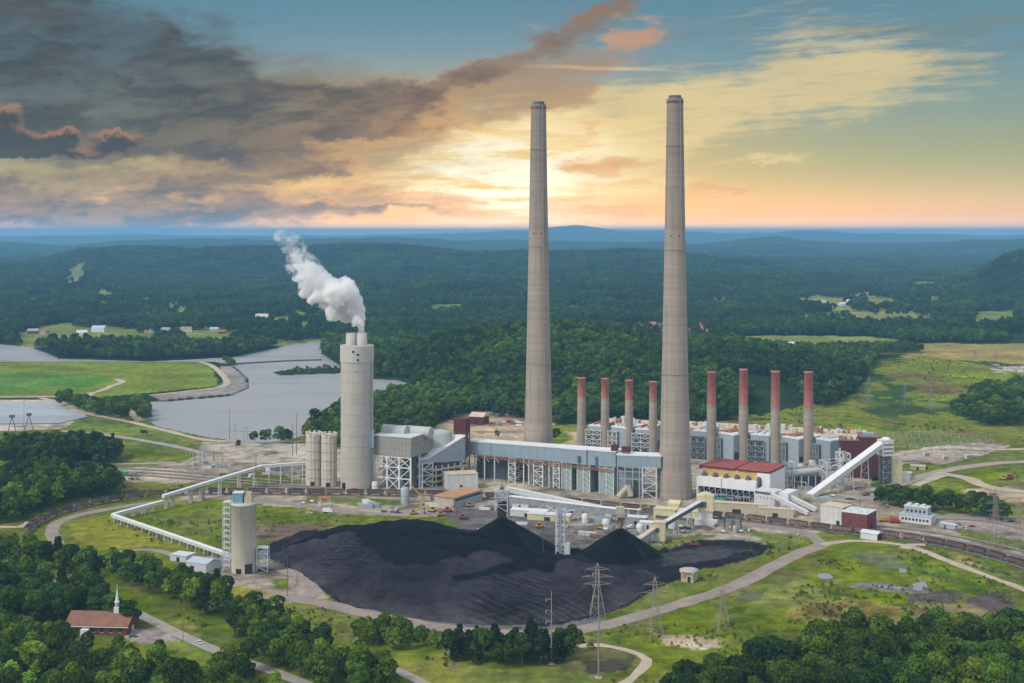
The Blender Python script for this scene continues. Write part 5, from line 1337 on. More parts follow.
SEG = [(26, 112, 'rust brown coal car, {} from the far left end of the train on the bend'), (112, 226, 'loaded coal car on the bend, {} from the woods, behind the low white conveyor'), (226, 345, 'loaded coal car, {} from the cream silo towards the broad stack'), (345, 455, 'dark coal car in front of the broad stack and scrubber box, {} from its left'),
       (455, 545, 'coal car behind the brown office and left coal cone, {} from the left'), (545, 655, 'brown coal car under the grey duct trestles, {} from the left'), (655, 742, 'coal car beside the cream sheds and transfer house, {} from the left'), (742, 842, 'rust brown coal car below the twin white conveyors, {} from the left'), (842, 1060, 'rust brown coal car on the right bend past the brick building, {} from it')]
cnt = {}; first = [True, True]; s_ = 8.0; ci = 0; rr = random.Random(3)
while s_ < cum[-1] - 8:
    a = np.array([np.interp(s_ - 5, cum, TRACK[:, i]) for i in (0, 1)]); b = np.array([np.interp(s_ + 5, cum, TRACK[:, i]) for i in (0, 1)])
    c = (a + b) / 2; px = 512 + F * c[0] / c[1]; s_ += 15.2
    if px > 1034:
        break
    k = 0 if rr.random() < .55 else 1
    if px < 26:
        continue
    o = PROTO[k] if first[k] else copy_tree(PROTO[k]); first[k] = False
    o.location = (c[0], c[1], .62); o.rotation_euler = (0, 0, math.atan2(b[1] - a[1], b[0] - a[0]))
    for x0, x1, lab in SEG:
        if x0 <= px < x1:
            n = cnt.get(x0, 0); cnt[x0] = n + 1
            o['label'] = lab.format(ordinal(n))

# ================================================================== PYLONS, POLES, WIRES
def pylon(px, pyb, pyt, label, base=7.0, group='lattice power pylons', rot=0.0, arms=3, z0=0.0, Y=None, mat='galv_tan', thin=1.0):
    if Y is None:
        x, y, _ = G(px, pyb); H = HT(pyb, pyt)
    else:
        x, y = (px - 512) * Y / F, Y; z0 = tz(x, y); H = HC - (pyt - HZ) * Y / F - z0
    t = thing('power_pylon', label, 'pylon', (x, y, z0), rot, group)
    mb = MB(); w = .17 * thin; b = .09 * thin
    lv = [(0, base / 2), (.22, base * .37), (.42, base * .25), (.58, base * .15), (.72, base * .13), (.86, base * .12), (1.0, .12)]
    cr = lambda k: [(sx * lv[k][1], sy * lv[k][1], lv[k][0] * H) for sx, sy in ((-1, -1), (1, -1), (1, 1), (-1, 1))]
    for k in range(len(lv) - 1):
        A, B = cr(k), cr(k + 1)
        for i in range(4):
            j = (i + 1) % 4
            mb.bar(A[i], B[i], w); mb.bar(A[i], B[j], b); mb.bar(A[j], B[i], b); mb.bar(B[i], B[j], b)
    mb.build('tower_body', mat, t)
    for k in range(arms):
        z = H * (.60 + .135 * k); L = base * (.86, .98, .78)[k] if arms == 3 else base
        mb = MB()
        for s in (-1, 1):
            for yy in (-.5, .5):
                mb.bar((0, yy, z), (s * L, 0, z + .4), b * 1.1); mb.bar((s * .5, yy, z + 1.7), (s * L, 0, z + .4), b)
            for q in (.35, .65):
                mb.bar((s * L * q, .3, z + .2), (s * L * q, .2, z + 1.7 - 1.3 * q), b * .8)
        o = mb.build('cross_arm', mat, t)
        for s in (-1, 1):
            mb = MB()
            mb.bar((s * L, 0, z + .4), (s * L, 0, z - 1.3), .09 * thin); mb.build('insulator', 'galv', o)
    return t
pylon(597.5, 617, 563, 'rust grey lattice pylon before the coal heap, nearest the haul road', 8.2)
pylon(655, 637, 577, 'pale lattice pylon right of the coal heap, above the curved path', 7.4, rot=.15)
pylon(722.5, 632, 583, 'faint lattice pylon standing in the meadow right of the haul road', 7.0, rot=.2)
pylon(995.5, 546, 488, 'tall lattice pylon beside the right railway bend', 7.6, rot=.2)
pylon(1019, 549, 497, 'lattice pylon at the right picture edge by the railway', 7.0, rot=.2)
for px, Y, pyt, lab in ((802, 1560, 380, 'faint pylon left of the grassy slope, between the two rightmost red topped stacks'), (830, 1520, 381, 'faint pylon at the foot of the grassy slope right of the rightmost red topped stack'), (869, 1500, 376, 'faint pylon on the grassy slope, third from its left edge'), (905, 1480, 382, 'faint pylon in the middle of the grassy slope'),
                        (931, 1450, 388, 'faint pylon on the grassy slope, left of the dark right hand grove'), (956, 1430, 392, 'faint pylon just left of the dark grove on the slope'), (996, 1900, 350, 'pylon on the dry field beyond the grassy slope, nearest the pale sand patch'), (975, 2000, 351, 'pylon on the dry field, left of the one by the sand patch'), (880, 2050, 346, 'pylon standing over the dark tree row beyond the slope')):
    pylon(px, 0, pyt, lab, 7.5, group='pylons on the grassy slope and fields', Y=Y, thin=1.1, rot=.4, mat='galv')
def pole(px, pyb, pyt, label, r=.28, arm=0, mat='wood_pole', z0=0, name='utility_pole', cat='pole', group='poles around the plant'):
    x, y, _ = G(px, pyb); H = HT(pyb, pyt)
    t = thing(name, label, cat, (x, y, z0), 0, group)
    MB().tube((0, 0, 0), (0, 0, H), r * .8, 10, r2=r * .5).build('post', mat, t)
    for k in range(arm):
        o = MB().box(-1.7, 1.7, -.12, .12, H - 1.0 - 2.2 * k, H - .75 - 2.2 * k).build('cross_arm', mat, t)
        for s in (-1.5, 0, 1.5):
            MB().tube((s, 0, H - .745 - 2.2 * k), (s, 0, H - .3 - 2.2 * k), .1, 6).build('insulator', 'steel_light', o)
    return t
def monopole(px, pyb, pyt, label):
    x, y, _ = G(px, pyb); H = HT(pyb, pyt)
    t = thing('steel_monopole', label, 'pole', (x, y, 0), 0, 'tall steel line poles')
    MB().tube((0, 0, 0), (0, 0, H), .42, 14, r2=.18).build('post', 'galv', t)
    for k in range(3):
        for s in (-1,):
            o = MB().bar((0, 0, H - 4 - 5.2 * k), (s * 2.6, 0, H - 3.4 - 5.2 * k), .2).build('arm', 'galv', t)
            MB().bar((s * 2.5, 0, H - 3.5 - 5.2 * k), (s * 2.5, 0, H - 5.0 - 5.2 * k), .18).build('insulator', 'steel_light', o)
    MB().box(-1.4, 1.4, -1.4, 1.4, 0, .5).build('footing', 'concrete', t)
monopole(598.6, 678, 565, 'tall slim steel pole with a concrete footing at the bottom, by the curved path')
monopole(551.5, 664, 591, 'slim steel pole standing in the dark pines below the coal heap')
for a in ((229.5, 441, 407, 'tallest pole on the lake shore by the pale yard', .3, 0), (235, 440, 423, 'short pole on the lake shore, left of a pair', .22, 1), (244, 441, 427, 'small pole at lake edge, left of its twin', .2, 1), (247.5, 441, 427, 'small pole at lake edge, right of its twin', .2, 1),
          (292.5, 456, 424, 'left pole of the pair before the shore trees', .4, 0), (296.5, 455, 414, 'taller right pole of the pair before the shore trees', .4, 0), (256, 487, 454, 'dark T topped pole before the pale yard, above the silo', .34, 1), (277.5, 494, 466, 'pole beside the train, between cream silo and paired silos', .22, 0),
          (287.5, 596, 556, 'pole at the junction of silo apron and haul road', .25, 0), (297, 583, 572, 'short post at the tip of silo apron', .25, 0), (122, 499, 447, 'tall pole over the green roofed truck on the left', .25, 0), (3.5, 521, 490, 'pale pole at the left edge before the woods', .22, 0),
          (183, 640, 622, 'pole beside the church drive and lane', .2, 1), (222, 640, 621, 'pole in the strip of grass across the lane', .18, 1), (279, 664, 640, 'pole between the bushes and lane', .18, 1), (136, 447, 440, 'short pole on the dike road', .2, 0), (24, 431, 392, 'thin pole by the settling pond', .25, 0), (110, 468, 446, 'pole before the dark grove at left', .2, 1),
          (530, 549, 524, 'thin pole between the coal cones, left one', .2, 0), (543, 556, 520, 'thin pale pole beside the grey lattice tower', .2, 0), (200, 465, 443, 'pole at the left end of small substation', .25, 1), (222, 480, 446, 'pole by the raised conveyor and substation', .22, 1), (164, 461, 447, 'pole on the grass strips left of substation', .2, 1), (906, 520, 500, 'pole beside the pale blue office', .2, 1), (860, 512, 488, 'pole behind the brick building', .2, 1)):
    pole(a[0], a[1], a[2], a[3], a[4], a[5])
def wire(p, q, sag, label, r=.06):
    p, q = Vector(p), Vector(q); mb = MB(); n = 24; prev = None
    for i in range(n + 1):
        f = i / n; c = p.lerp(q, f); c.z -= sag * 4 * f * (1 - f)
        if prev is not None:
            mb.bar(prev, c, r)
        prev = c
    o = mb.build('power_line', 'wire'); tag(o, label, 'power line', 'sagging power lines over the coal heap')
def at(px, pyb, py):
    x, y, _ = G(px, pyb); return (x, y, HT(pyb, py))
for k in range(3):
    wire(at(549, 664, 598 + 8 * k), at(590, 617, 582 + 7.5 * k), 3.0, ('topmost', 'middle', 'lowest')[k] + ' wire from the pole in the pines to the pylon by the haul road')
    wire(at(603, 617, 582 + 7.5 * k), at(716, 632, 600 + 6 * k), 4.0, ('topmost', 'middle', 'lowest')[k] + ' wire between the pylon by the haul road and the meadow pylon')
    wire(at(549, 664, 598 + 8 * k), at(300, 700, 625 + 9 * k), 6.0, ('topmost', 'middle', 'lowest')[k] + ' wire from the pole in the pines out over the left hedge')

# switchyard gantries right, small substation left
def gantry(px, py, w, h, label, rot, group):
    x, y, _ = G(px, py)
    t = thing('switchyard_gantry', label, 'gantry', (x, y, 0), rot, group)
    for s in (-1, 1):
        mb = MB(); mb.bar((s * w / 2, 0, 0), (s * w / 2, 0, h * 1.18), .22); mb.bar((s * w / 2, 1.1, 0), (s * w / 2, .1, h), .2); mb.build('post', 'galv', t)
    mb = MB(); mb.bar((-w / 2, 0, h), (w / 2, 0, h), .2); mb.bar((-w / 2, 0, h - 1.2), (w / 2, 0, h - 1.2), .22)
    for k in range(8):
        mb.bar((-w / 2 + w * k / 8, 0, h - 1.2 * (k % 2)), (-w / 2 + w * (k + 1) / 8, 0, h - 1.2 * ((k + 1) % 2)), .16)
    b = mb.build('beam', 'galv', t)
    for k in range(3):
        mb = MB(); mb.bar((-w / 3 + w / 3 * k, 0, h - 1.2), (-w / 3 + w / 3 * k, 0, h - 4.2), .22); mb.build('insulator', 'steel_light', b)
rows = [(445, 'back'), (449.5, 'middle'), (454.5, 'front')]
for j, (py, nm) in enumerate(rows):
    for i in range(8):
        gantry(893 + i * 13.2 + j * 2, py + i * .35, 14, 12.5 - j * 1.0, 'grey switchyard gantry, ' + ordinal(i) + ' from the left in the ' + nm + ' row right of the conveyor head', math.radians(-12), 'switchyard gantries on the right')
for i in range(4):
    gantry(190 + i * 9.5, 461.5 + (i % 2) * 2.5, 8, 9.0, 'grey gantry of the small left substation, ' + ordinal(i) + ' from its left', math.radians(-8), 'gantries of the left substation')
def transformer(px, py, label, s=1.0):
    x, y, _ = G(px, py); t = thing('transformer', label, 'transformer', (x, y, 0), .2, 'switchyard transformers')
    MB().box(-2.2 * s, 2.2 * s, -1.5 * s, 1.5 * s, .3, 3.4 * s).build('tank', 'steel_light', t)
    mb = MB()
    for k in range(5):
        mb.box((-2 + k) * s - .2, (-2 + k) * s + .2, -2.3 * s, -1.52 * s, .6, 3 * s)
    mb.build('radiator', 'steel_grey', t)
    for k in range(3):
        MB().lathe([(.25, 3.41 * s), (.35, 4 * s), (.15, 5 * s)], 10, c=((-1.2 + 1.2 * k) * s, 0)).build('bushing', 'tan_wall', t)
    MB().box(-3 * s, 3 * s, -2.6 * s, 2.2 * s, 0, .29).build('plinth', 'concrete', t)
for i, (px, py, l) in enumerate(((926, 456, 'grey transformer at the left of the right switchyard'), (945, 459.5, 'grey transformer in the middle of the right switchyard'), (968, 458.5, 'grey transformer at the right of the right switchyard'), (196, 466, 'transformer inside the small left substation, nearer the grass'), (214, 468, 'transformer inside the small left substation, nearer the rails'), (206, 464, 'transformer in the centre of small left substation'))):
    transformer(px, py, l, 1.0)

# ================================================================== SMALLER BUILDINGS
# church
loc, ang, L = frame((66, 634), (129, 640.5)); Lw = L; ang = math.radians(-4); D = 17.0; h = 4.6; rise = 4.4
t = thing('church', 'red brick church with brown shingled roof and white steeple among the trees', 'church', loc, ang)
L = 31.0
mb = MB(); mb.box(0, L, 0, D, 0, h); mb.add([(L, 0, h), (L, D, h), (L, D / 2, h + rise), (0, 0, h), (0, D, h), (0, D / 2, h + rise)], [(0, 1, 2), (4, 3, 5)]); mb.build('wall', 'brick', t)
mb = MB(); o_ = .8
for s, ya_ in ((0, -o_), (1, D + o_)):
    dz = rise * o_ / (D / 2)
    a_ = [(-o_, ya_, h - dz + .05), (L + o_, ya_, h - dz + .05), (L + o_, D / 2, h + rise + .05), (-o_, D / 2, h + rise + .05)]
    b_ = [(x_, y_, z_ + .3) for x_, y_, z_ in a_]
    mb.add(a_ + b_, [(0, 3, 2, 1), (4, 5, 6, 7), (0, 1, 5, 4), (1, 2, 6, 5), (2, 3, 7, 6), (3, 0, 4, 7)] if s == 0 else [(0, 1, 2, 3), (7, 6, 5, 4), (4, 5, 1, 0), (5, 6, 2, 1), (6, 7, 3, 2), (7, 4, 0, 3)])
roof_ = mb.build('roof', 'shingle', t)
MB().box(-o_ - .05, L + o_ + .05, -o_ - .14, -o_ - .02, h - .75, h - .35).build('fascia', 'white_clean', t)
for k in range(6):
    xx = 4.5 + 4.6 * k
    w_ = MB().box(xx - .7, xx + .7, -.06, .08, 1.2, 3.2).build('window', 'glass', t)
    MB().box(xx - .85, xx + .85, -.12, .02, 1.0, 1.18).build('sill', 'white_clean', w_)
MB().box(L - .04, L + .08, D * .38, D * .58, 0, 2.6).build('door', 'white_paint', t)
MB().box(8.5, 12.2, -3.2, -.07, 0, 3.2).build('porch', 'white_clean', t)
sx = L - 8.2
st = MB().box(sx - 1.3, sx + 1.3, D / 2 - 1.3, D / 2 + 1.3, h + rise - 1, h + rise + 2.6).build('steeple', 'white_clean', t)
mb = MB(); mb.lathe([(1.05, h + rise + 2.61), (1.05, h + rise + 5.0), (1.35, h + rise + 5.1), (.95, h + rise + 5.6), (.04, h + rise + 12.5)], 8, c=(sx, D / 2), smooth=False); mb.build('spire', 'white_clean', st)
for s in (-1, 1):
    MB().box(sx - .4, sx + .4, D / 2 + s * 1.02 - .08, D / 2 + s * 1.02 + .08, h + rise + 3.0, h + rise + 4.6).build('belfry_louvre', 'blue_panel', st)
mb = MB(); mb.bar((sx, D / 2, h + rise + 12.5), (sx, D / 2, h + rise + 13.8), .12); mb.bar((sx - .45, D / 2, h + rise + 13.3), (sx + .45, D / 2, h + rise + 13.3), .12); mb.build('cross', 'white_clean', st)

block('silo_shed', 'long low shed with pale blue roof left of the cream silo', 'shed', (186, 570), (206, 573), 13, 5.0, 'steel_light', 'blue_roof', kind='gable', rise=1.8, doors=((.2, .4, 3),))
block('silo_shed', 'small flat shed behind the pale blue shed near the silo', 'shed', (170, 560.5), (186, 562.5), 9, 3.6, 'white_paint', 'steel_light', doors=((.4, .6, 2.5),))
block('white_store', 'white store with rust stained base left of the brick building', 'industrial building', (820.5, 522.5), (843, 526), 14, 12.0, 'white_paint', 'tan_roof', doors=((.7, .85, 3),))
t, L = block('brick_building', 'dark red brick building with a flat grey roof beside the train', 'industrial building', (841.5, 530.5), (867, 534), 18, 12.6, 'brick', 'steel_light', over=.25)
MB().box(L * .3, L * .34, -.1, .05, 5, 8).build('window', 'glass', t); MB().box(L - .05, L + .1, 6, 10, 0, 5.5).build('door', 'dark', t)
for k in range(4):
    MB().box(3 + 3.4 * k, 4.6 + 3.4 * k, 4 + k % 2 * 4, 6 + k % 2 * 4, 13.01, 14.0).build('roof_vent', 'white_paint', t)
t, L = block('metal_shed', 'small open ended grey metal shed in front of the brick building', 'shed', (860.5, 538.5), (877, 541), 9, 4.2, 'steel_light', 'steel_light', kind='gable', rise=1.4, over=.5)
MB().box(L - .04, L + .06, 1, 8, 0, 3.8).build('opening', 'dark', t)
t, L = block('blue_office', 'pale blue two storey office with white trim right of the brick building', 'office building', (899, 521.5), (931, 525.5), 11, 5.2, 'white_paint', 'blue_roof')
wins(t, L, (1.8,), 8, 1.5, 1.6)
loc, ang, L2_ = frame((904, 519.5), (927, 521.5))
MB().box(L * .12, L * .86, 3, 10.5, 5.61, 10.6).build('upper_storey', 'blue_panel', t)
MB().box(L * .11, L * .87, 2.8, 10.7, 10.61, 11.2).build('upper_roof', 'white_paint', t)
wins(t, L, (7.0,), 5, 1.4, 1.8, y=2.92, x0=.16, x1=.82)
for k in range(3):
    MB().box(L * (.2 + .22 * k), L * (.2 + .22 * k) + 2.4, 4, 8, 11.21, 12.6).build('roof_unit', 'white_paint', t)
block('site_trailer', 'pale blue site trailer by the parked cars on the right', 'trailer', (939.5, 528), (955, 531), 3.2, 3.6, 'blue_panel', 'white_paint', z0=.6, doors=((.3, .4, 2.6),))
t, L = block('pump_building', 'small weathered pump house with pale round roof by the haul road', 'pump house', (681, 581.5), (693, 583), 8, 5.4, 'tan_wall', 'steel_light', over=.6, doors=((.55, .8, 3.2),))
MB().lathe([(5.6, 5.81), (5.6, 6.4), (3, 6.9)], 24, c=(L / 2, 4)).build('tank_lid', 'concrete', t); MB().box(L * .1, L * .45, -.1, .03, 2.4, 4.2).build('window', 'orange_rust', t)
block('maroon_barn', 'dark red barn with tan roof at the forest edge behind the hopper tower', 'barn', (469, 424), (483, 425), 14, 8, 'maroon', 'tan_roof', kind='gable', rise=4, doors=((.35, .6, 4),))
# process clutter along the railway, between office and coal
R_ = random.Random(12)
for px, py, w, d, h, mt, rf, lab in ((528, 517, 26, 8, 4.2, 'white_paint', 'white_clean', 'white roofed low shed just right of the left conveyor tower'), (548, 521, 30, 9, 4.0, 'cream_yellow', 'steel_light', 'long low shed with grey roof between the coal cones'), (636, 525, 14, 7, 5, 'steel_grey', 'steel_light', 'grey roofed pump shed behind the right coal cone'), (612, 520, 10, 8, 5.5, 'steel_light', 'steel_grey', 'small grey box shed behind the discharge chute'),
                                     (648, 529, 12, 6, 4, 'white_paint', 'white_clean', 'small white shed left of the small cream house'), (424, 500, 10, 5, 3.4, 'tan_wall', 'rust', 'small rust roofed shed right of the grey tank'), (520, 509, 12, 6, 4, 'steel_light', 'tan_roof', 'small tan roofed shed behind the left conveyor tower'), (572, 515, 14, 6, 3.6, 'steel_grey', 'white_paint', 'low white roofed shed behind the grey lattice tower'),
                                     (738, 513, 40, 6, 6.5, 'tan_wall', 'tan_roof', 'long tan wall building below the boiler house, behind the train'), (776, 517, 24, 6, 5.5, 'tan_wall', 'tan_roof', 'tan low building under the twin white conveyors'), (905, 478, 10, 6, 4, 'white_paint', 'white_clean', 'small white hut by the conveyor head'), (918, 470, 12, 7, 3, 'tan_wall', 'tan_roof', 'small tan hut on the grass near the switchyard')):
    x, y, _ = G(px, py)
    t = thing('small_shed', lab, 'shed', (x, y, 0), math.radians(-17), 'small sheds around the plant')
    MB().box(-w / 2, w / 2, 0, d, 0, h).build('wall', mt, t); MB().box(-w / 2 - .3, w / 2 + .3, -.3, d + .3, h + .01, h + .4).build('roof', rf, t)
    MB().box(-w * .1, w * .05, -.06, .05, 0, min(2.6, h - .5)).build('door', 'dark', t)
def tank(px, py, r, h, mat, lab):
    x, y, _ = G(px, py); t = thing('storage_tank', lab, 'tank', (x, y, 0), 0, 'small storage tanks')
    MB().lathe([(r, 0), (r, h), (r * .6, h + r * .25), (.05, h + r * .3)], 28).build('shell', mat, t)
    mb = MB(); mb.bar((r + .2, 0, 0), (r + .2, 0, h + 1), .3); mb.bar((r + .2, .6, 0), (r + .2, .6, h + 1), .3)
    for k in range(int(h / .8)):
        mb.bar((r + .2, 0, .4 + .8 * k), (r + .2, .6, .4 + .8 * k), .12)
    mb.build('ladder', 'steel_grey', t)
    MB().lathe([(r * 1.02, h * .5), (r * 1.04, h * .5 + .2)], 28, cap=False).build('hoop', 'steel_grey', t)
tank(405, 503, 3.1, 10.8, 'blue_panel', 'upright pale blue grey tank beside the train, right of the broad stack')
tank(375, 490, 2.4, 6, 'white_paint', 'small white tank under the scrubber frame')
tank(640, 532, 2.4, 5, 'steel_light', 'small grey tank behind the right coal cone, nearer the cream house')
tank(606, 528, 2.6, 5.5, 'white_paint', 'small white tank left of the discharge chute')
tank(585, 523, 2.2, 6, 'steel_light', 'small grey tank between lattice tower and chute')
tank(672, 528, 2.6, 4.5, 'white_paint', 'small white tank below the cream sheds')
tank(514, 503, 2.2, 5, 'steel_light', 'small grey tank behind the office')
tank(735, 533, 1.6, 4.5, 'steel_grey', 'dark upright tank right of the cream transfer house')
# coal reclaim frame
x, y, _ = G(733, 531)
t = thing('sampling_frame', 'dark open steel frame right of the cream transfer house', 'steel frame', (x, y, 0), math.radians(-17))
mb = MB(); lattice(mb, -6, -1, 0, 5, 0, 9, 2, .4, .25); lattice(mb, 0.5, 5, 0, 5, 0, 9, 2, .4, .25); mb.build('frame', 'steel_dark', t)
MB().box(-5, 4, 1, 4, 5, 7).build('sampler_box', 'steel_grey', t)

# far houses
def house(x, y, rz, w, d, h, wall, roof, lab, grp):
    z = tz(x, y); t = thing('house', lab, 'house', (x, y, z - .5), rz, grp)
    MB().box(-w / 2, w / 2, -d / 2, d / 2, 0, h).build('wall', wall, t)
    mb = MB(); a = .6; mb.add([(-w / 2 - a, -d / 2 - a, h), (w / 2 + a, -d / 2 - a, h), (w / 2 + a, d / 2 + a, h), (-w / 2 - a, d / 2 + a, h), (-w / 2 - a, 0, h + d * .36), (w / 2 + a, 0, h + d * .36)], [(0, 1, 5, 4), (2, 3, 4, 5), (0, 4, 3), (1, 2, 5), (3, 2, 1, 0)]); mb.build('roof', roof, t)
    MB().box(-.6, .6, -d / 2 - .08, -d / 2 + .05, 0, 2.3).build('door', 'dark', t)
    for s in (-.3, .3):
        MB().box(w * s - .8, w * s + .8, -d / 2 - .08, -d / 2 + .05, 1.2, 2.6).build('window', 'glass', t)
HS = [(99, 2600, 1.7, 'white_clean', 'blue_roof', 'largest white house on the far lake shore, grey roof'), (82, 2520, 1.3, 'white_clean', 'white_paint', 'white house nearest the far shore woods'), (33, 2560, 1.3, 'brick', 'steel_grey', 'brick house left on the far shore'), (16, 2460, 1.0, 'white_clean', 'white_clean', 'white boathouse on the far shore at left'), (45, 2540, 1.1, 'tan_wall', 'brown_roof', 'tan house between the brick one and the woods'),
      (150, 2580, 1.3, 'tan_wall', 'steel_grey', 'tan house in the middle of the far meadow'), (166, 2600, 1.2, 'steel_grey', 'steel_grey', 'grey house in the far meadow, right of the tan one'), (186, 2600, 1.4, 'white_clean', 'orange_roof', 'white house with rusty roof on the far meadow'), (214, 2620, 1.1, 'white_paint', 'blue_roof', 'white house right of the rusty roofed one'), (222, 2560, 1.0, 'brick', 'brown_roof', 'small brick house at the right end of the far meadow'),
      (262, 2960, 1.8, 'white_paint', 'tan_roof', 'long white house on the hill field beyond the lake'), (276, 2860, 1.2, 'white_clean', 'steel_grey', 'white house below the long one beyond the lake'), (291, 2830, 1.0, 'tan_wall', 'brown_roof', 'tan house on the hill field beyond the lake'), (300, 2960, 1.0, 'white_clean', 'steel_grey', 'white house top right of the hill field'), (285, 2780, 1.0, 'white_paint', 'blue_roof', 'white house lowest on the hill field')]
for i, (px, Y, k, wl, rf, lab) in enumerate(HS):
    house((px - 512) * Y / F, Y, R_.uniform(-.6, .6), 15 * k, 10 * k, 4.5 * k, wl, rf, lab, 'houses beyond the lake')
VS = [(806, 3640), (812, 3560), (822, 3600), (835, 3420), (842, 3500), (858, 3480), (866, 3560), (880, 3430), (893, 3500), (905, 3560), (912, 3470), (924, 3420), (850, 3640), (936, 3620)]
for i, (px, Y) in enumerate(VS):
    house((px - 512) * Y / F, Y, R_.uniform(-.7, .7), 17, 12, 6, ('white_clean', 'tan_wall', 'white_clean', 'white_paint')[i % 4], ('steel_light', 'white_clean', 'blue_roof', 'steel_grey')[i % 4], ('white house with a light roof', 'tan house with a white roof', 'white house with blue roof', 'white house with grey roof')[i % 4] + ', ' + ordinal(i) + ' from the left in the far village', 'houses of the far village')
for px, Y, lab in ((388, 1460, 'low white hangar behind the broad stack'), (446, 1430, 'small tan shed at the forest edge'), (792, 2255, 'white sheds in the pale clearing')):
    house((px - 512) * Y / F, Y, .1, 22, 12, 5, 'white_paint', 'white_clean', lab, 'sheds at the forest edge')

# ================================================================== VEHICLES
def car(px, py, rz, mat, label, kind='car', group='parked cars and trucks', z=0.0):
    x, y, _ = G(px, py)
    t = thing(kind, label, kind, (x, y, z), rz, group)
    if kind == 'car':
        mb = MB(); mb.add([(-2.2, -.88, .35), (2.2, -.88, .35), (2.2, .88, .35), (-2.2, .88, .35), (-2.2, -.88, .85), (2.15, -.88, .8), (2.15, .88, .8), (-2.2, .88, .85)], [(0, 3, 2, 1), (4, 5, 6, 7), (0, 1, 5, 4), (1, 2, 6, 5), (2, 3, 7, 6), (3, 0, 4, 7)]); mb.box(-1.1, .45, -.68, .68, 1.385, 1.45); mb.build('body', mat, t)
        MB().add([(-1.75, -.8, .86), (1.15, -.8, .86), (1.15, .8, .86), (-1.75, .8, .86), (-1.15, -.68, 1.38), (.5, -.68, 1.38), (.5, .68, 1.38), (-1.15, .68, 1.38)], [(4, 5, 6, 7), (0, 1, 5, 4), (1, 2, 6, 5), (2, 3, 7, 6), (3, 0, 4, 7)]).build('window', 'glass', t)
        W = ((-1.35, .33), (1.35, .33))
    else:
        MB().box(-3.6, 1.6, -1.15, 1.15, 1.0, 3.3).build('cargo_box', mat, t)
        MB().box(1.75, 3.5, -1.05, 1.05, .6, 2.5).build('cab', mat if kind == 'truck' else 'car_white', t); MB().box(3.45, 3.56, -.9, .9, 1.5, 2.3).build('window', 'glass', t)
        MB().box(-3.5, 3.3, -.5, .5, .55, .99).build('chassis', 'steel_dark', t); W = ((-2.6, .5), (-1.4, .5), (2.4, .5))
    for wx, r in W:
        for s in (-1, 1):
            MB().tube((wx, s * .98 - .12, r), (wx, s * .98 + .12, r), r, 12).build('wheel', 'rubber', t)
    return t
CARS = [(199.5, 643.4, -1.0, 'car_white', 'white car driving on the lane below the church', 'car'), (133, 637, .3, 'car_grey', 'grey car parked by the church end wall', 'car'), (953, 526.5, .2, 'car_black', 'dark car behind the site trailer', 'car'), (958, 524.8, .2, 'car_grey', 'grey car right of the dark one by the trailer', 'car'), (966, 528.5, 1.2, 'car_white', 'white car right of the site trailer', 'car'), (972, 527, .3, 'car_red', 'red car on the right car park', 'car'), (1006, 521, .2, 'car_white', 'white car below the tree row at right', 'car'), (1012, 522, .2, 'car_black', 'black car below the tree row at right', 'car'), (1018, 523.4, .2, 'car_grey', 'grey car at the right end of car park row', 'car'), (997, 519.5, .2, 'car_blue', 'blue car at the left of car park row', 'car'),
        (367, 504, -.1, 'car_white', 'white box truck on the grass before the broad stack', 'truck'), (328, 513, -.2, 'car_white', 'white truck on the gravel left of the grey tank', 'truck'), (302, 513, .1, 'car_grey', 'grey car on the gravel road behind the coal heap, leftmost', 'car'), (309, 513.5, .1, 'car_white', 'white car on the gravel road behind the coal heap', 'car'), (384, 512, 0, 'car_red', 'red car on the gravel left of the machines', 'car'), (393, 512.5, .1, 'car_grey', 'grey car beside the red car on the gravel', 'car'), (398, 513, .2, 'car_blue', 'blue car rightmost of the three on the gravel', 'car'), (356, 492.5, 0, 'car_red', 'long red truck by the foot of broad stack', 'truck'),
        (126, 475.8, -.05, 'green_paint', 'green box truck on the pale road before the left grove', 'truck'), (133, 476.2, -.05, 'car_grey', 'grey box truck touching the green truck', 'truck'), (144, 433.2, -.2, 'car_black', 'black truck on the dike by the lake', 'truck'), (884, 521.5, -.1, 'yellow_machine', 'yellow truck right of the brick building', 'truck'), (895, 523, -.2, 'car_red', 'red truck between the brick building and pale blue office', 'truck'), (876, 480.5, .3, 'car_black', 'dark truck below the conveyor head', 'truck'), (900, 481.5, .4, 'car_black', 'black car by the white hut', 'car'), (866, 496, .5, 'rust', 'brown truck on the road under the maroon building', 'truck'), (924, 469, .1, 'rust', 'brown truck on the grass near the switchyard', 'truck'), (790, 471, .2, 'car_white', 'white car by the round duct', 'car'), (510, 423, 0, 'car_red', 'red truck in the sandy yard behind the duct', 'truck'), (518, 424, 0, 'car_white', 'white truck in the sandy yard behind the duct', 'truck'), (560, 523, .2, 'yellow_machine', 'yellow truck between the coal cones', 'truck')]
for a in CARS:
    car(*a)
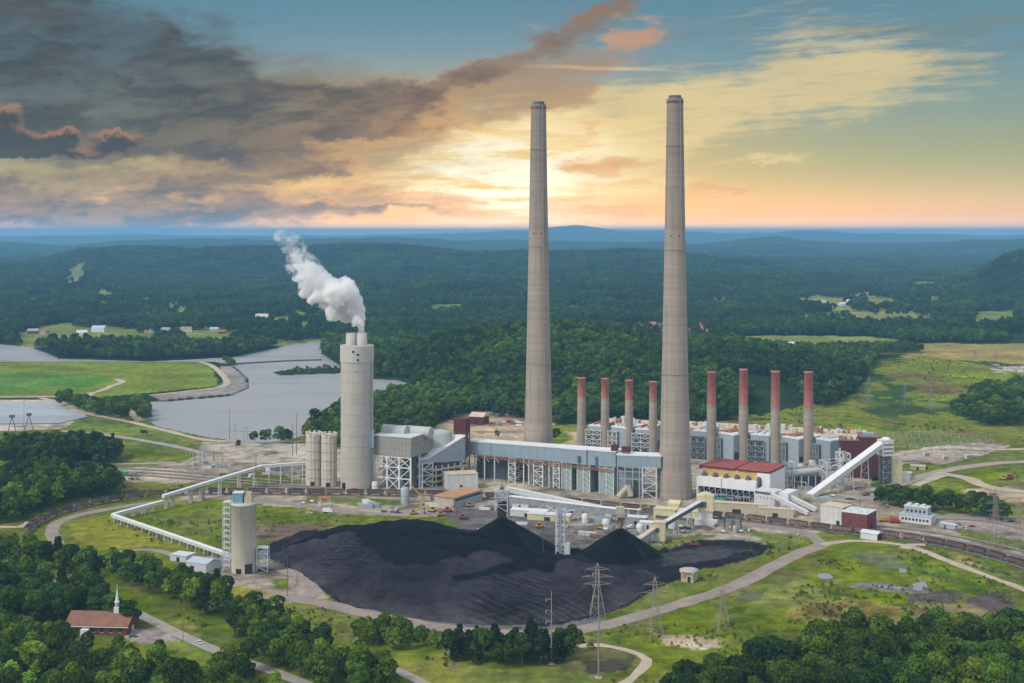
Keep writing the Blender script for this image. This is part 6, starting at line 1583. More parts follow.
def dozer(px, py, rz, mat, label, boom=False):
    x, y, _ = G(px, py); t = thing('excavator' if boom else 'bulldozer', label, 'excavator' if boom else 'bulldozer', (x, y, 0), rz, 'earth moving machines')
    for s in (-1, 1):
        mb = MB(); mb.box(-2.2, 2.2, s * 1.4 - .35, s * 1.4 + .35, .2, .9); mb.tube((-2.2, s * 1.4 - .35, .55), (-2.2, s * 1.4 + .35, .55), .5, 12); mb.tube((2.2, s * 1.4 - .35, .55), (2.2, s * 1.4 + .35, .55), .5, 12); mb.build('track', 'rubber', t)
    MB().box(-2.4, 1.9, -1.05, 1.05, .95, 2.3).build('body', mat, t); MB().box(-1.5, .3, -.9, .9, 2.31, 3.6).build('cab', 'glass', t); MB().box(-1.7, .5, -1, 1, 3.61, 3.75).build('cab_roof', mat, t)
    if boom:
        mb = MB(); mb.bar((1.2, 0, 2), (5.2, 0, 5.4), .7); mb.build('boom', mat, t); MB().bar((5.2, 0, 5.4), (7.6, 0, 2.0), .5).build('stick', mat, t); MB().box(7.0, 8.1, -.7, .7, .7, 2.0).build('bucket', 'steel_dark', t)
    else:
        MB().box(2.9, 3.2, -2.1, 2.1, .2, 1.9).build('blade', mat, t); mb = MB(); mb.bar((0, -1.5, .8), (3, -1.5, .8), .25); mb.bar((0, 1.5, .8), (3, 1.5, .8), .25); mb.build('push_arm', mat, t)
for a in ((414, 514.5, .2, 'yellow_machine', 'yellow excavator on the gravel behind the coal heap, leftmost', True), (432, 512, 2.5, 'yellow_machine', 'yellow excavator in front of the office end wall', True), (441, 516, .3, 'yellow_machine', 'yellow bulldozer below the office end wall', False), (463, 519, .1, 'orange_machine', 'orange bulldozer on the dark ground before the office', False), (448, 512, -.4, 'orange_machine', 'orange excavator beside the office', True),
          (540, 528, .3, 'yellow_machine', 'yellow bulldozer near the thin poles between the coal cones', False), (694, 546, .1, 'orange_machine', 'rust orange bulldozer on the dark coal ground under the cream house', False), (1010, 479, .4, 'orange_machine', 'orange and yellow excavator on the pale dirt at right', True), (1003, 480, 2.8, 'yellow_machine', 'yellow bulldozer next to the excavator at right', False), (470, 507, .4, 'yellow_machine', 'yellow bulldozer at the corner of the office', False), (601, 529, 1.2, 'yellow_machine', 'yellow bulldozer left of the discharge chute', False)):
    dozer(*a)
x, y, _ = G(428, 505)
t = thing('mobile_crane', 'mobile crane with a yellow boom raised left of the brown office', 'crane', (x, y, 0), .1)
MB().box(-4.5, 4.5, -1.3, 1.3, .9, 2.2).build('carrier', 'yellow_machine', t); MB().box(-3.5, 0, -1.2, 1.2, 2.21, 4.0).build('cab', 'steel_grey', t); MB().bar((-1.5, 0, 3.6), (-13, 0, 15.0), 1.1).build('boom', 'yellow_machine', t)
for wx in (-3.4, -1.8, 1.8, 3.4):
    for s in (-1, 1):
        MB().tube((wx, s * 1.15 - .2, .6), (wx, s * 1.15 + .2, .6), .6, 12).build('wheel', 'rubber', t)
x, y, _ = G(325, 507)
t = thing('loading_gantry', 'small rust topped frame beside the gravel road, left of the grey tank', 'steel frame', (x, y, 0), -.15)
lattice(MB(), -4, 4, -2, 2, 0, 6.6, 1, .35, .22).build('frame', 'steel_light', t); MB().box(-5, 5, -2.6, 2.6, 6.6, 7.4).build('roof', 'orange_rust', t)
# boom of floats across the bay
A_, B_ = G(228, 363.5), G(322, 359)
mb = MB(); n = 60
for k in range(n):
    p = Vector(A_).lerp(Vector(B_), k / n); q = Vector(A_).lerp(Vector(B_), (k + .9) / n); mb.bar((p.x, p.y + 10 * math.sin(k / n * 3.1), -1.4), (q.x, q.y + 10 * math.sin((k + .9) / n * 3.1), -1.4), 6, 2.4)
tag(mb.build('floating_boom', 'steel_dark'), 'dark floating boom stretched across the mouth of bay', 'floating boom')
for k, (px, py) in enumerate(((12, 432), (29, 430))):
    x, y, _ = G(px, py); t = thing('aerator_mast', ('dark leaning mast at the pond edge, left one of two', 'dark leaning mast at the pond edge, right one of two')[k], 'mast', (x, y, 0), .3 * k, 'masts by the settling pond')
    mb = MB(); mb.bar((-4, 0, 0), (0, 0, 16), .6); mb.bar((4, 0, 0), (0, 0, 16), .6); mb.bar((-2, 0, 8), (2, 0, 8), .4); mb.build('leg_frame', 'steel_dark', t)
    MB().box(-2.4, 2.4, -1.2, 1.2, 14.5, 17).build('head', 'steel_dark', t)

# ================================================================== YARD CLUTTER
R2 = random.Random(31)
ZC = [((484, 506), (545, 540), 12, 'between office and left coal cone'), ((560, 512), (640, 546), 20, 'between the two coal cones'), ((640, 524), (690, 540), 9, 'around the small cream house'), ((700, 526), (760, 534), 6, 'by the cream transfer house'), ((776, 484), (836, 502), 14, 'below the round duct'), ((846, 484), (876, 500), 7, 'under the maroon building'), ((300, 500), (440, 511), 9, 'behind the coal heap'), ((486, 414), (524, 428), 8, 'in the sandy yard'), ((880, 505), (940, 524), 6, 'round the pale blue office'), ((300, 462), (340, 480), 6, 'by the feet of paired silos'), ((215, 450), (300, 480), 9, 'on the pale yard by the lake')]
used = {}
for (xa_, ya_), (xb_, yb_), n, where in ZC:
    for k in range(n):
        px, py = R2.uniform(xa_, xb_), R2.uniform(ya_, yb_); x, y, _ = G(px, py); rz = R2.choice((-.3, -.3, 1.27, R2.uniform(0, 3))); kind = R2.choice(('container', 'pipes', 'heap', 'skid', 'lamp', 'container', 'skid'))
        if kind == 'container':
            mt, cn = R2.choice((('rust', 'rust brown'), ('white_paint', 'white'), ('blue_panel', 'pale blue'), ('steel_grey', 'grey'), ('green_grey', 'grey green')))
            nm = (cn + ' storage container', 'storage_container', 'container')
        else:
            nm = {'pipes': ('stack of pale pipes', 'pipe_stack', 'pipes'), 'heap': ('small heap of spoil', 'spoil_heap', 'spoil heap'), 'skid': ('small pump skid with grey drum', 'pump_skid', 'machine'), 'lamp': ('slim yard lamp mast', 'lamp_mast', 'lamp mast')}[kind]
        q = used.get((nm[0], where), 0); used[(nm[0], where)] = q + 1
        t = thing(nm[1], nm[0] + ' ' + where + ('' if q == 0 else ', ' + ordinal(q) + ' of its kind'), nm[2], (x, y, 0), rz, 'yard clutter ' + where)
        if kind == 'container':
            L = R2.choice((6, 12)); MB().box(-L / 2, L / 2, -1.2, 1.2, .15, 2.7).build('shell', mt, t); MB().box(L / 2 - .02, L / 2 + .08, -1.1, 1.1, .3, 2.55).build('door', 'steel_grey', t)
            mb = MB()
            for j in range(int(L)):
                mb.box(-L / 2 + .5 + j - .1, -L / 2 + .5 + j + .1, -1.28, 1.28, .2, 2.6)
            mb.build('rib', mt, t)
        elif kind == 'pipes':
            mb = MB()
            for j in range(9):
                r_, cnt_ = divmod(j, 4); mb.tube((-4, -1.2 + .8 * cnt_ + .4 * r_, .4 + .65 * r_), (4, -1.2 + .8 * cnt_ + .4 * r_, .4 + .65 * r_), .36, 8)
            mb.build('pipe_bundle', R2.choice(('white_paint', 'tan_wall', 'steel_light')), t)
            MB().box(-3, -2.7, -1.8, 1.8, 0, .1).box(2.7, 3, -1.8, 1.8, 0, .1).build('bearer', 'wood_pole', t)
        elif kind == 'heap':
            mb = MB(); a_ = 11; H_ = R2.uniform(1.0, 2.4); W_ = R2.uniform(2.5, 5)
            rings = [[(W_ * (1 - h_) * (1 + .22 * math.sin(3 * i * .57 + h_ * 4 + k)) * math.cos(2 * math.pi * i / a_) * 1.3, W_ * (1 - h_) * (1 + .22 * math.sin(2 * i * .57 + k)) * math.sin(2 * math.pi * i / a_), H_ * h_ * (1.2 - .2 * h_) - .05) for i in range(a_)] for h_ in (0, .35, .7, .93)]
            mb.add([p for rg in rings for p in rg], [(j * a_ + i, j * a_ + (i + 1) % a_, (j + 1) * a_ + (i + 1) % a_, (j + 1) * a_ + i) for j in range(3) for i in range(a_)] + [tuple(range(3 * a_, 4 * a_))], 0, True)
            o = mb.build('mound', R2.choice(('tan_wall', 'ballast', 'rust_dark', 'coal_load')), t)
        elif kind == 'skid':
            MB().box(-2, 2, -1, 1, 0, .35).build('base', 'steel_dark', t); MB().tube((-1.4, 0, 1.2), (1.4, 0, 1.2), .8, 14).build('drum', R2.choice(('steel_light', 'white_paint', 'orange_rust')), t); MB().box(.9, 1.9, -.8, .8, .36, 2.4).build('control_box', R2.choice(('steel_grey', 'blue_panel', 'yellow_machine')), t)
        else:
            MB().tube((0, 0, 0), (0, 0, 13), .14, 8, r2=.08).build('post', 'galv', t); MB().box(-.9, .9, -.2, .2, 13, 13.35).build('lamp_head', 'steel_light', t)
# pipe racks between the duct trestles and railway
for k, (a_, b_, lab) in enumerate((((505, 505), (560, 511), 'rust pipe rack behind the left coal cone'), ((572, 512), (640, 518), 'grey pipe rack behind the discharge chute'), ((772, 486), (806, 490), 'grey pipe rack below the round duct'))):
    loc, ang, L = frame(a_, b_); t = thing('pipe_rack', lab, 'pipe rack', loc, ang, 'pipe racks along the railway')
    for j in range(int(L / 7) + 1):
        mb = MB(); mb.bar((7 * j, 0, 0), (7 * j, 0, 5.4), .35); mb.bar((7 * j, 2.6, 0), (7 * j, 2.6, 5.4), .35); mb.bar((7 * j, 0, 5.2), (7 * j, 2.6, 5.2), .3); mb.build('bent', 'steel_light', t)
    mb = MB()
    for q in range(5):
        mb.tube((0, .3 + .5 * q, 5.55), (L, .3 + .5 * q, 5.55), .2, 8)
    mb.build('pipe_run', ('orange_rust', 'steel_light', 'steel_grey')[k], t)
# ================================================================== VEGETATION
def leaf_mat(name, col, rnd=.22, trans=.25):
    m = bpy.data.materials.new(name); m.use_nodes = True; nt = m.node_tree; T = NT(nt); bs = nt.nodes['Principled BSDF']
    a = T.new('ShaderNodeVertexColor'); a.layer_name = 'leaf'
    oi = T.new('ShaderNodeObjectInfo'); r = X(T, oi.outputs['Random'])
    gp = T.new('ShaderNodeNewGeometry')
    stand = T.noise(X(T, gp.outputs['Position']), .0045, 6, .68)
    f = T.math('MULTIPLY_ADD', r, 2 * rnd, 1 - rnd) * T.sstep(.3, .7, stand, .52, 1.7)
    warm = T.mix(T.math('FRACT', r * 7.31), (1.18, 1.0, .75), (.82, 1.0, 1.12))
    c = T.mix(1.0, X(T, a.outputs[0]), warm, 'MULTIPLY')
    cc = T.new('ShaderNodeCombineColor')
    for s in cc.inputs:
        nt.links.new(f.s, s)
    c = T.mix(1.0, T.mix(1.0, c, col, 'MULTIPLY'), X(T, cc.outputs[0]), 'MULTIPLY')
    bs.inputs['Roughness'].default_value = .7; bs.inputs['Specular IOR Level'].default_value = .08
    T.put(bs.inputs['Base Color'], c)
    tr = T.new('ShaderNodeBsdfTranslucent'); T.put(tr.inputs[0], c)
    mx = T.new('ShaderNodeMixShader'); mx.inputs[0].default_value = trans
    nt.links.new(bs.outputs[0], mx.inputs[1]); nt.links.new(tr.outputs[0], mx.inputs[2]); nt.links.new(mx.outputs[0], nt.nodes['Material Output'].inputs[0])
    MATS[name] = m
leaf_mat('leaf_dark', (.036, .070, .010)); leaf_mat('leaf_mid', (.076, .132, .013)); leaf_mat('leaf_bright', (.135, .205, .020)); leaf_mat('leaf_pine', (.020, .036, .013)); leaf_mat('leaf_forest', (.050, .098, .012), .55); leaf_mat('leaf_hill', (.032, .070, .012), .45)
leaf_mat('leaf_scrub', (.085, .115, .022), .3)
M('bark', (.10, .08, .06), .95, .25, 1.0)

def crown_np(seed, H, R, z0, nl, nq, q, shape='round'):
    """leaf quads spread over a cluster of lobes; returns verts, leaf tint"""
    r = np.random.default_rng(seed); L = []
    for i in range(nl):
        if shape == 'pine':
            t = (i + .5) / nl; zc = z0 + (H - z0) * t; rr = R * (1 - t * .8) ** .7 * .55 + .3; a = r.uniform(0, 6.28); d = R * (1 - t) * r.uniform(.15, .7)
            L.append((d * math.cos(a), d * math.sin(a), zc, rr, rr * .55, r.uniform(.8, 1.2)))
        else:
            t = r.uniform(0, 1) ** .8; zc = z0 + (H - z0) * (.22 + .62 * t); env = R * math.sqrt(max(.05, 1 - ((t - .35) / .75) ** 2)); a = i * 2.4 + r.uniform(-.5, .5); d = env * r.uniform(.25, .78)
            rr = R * r.uniform(.30, .52)
            L.append((d * math.cos(a), d * math.sin(a), zc, rr, rr * r.uniform(.75, 1.0), r.uniform(.68, 1.34)))
    if shape != 'pine':
        L.append((0, 0, z0 + (H - z0) * .5, R * .62, (H - z0) * .42, .9)); L.append((r.uniform(-.1, .1) * R, r.uniform(-.1, .1) * R, H - R * .42, R * .42, R * .40, 1.15))
    L = np.array(L); w = L[:, 3] ** 2; k = r.choice(len(L), nq * 2, p=w / w.sum())
    d = r.normal(size=(nq * 2, 3)); d /= np.linalg.norm(d, axis=1)[:, None]; d[:, 2] = np.where(d[:, 2] < -.45, -d[:, 2], d[:, 2])
    rad = r.uniform(.80, 1.14, nq * 2)
    c = L[k, :3] + d * rad[:, None] * np.column_stack([L[k, 3], L[k, 3], L[k, 4]])
    ins = np.zeros(len(c), bool)
    for j, l in enumerate(L):
        e = ((c[:, 0] - l[0]) / l[3]) ** 2 + ((c[:, 1] - l[1]) / l[3]) ** 2 + ((c[:, 2] - l[2]) / l[4]) ** 2
        ins |= (e < .62) & (k != j)
    keep = np.where(~ins)[0][:nq]; c = c[keep]; d = d[keep]; k = k[keep]; n = len(keep)
    nn = d + r.normal(size=(n, 3)) * .55; nn /= np.linalg.norm(nn, axis=1)[:, None]
    u = np.cross(nn, r.normal(size=(n, 3))); u /= np.linalg.norm(u, axis=1)[:, None]; v = np.cross(nn, u)
    s = q * r.uniform(.45, 1.35, n)[:, None]
    V = np.stack([c - u * s - v * s * .7, c + u * s * .8 - v * s, c + u * s + v * s * .8, c - u * s * .7 + v * s], 1).reshape(-1, 3)
    tint = (L[k, 5] * r.uniform(.72, 1.28, n))
    return V, np.repeat(tint, 4)
def crown_mesh(name, parts, mat):
    V = np.concatenate([p[0] for p in parts]); tint = np.concatenate([p[1] for p in parts]); n = len(V)
    me = bpy.data.meshes.new(name); me.vertices.add(n); me.vertices.foreach_set('co', V.astype(np.float32).ravel())
    me.loops.add(n); me.polygons.add(n // 4); me.loops.foreach_set('vertex_index', np.arange(n, dtype=np.int32)); me.polygons.foreach_set('loop_start', np.arange(0, n, 4, dtype=np.int32))
    at = me.color_attributes.new('leaf', 'FLOAT_COLOR', 'POINT'); at.data.foreach_set('color', np.column_stack([tint, tint, tint, np.ones(n)]).astype(np.float32).ravel())
    me.materials.append(MATS[mat]); me.update(); me.validate(); return me
def trunk_mesh(seed, H, R, pine):
    r = random.Random(seed); mb = MB()
    prev = Vector((0, 0, -.3)); pr = .42; n = 5; top = H * (.9 if pine else .62)
    pts = []
    for i in range(1, n + 1):
        c = Vector((r.uniform(-.3, .3), r.uniform(-.3, .3), top * i / n)); rr = .42 * (1 - i / n * .75); mb.tube(prev, c, pr, 8, r2=rr); pts.append((c, rr)); prev, pr = c, rr
    for k in range(7):
        c, rr = pts[r.randint(1, n - 1)]; a = k * 2.4; L = R * r.uniform(.45, .8); e = c + Vector((math.cos(a) * L, math.sin(a) * L, L * (.1 if pine else .65))); mb.tube(c, e, rr * .6, 6, r2=.05)
    return mb.mesh('trunk', 'bark')
BROAD = [(101, 15.5, 5.6), (102, 17.5, 6.4), (103, 14.0, 6.0), (104, 18.5, 5.6), (105, 12.5, 5.0)]
PINE = [(201, 17.0, 5.0), (202, 15.0, 5.4)]
CR, TRK = {}, {}
for s, H, R in BROAD:
    g = crown_np(s, H, R, 2.2, 17, 1700, .42)
    for kd in ('dark', 'mid', 'bright'):
        CR[(s, kd)] = crown_mesh('crown', [g], 'leaf_' + kd)
    TRK[s] = trunk_mesh(s, H, R, False)
for s, H, R in PINE:
    CR[(s, 'pine')] = crown_mesh('crown', [crown_np(s, H, R, 3.0, 22, 1300, .40, 'pine')], 'leaf_pine'); TRK[s] = trunk_mesh(s, H, R, True)
TREES = []     # (x, y, z, scale, kind, seed, zone label, group, distance)
def scatter(P, sp, seed):
    r = np.random.default_rng(seed); mn, mx = P.min(0), P.max(0)
    xs = np.arange(mn[0], mx[0] + sp, sp); ys = np.arange(mn[1], mx[1] + sp, sp * .9); Xg, Yg = np.meshgrid(xs, ys)
    Xg = Xg + (np.arange(len(ys)) % 2)[:, None] * sp / 2; Xg = Xg + r.uniform(-.36, .36, Xg.shape) * sp; Yg = Yg + r.uniform(-.36, .36, Yg.shape) * sp
    k = inpoly(Xg, Yg, P); return Xg[k], Yg[k]
def wood(poly, sp, zone, weights, sc=(.75, 1.15), seed=0, world=False):
    P = YP(poly) if world else GP(poly); Xs, Ys = scatter(P, sp, seed); r = random.Random(seed); zs = terr(Xs, Ys)
    kinds = list(weights); ws = [weights[k] for k in kinds]
    for x, y, z in zip(Xs, Ys, zs):
        kd = r.choices(kinds, ws)[0]; s = r.choice(PINE)[0] if kd == 'pine' else r.choice(BROAD)[0]
        TREES.append((x, y, float(z), r.uniform(*sc), kd, s, zone))
Wd = {'dark': .55, 'mid': .35, 'bright': .10}
wood([(655, 722), (690, 703), (703, 693), (742, 681), (800, 667), (850, 657), (930, 648), (1024, 649), (1075, 649), (1090, 718), (900, 728)], 9.0, 'in the wood filling the bottom right corner', {'dark': .50, 'mid': .44, 'bright': .06}, (.85, 1.38), 1)
wood([(-30, 672), (40, 678), (100, 682), (132, 678), (168, 692), (196, 712), (100, 722), (-30, 722)], 8.8, 'in front of the church at the bottom left', {'dark': .5, 'mid': .33, 'bright': .17}, (.78, 1.2), 2)
wood([(-30, 648), (22, 650), (30, 660), (50, 666), (62, 662), (60, 676), (-30, 676)], 8.8, 'left of the church lawn', {'dark': .7, 'mid': .3}, (.85, 1.2), 3)
wood([(-30, 588), (30, 594), (80, 606), (122, 620), (118, 626), (60, 624), (0, 632), (-30, 636)], 8.4, 'behind the church, below the lane', {'dark': .6, 'mid': .3, 'pine': .1}, (.85, 1.2), 4)
wood([(-30, 566), (40, 572), (75, 576), (110, 582), (160, 600), (190, 612), (228, 622), (224, 603), (180, 592), (120, 577), (60, 566), (-30, 556)], 8.2, 'between the lane and low conveyor', {'dark': .5, 'mid': .35, 'bright': .08, 'pine': .07}, (.72, 1.08), 5)
wood([(232, 624), (262, 616), (300, 646), (345, 664), (392, 682), (392, 702), (350, 700), (300, 682), (262, 660), (234, 640)], 8.2, 'in the hedge below the silo apron', {'dark': .5, 'mid': .4, 'bright': .1}, (.6, .98), 6)
wood([(348, 638), (385, 634), (425, 642), (440, 650), (400, 652), (362, 644)], 6.6, 'in the bushy clump below the coal heap', {'bright': .55, 'mid': .45}, (.5, .75), 7)
wood([(444, 661), (480, 666), (545, 670), (581, 660), (566, 652), (480, 652), (448, 652)], 6.8, 'below the coal heap, by the slim pole', {'pine': .55, 'dark': .45}, (.68, 1.0), 8)
wood([(172, 704), (200, 690), (232, 676), (262, 684), (284, 704), (230, 716)], 11, 'at the lower end of the lane', {'dark': .4, 'mid': .3, 'bright': .3}, (.6, .95), 9)
wood([(622, 716), (660, 700), (686, 702), (660, 722)], 9, 'at the left tip of the bottom right wood', {'dark': .7, 'mid': .3}, (.45, .65), 10)
wood([(-60, 480), (40, 478), (90, 482), (118, 487), (122, 495), (84, 502), (42, 512), (22, 522), (-60, 530)], 9.5, 'in the left woods beside the train bend', {'dark': .5, 'mid': .4, 'bright': .1}, (.75, 1.2), 11)
wood([(4, 453), (60, 450), (118, 455), (124, 464), (60, 468), (0, 466)], 9.0, 'in the dark grove above the left woods', {'dark': .7, 'pine': .15, 'mid': .15}, (.9, 1.3), 12)
wood([(872, 507), (905, 510), (940, 514), (975, 519), (1012, 524), (1012, 517), (970, 511), (930, 505), (880, 500)], 9.0, 'in the dark row behind the pale blue office', {'dark': .8, 'mid': .2}, (.75, 1.15), 13)
wood([(52, 402), (80, 405), (108, 413), (130, 418), (126, 421), (98, 417), (60, 406)], 10, 'in the clump by the settling pond', {'dark': .45, 'mid': .5, 'bright': .05}, (.8, 1.1), 14)
wood([(132, 408), (146, 408), (150, 420), (140, 421), (134, 414)], 10, 'on the lake shore right of the pond clump', {'dark': .5, 'mid': .5}, (.8, 1.1), 15)
wood([(248, 442), (270, 443), (292, 440), (288, 444), (262, 445)], 9, 'on the near shore behind the pale yard', {'dark': .6, 'mid': .4}, (.7, 1.0), 16)
wood([(300, 441), (318, 430), (345, 416), (372, 408), (410, 400), (470, 402), (474, 412), (440, 422), (430, 438), (380, 446), (345, 447), (318, 448)], 9.5, 'on the shore behind the broad stack', {'dark': .55, 'mid': .4, 'bright': .05}, (.75, 1.15), 17)
wood([(952, 1420), (985, 1340), (1040, 1330), (1080, 1380), (1080, 1620), (1020, 1660), (975, 1600)], 9.5, 'in the dark grove on the right slope', {'dark': .75, 'mid': .25}, (.7, 1.1), 18, True)
wood([(818, 2080), (870, 2060), (920, 2070), (922, 2150), (860, 2170), (815, 2150)], 10, 'in the dark row on the fields', {'dark': .9, 'mid': .1}, (.8, 1.1), 19, True)
wood([(276, 373), (300, 370), (325, 368.5), (346, 368.5), (346, 371), (325, 371.5), (305, 373)], 11, 'on the low spit in the bay', {'dark': .6, 'mid': .4}, (.25, .5), 20)
wood([(224, 362.8), (232, 362.8), (236, 364.4), (228, 364.6)], 9, 'at the dike corner', {'mid': 1}, (.6, .8), 21)
for px, py, sc, kd, zn in ((159, 655, .52, 'dark', 'alone on the lawn right of the church'), (181, 680, .5, 'dark', 'alone at the foot of the church lawn'), (249, 672, .85, 'dark', 'alone beside the lower lane'), (538, 437, .5, 'dark', 'alone in the sandy yard behind the long duct'), (497, 438, .45, 'mid', 'at the left of the sandy yard'), (556, 441, .8, 'dark', 'just right of the left tall chimney'), (128, 629, .95, 'dark', 'right behind the church steeple'), (117, 627, .9, 'mid', 'touching the church steeple on its left'), (88, 652, .62, 'dark', 'at the front wall of the church'),
                          (118, 654, .55, 'mid', 'before the church, right of its porch'), (70, 650, .6, 'mid', 'before the left end of the church'), (238, 448, .5, 'dark', 'alone at the shore edge of the pale yard')):
    x, y, _ = G(px, py); TREES.append((x, y, 0.0, sc, kd, random.choice(BROAD)[0], zn))
HH = {s: h for s, h, _ in BROAD + PINE}
def vis(t):
    px = 512 + F * t[0] / t[1]; pt = HZ + F * (HC - t[2] - HH[t[5]] * t[3]) / t[1]
    return -14 < px < 1038 and pt < 679
TREES = [t for t in TREES if vis(t)]
TREES.sort(key=lambda t: t[1] / (t[3] * HH[t[5]]))
BIG, REST = TREES[:298], TREES[298:]
WORDS = {'dark': 'dark green broadleaf tree', 'mid': 'mid green broadleaf tree', 'bright': 'bright yellow green broadleaf tree', 'pine': 'very dark shaggy conifer'}
zone_sizes = {}
for t in BIG:
    zone_sizes.setdefault((t[6], t[4]), []).append(t[3] * HH[t[5]])
for x, y, z, sc, kd, s, zn in BIG:
    L = sorted(zone_sizes[(zn, kd)]); h = sc * HH[s]; w = ''
    if len(L) > 3:
        w = 'tall ' if h > L[int(len(L) * .66)] else ('low ' if h < L[int(len(L) * .33)] else '')
    t = thing('tree' if kd != 'pine' else 'conifer', (w + WORDS[kd] + ' ' + zn), 'tree', (x, y, z), random.uniform(0, 6.28), ('trees ' if kd != 'pine' else 'conifers ') + zn)
    t.scale = (sc * random.uniform(.94, 1.1), sc * random.uniform(.94, 1.1), sc)
    for nm, me in (('trunk', TRK[s]), ('crown', CR[(s, kd)])):
        o = bpy.data.objects.new(nm, me); COL.objects.link(o); o.parent = t

# ---- woods that read as one mass: instanced
def proto(name, parts, mat):
    return bpy.data.objects.new(name, crown_mesh(name, parts, mat))
PM = [proto('canopy_tree', [crown_np(300 + i, H, R, 1.5, 12, 420, .78)], 'leaf_forest') for i, (_, H, R) in enumerate(BROAD)]
PMd = [proto('canopy_tree', [crown_np(340 + i, H, R, 1.5, 12, 620, .62)], m) for i, ((_, H, R), m) in enumerate(zip(BROAD[:4], ('leaf_dark', 'leaf_mid', 'leaf_dark', 'leaf_bright')))] + [proto('canopy_pine', [crown_np(350, 18, 4.2, 2.0, 16, 480, .6, 'pine')], 'leaf_pine')]
def clump(seed):
    r = np.random.default_rng(seed); out = []
    for i in range(16):
        _, H, R = BROAD[i % 5]; k = r.uniform(.8, 1.25); V, c = crown_np(seed * 31 + i, H * k, R * k, 1.5, 8, 100, 1.5)
        out.append((V + np.array([(i % 4 - 1.5) * 10.5 + r.uniform(-3, 3), (i // 4 - 1.5) * 10.5 + r.uniform(-3, 3), r.uniform(-2, 1)]), c * r.uniform(.7, 1.3)))
    return out
PH = [proto('canopy_tree', [crown_np(320 + i, H, R, 1.5, 12, 300, .92)], 'leaf_hill') for i, (_, H, R) in enumerate(BROAD)]
PC = [proto('canopy_clump', clump(400 + i), 'leaf_hill') for i in range(4)]
PS = [proto('scrub_clump', [crown_np(500 + i, 2.2, 1.5, .1, 6, 60, .32)], 'leaf_scrub') for i in range(3)]
def instanced(name, pts, scl, idx, protos, label=None, seed=0):
    n = len(pts); me = bpy.data.meshes.new(name); me.vertices.add(n); me.vertices.foreach_set('co', np.asarray(pts, np.float32).ravel())
    r = np.random.default_rng(seed)
    for nm, arr, ty in (('scl', scl, 'FLOAT'), ('rot', r.uniform(0, 6.283, n), 'FLOAT'), ('idx', idx, 'INT')):
        a = me.attributes.new(nm, ty, 'POINT'); a.data.foreach_set('value', np.asarray(arr, np.int32 if ty == 'INT' else np.float32))
    o = bpy.data.objects.new(name, me); COL.objects.link(o); o['kind'] = 'stuff'
    ng = bpy.data.node_groups.new(name, 'GeometryNodeTree'); ng.interface.new_socket('Geometry', in_out='INPUT', socket_type='NodeSocketGeometry'); ng.interface.new_socket('Geometry', in_out='OUTPUT', socket_type='NodeSocketGeometry')
    N, Lk = ng.nodes, ng.links; gi, go = N.new('NodeGroupInput'), N.new('NodeGroupOutput'); ip = N.new('GeometryNodeInstanceOnPoints'); jn = N.new('GeometryNodeJoinGeometry')
    for p in reversed(protos):
        oi = N.new('GeometryNodeObjectInfo'); oi.inputs['Object'].default_value = p; oi.inputs['As Instance'].default_value = True; Lk.new(oi.outputs['Geometry'], jn.inputs[0])
    def attr(nm, ty):
        a = N.new('GeometryNodeInputNamedAttribute'); a.data_type = ty; a.inputs['Name'].default_value = nm; return a.outputs['Attribute']
    Lk.new(gi.outputs[0], ip.inputs['Points']); Lk.new(jn.outputs[0], ip.inputs['Instance']); ip.inputs['Pick Instance'].default_value = True
    Lk.new(attr('idx', 'INT'), ip.inputs['Instance Index']); cx = N.new('ShaderNodeCombineXYZ'); Lk.new(attr('rot', 'FLOAT'), cx.inputs[2]); er = N.new('FunctionNodeEulerToRotation'); Lk.new(cx.outputs[0], er.inputs[0]); Lk.new(er.outputs[0], ip.inputs['Rotation'])
    Lk.new(attr('scl', 'FLOAT'), ip.inputs['Scale']); Lk.new(ip.outputs[0], go.inputs[0])
    md = o.modifiers.new('scatter', 'NODES'); md.node_group = ng
    return o
KI = {'dark': 0, 'mid': 1, 'bright': 3, 'pine': 4}
if REST:
    instanced('woods', [(t[0], t[1], t[2]) for t in REST], [t[3] for t in REST], [(KI[t[4]] if t[4] != 'dark' else random.choice((0, 2))) for t in REST], PMd)
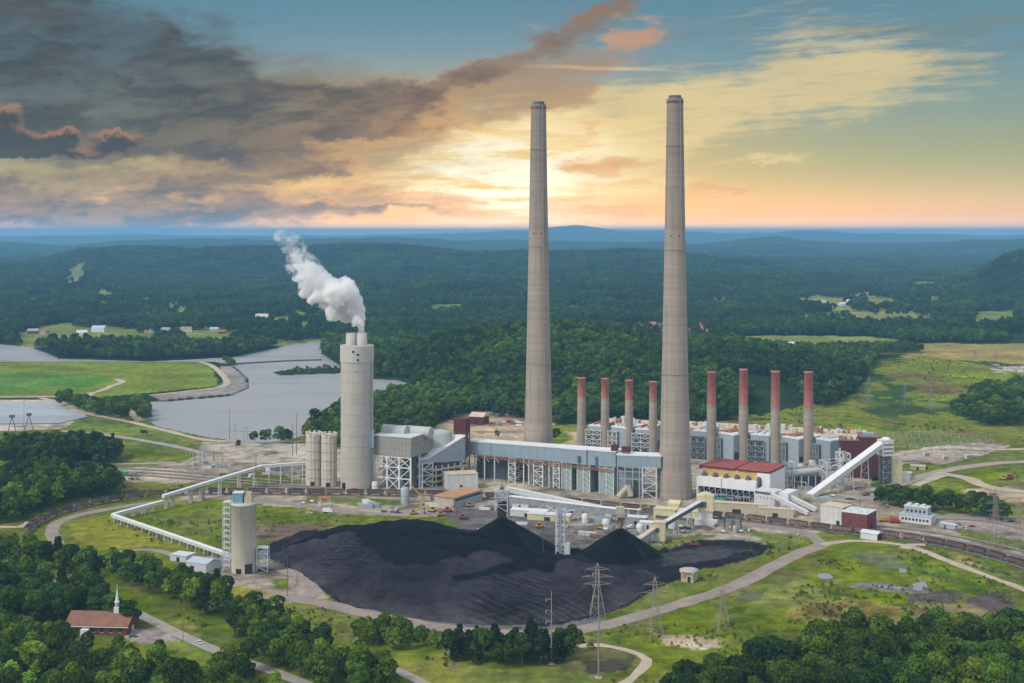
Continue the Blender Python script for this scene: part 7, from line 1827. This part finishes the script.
# big forest
def far_clear(Xa, Ya):
    wx = fbm(Xa / 22, Ya / 22, 3, 4) * 2; wy = fbm(Xa / 22, Ya / 22, 4, 4) * 2; k = np.zeros(Xa.shape, bool)
    for poly, c in FAR_ZONES:
        k |= inpoly(Xa + wx * 18, Ya + wy * 40, YP(poly))
    return k
def front(px):
    return np.interp(px, [-100, 330, 345, 420, 455, 475, 500, 560, 640, 700, 760, 830, 850, 872, 880, 905, 906, 1200], [2060, 1300, 1320, 1330, 1370, 1460, 1400, 1350, 1385, 1360, 1390, 1480, 1560, 1800, 2080, 2080, 2350, 2350])
def big_forest(y0, y1, sp, seed, name, protos, sc, m=75):
    r = np.random.default_rng(seed); P = []
    ys = np.arange(y0, y1, sp * .92)
    for j, y in enumerate(ys):
        h = .43 * y + 30; xs = np.arange(-h, h, sp) + (j % 2) * sp / 2; P.append(np.column_stack([xs + r.uniform(-.42, .42, len(xs)) * sp, np.full(len(xs), y) + r.uniform(-.42, .42, len(xs)) * sp]))
    P = np.concatenate(P); Xa, Ya = P[:, 0], P[:, 1]; px = 512 + F * Xa / Ya; z = terr(Xa, Ya)
    wob = fbm(Xa / 40, Ya / 40, 91, 3) * 60
    k = (px > -m) & (px < 1024 + m) & (Ya > front(px) + wob) & (z > -.5) & ~(far_clear(Xa, Ya) & (r.random(len(Xa)) > np.where((fbm(Xa / 70, Ya / 120, 97, 3) > .06) & (Ya < 4600) & ((px < 330) | ((px > 790) & (px < 950) & (Ya > 2900))), .72, np.where((px > 600) & (px < 740), .10, 0))))
    lk = (px < 430) & (Ya < 2750); d = np.zeros(len(Xa)); 
    ins = inpoly(Xa, Ya, LAKE); k &= ~(lk & ins)
    fieldP = GP([(-420, 361), (215, 361), (256, 370), (262, 392), (235, 400), (150, 408), (140, 424), (-420, 440)]); k &= ~inpoly(Xa, Ya, fieldP)
    dens = fbm(Xa / 160, Ya / 260, 93, 4); k &= dens > -.22
    # hidden backs of the ridges are left out: keep what a viewer near this height could see
    Xa, Ya, z, n = Xa[k], Ya[k], z[k], int(k.sum())
    vis_ = np.ones(n, bool)
    for f in np.linspace(.45, .985, 22):
        zz = terr(Xa * f, Ya * f); line = 206 + (z + 22 - 206) * f; vis_ &= ~(zz > line)
    Xa, Ya, z = Xa[vis_], Ya[vis_], z[vis_]; n = len(Xa)
    return instanced(name, np.column_stack([Xa, Ya, z - .4]), r.uniform(*sc, n), r.integers(0, len(protos), n), protos, seed=seed), n
print('forest', big_forest(1300, 2350, 8.6, 5, 'forest', PM, (.7, 1.25))[1], big_forest(2350, 3000, 9.4, 8, 'forest', PH, (.75, 1.3))[1], big_forest(3000, 4700, 11, 6, 'forest', PH, (.85, 1.5))[1], big_forest(4700, 11000, 40, 7, 'forest', PC, (.9, 1.25), 40)[1])
# scrub and weeds over the meadows
def scrub():
    r = np.random.default_rng(77); out = []
    zones = [(HILL, .6), (GP([(575, 640), (700, 606), (800, 562), (905, 553), (1024, 590), (1060, 640), (930, 640), (800, 660), (700, 690), (610, 700)]), 1.2), (GP([(140, 523), (215, 506), (330, 514), (395, 520), (300, 536), (240, 546)]), 1.0), (GP([(74, 520), (112, 514), (232, 560), (150, 546), (90, 546)]), .8),
             (GP([(262, 604), (330, 610), (430, 632), (480, 690), (420, 690), (340, 645)]), 1.0), (GP([(440, 664), (560, 668), (600, 676), (560, 700), (430, 690)]), .9), (GP([(125, 478), (180, 486), (230, 488), (130, 497), (60, 510), (100, 498)]), 1.6), (GP([(690, 575), (760, 545), (800, 536), (806, 545), (760, 562), (700, 585)]), .9), (GP([(880, 541), (930, 547), (980, 562), (1030, 580), (960, 566), (905, 550)]), 1.4),
             (GP([(640, 545), (665, 540), (700, 534), (690, 541), (660, 552)]), 1.0), (GP([(160, 600), (230, 620), (330, 690), (280, 690), (210, 645)]), .5)]
    for P, dn in zones:
        mn, mx = P.min(0), P.max(0); n = int((mx - mn).prod() / 26 * dn); Q = r.uniform(mn, mx, (n, 2)); k = inpoly(Q[:, 0], Q[:, 1], P) & (fbm(Q[:, 0] / 28, Q[:, 1] / 34, 55, 4) > .09 - .05 * dn); out.append(Q[k])
    Q = np.concatenate(out); z = terr(Q[:, 0], Q[:, 1]); n = len(Q)
    d = np.full(n, 99.0)
    for nm, pts, w, mt in ROADS_PX:
        p = smooth_path(GP(pts), 25); d = np.minimum(d, pdist(Q[:, 0], Q[:, 1], p, False) - w / 2)
    d = np.minimum(d, pdist(Q[:, 0], Q[:, 1], TRACK[::8], False) - 3)
    k = d > 1.5; Q, z = Q[k], z[k]; n = len(Q)
    instanced('scrub', np.column_stack([Q, z - .1]), r.uniform(.22, .75, n) * np.where(r.random(n) < .06, 1.9, 1), r.integers(0, 3, n), PS, seed=3); print('scrub', n)
scrub()

# ================================================================== STEAM
def steam():
    m = MP(487.5); base = Vector((FGX + 1.5, FGY, 0)); zz = lambda py: HT(487.5, py)
    P = [(361, 331, 4.0), (360.5, 325, 5), (358, 318, 7), (354, 310, 9.5), (349, 302, 12), (343, 296, 13), (337, 293, 13.5), (331, 291, 13), (325, 288, 13.5), (319, 283, 13), (313, 277, 12.5), (307, 270, 11), (302, 262, 10), (297, 254, 9), (293, 246, 8), (288, 239, 7), (282, 236, 6),
         (344, 287, 10), (350, 293, 9), (337, 303, 11), (328, 302, 10), (318, 296, 8), (346, 316, 7), (334, 312, 8), (310, 264, 8), (304, 287, 6), (298, 277, 5), (303, 293, 6), (312, 300, 6), (292, 268, 6), (288, 258, 5.5), (296, 240, 6), (285, 247, 6), (301, 247, 5), (345, 307, 11), (352, 315, 8), (357, 322, 6), (315, 290, 9), (322, 278, 8)]
    r = random.Random(5); me = bpy.data.meshes.new('steam'); import bmesh; bm = bmesh.new()
    for px, py, rad in P:
        M4 = Matrix.Translation((base.x + (px - 358.5) * m, base.y + r.uniform(-6, 6), zz(py))) @ Matrix.Diagonal((rad * m * 1.12, rad * m, rad * m * 1.12, 1))
        bmesh.ops.create_icosphere(bm, subdivisions=3, radius=1.0, matrix=M4)
    bm.to_mesh(me); bm.free()
    o = bpy.data.objects.new('steam', me); COL.objects.link(o); o['kind'] = 'stuff'
    md = o.modifiers.new('r', 'REMESH'); md.mode = 'VOXEL'; md.voxel_size = 1.0
    for sc, st in ((11, 6.0), (5, 4.5), (2.2, 2.2)):
        tx = bpy.data.textures.new('puff', 'CLOUDS'); tx.noise_scale = sc; tx.noise_depth = 2
        d = o.modifiers.new('d', 'DISPLACE'); d.texture = tx; d.texture_coords = 'GLOBAL'; d.strength = st; d.mid_level = .55
    mt = bpy.data.materials.new('steam'); mt.use_nodes = True; nt = mt.node_tree; nt.nodes.clear(); T = NT(nt)
    gp = T.new('ShaderNodeNewGeometry'); Pn = X(T, gp.outputs['Position']); x, y, z = T.sep(Pn)
    n1 = T.noise(Pn, .14, 7, .68)
    hgt = T.sstep(zz(330), zz(240), z, 0.0, 1.0)
    thr = hgt * .12 + .33
    dn = T.math('MAXIMUM', (n1 - thr) * 5.0, 0.0) * (1.2 - hgt) * .8
    pv = T.new('ShaderNodeVolumePrincipled'); pv.inputs['Color'].default_value = (.985, .985, .985, 1); T.put(pv.inputs['Density'], dn); pv.inputs['Anisotropy'].default_value = .15
    out = T.new('ShaderNodeOutputMaterial'); nt.links.new(pv.outputs[0], out.inputs['Volume'])
    me.materials.append(mt)
steam()
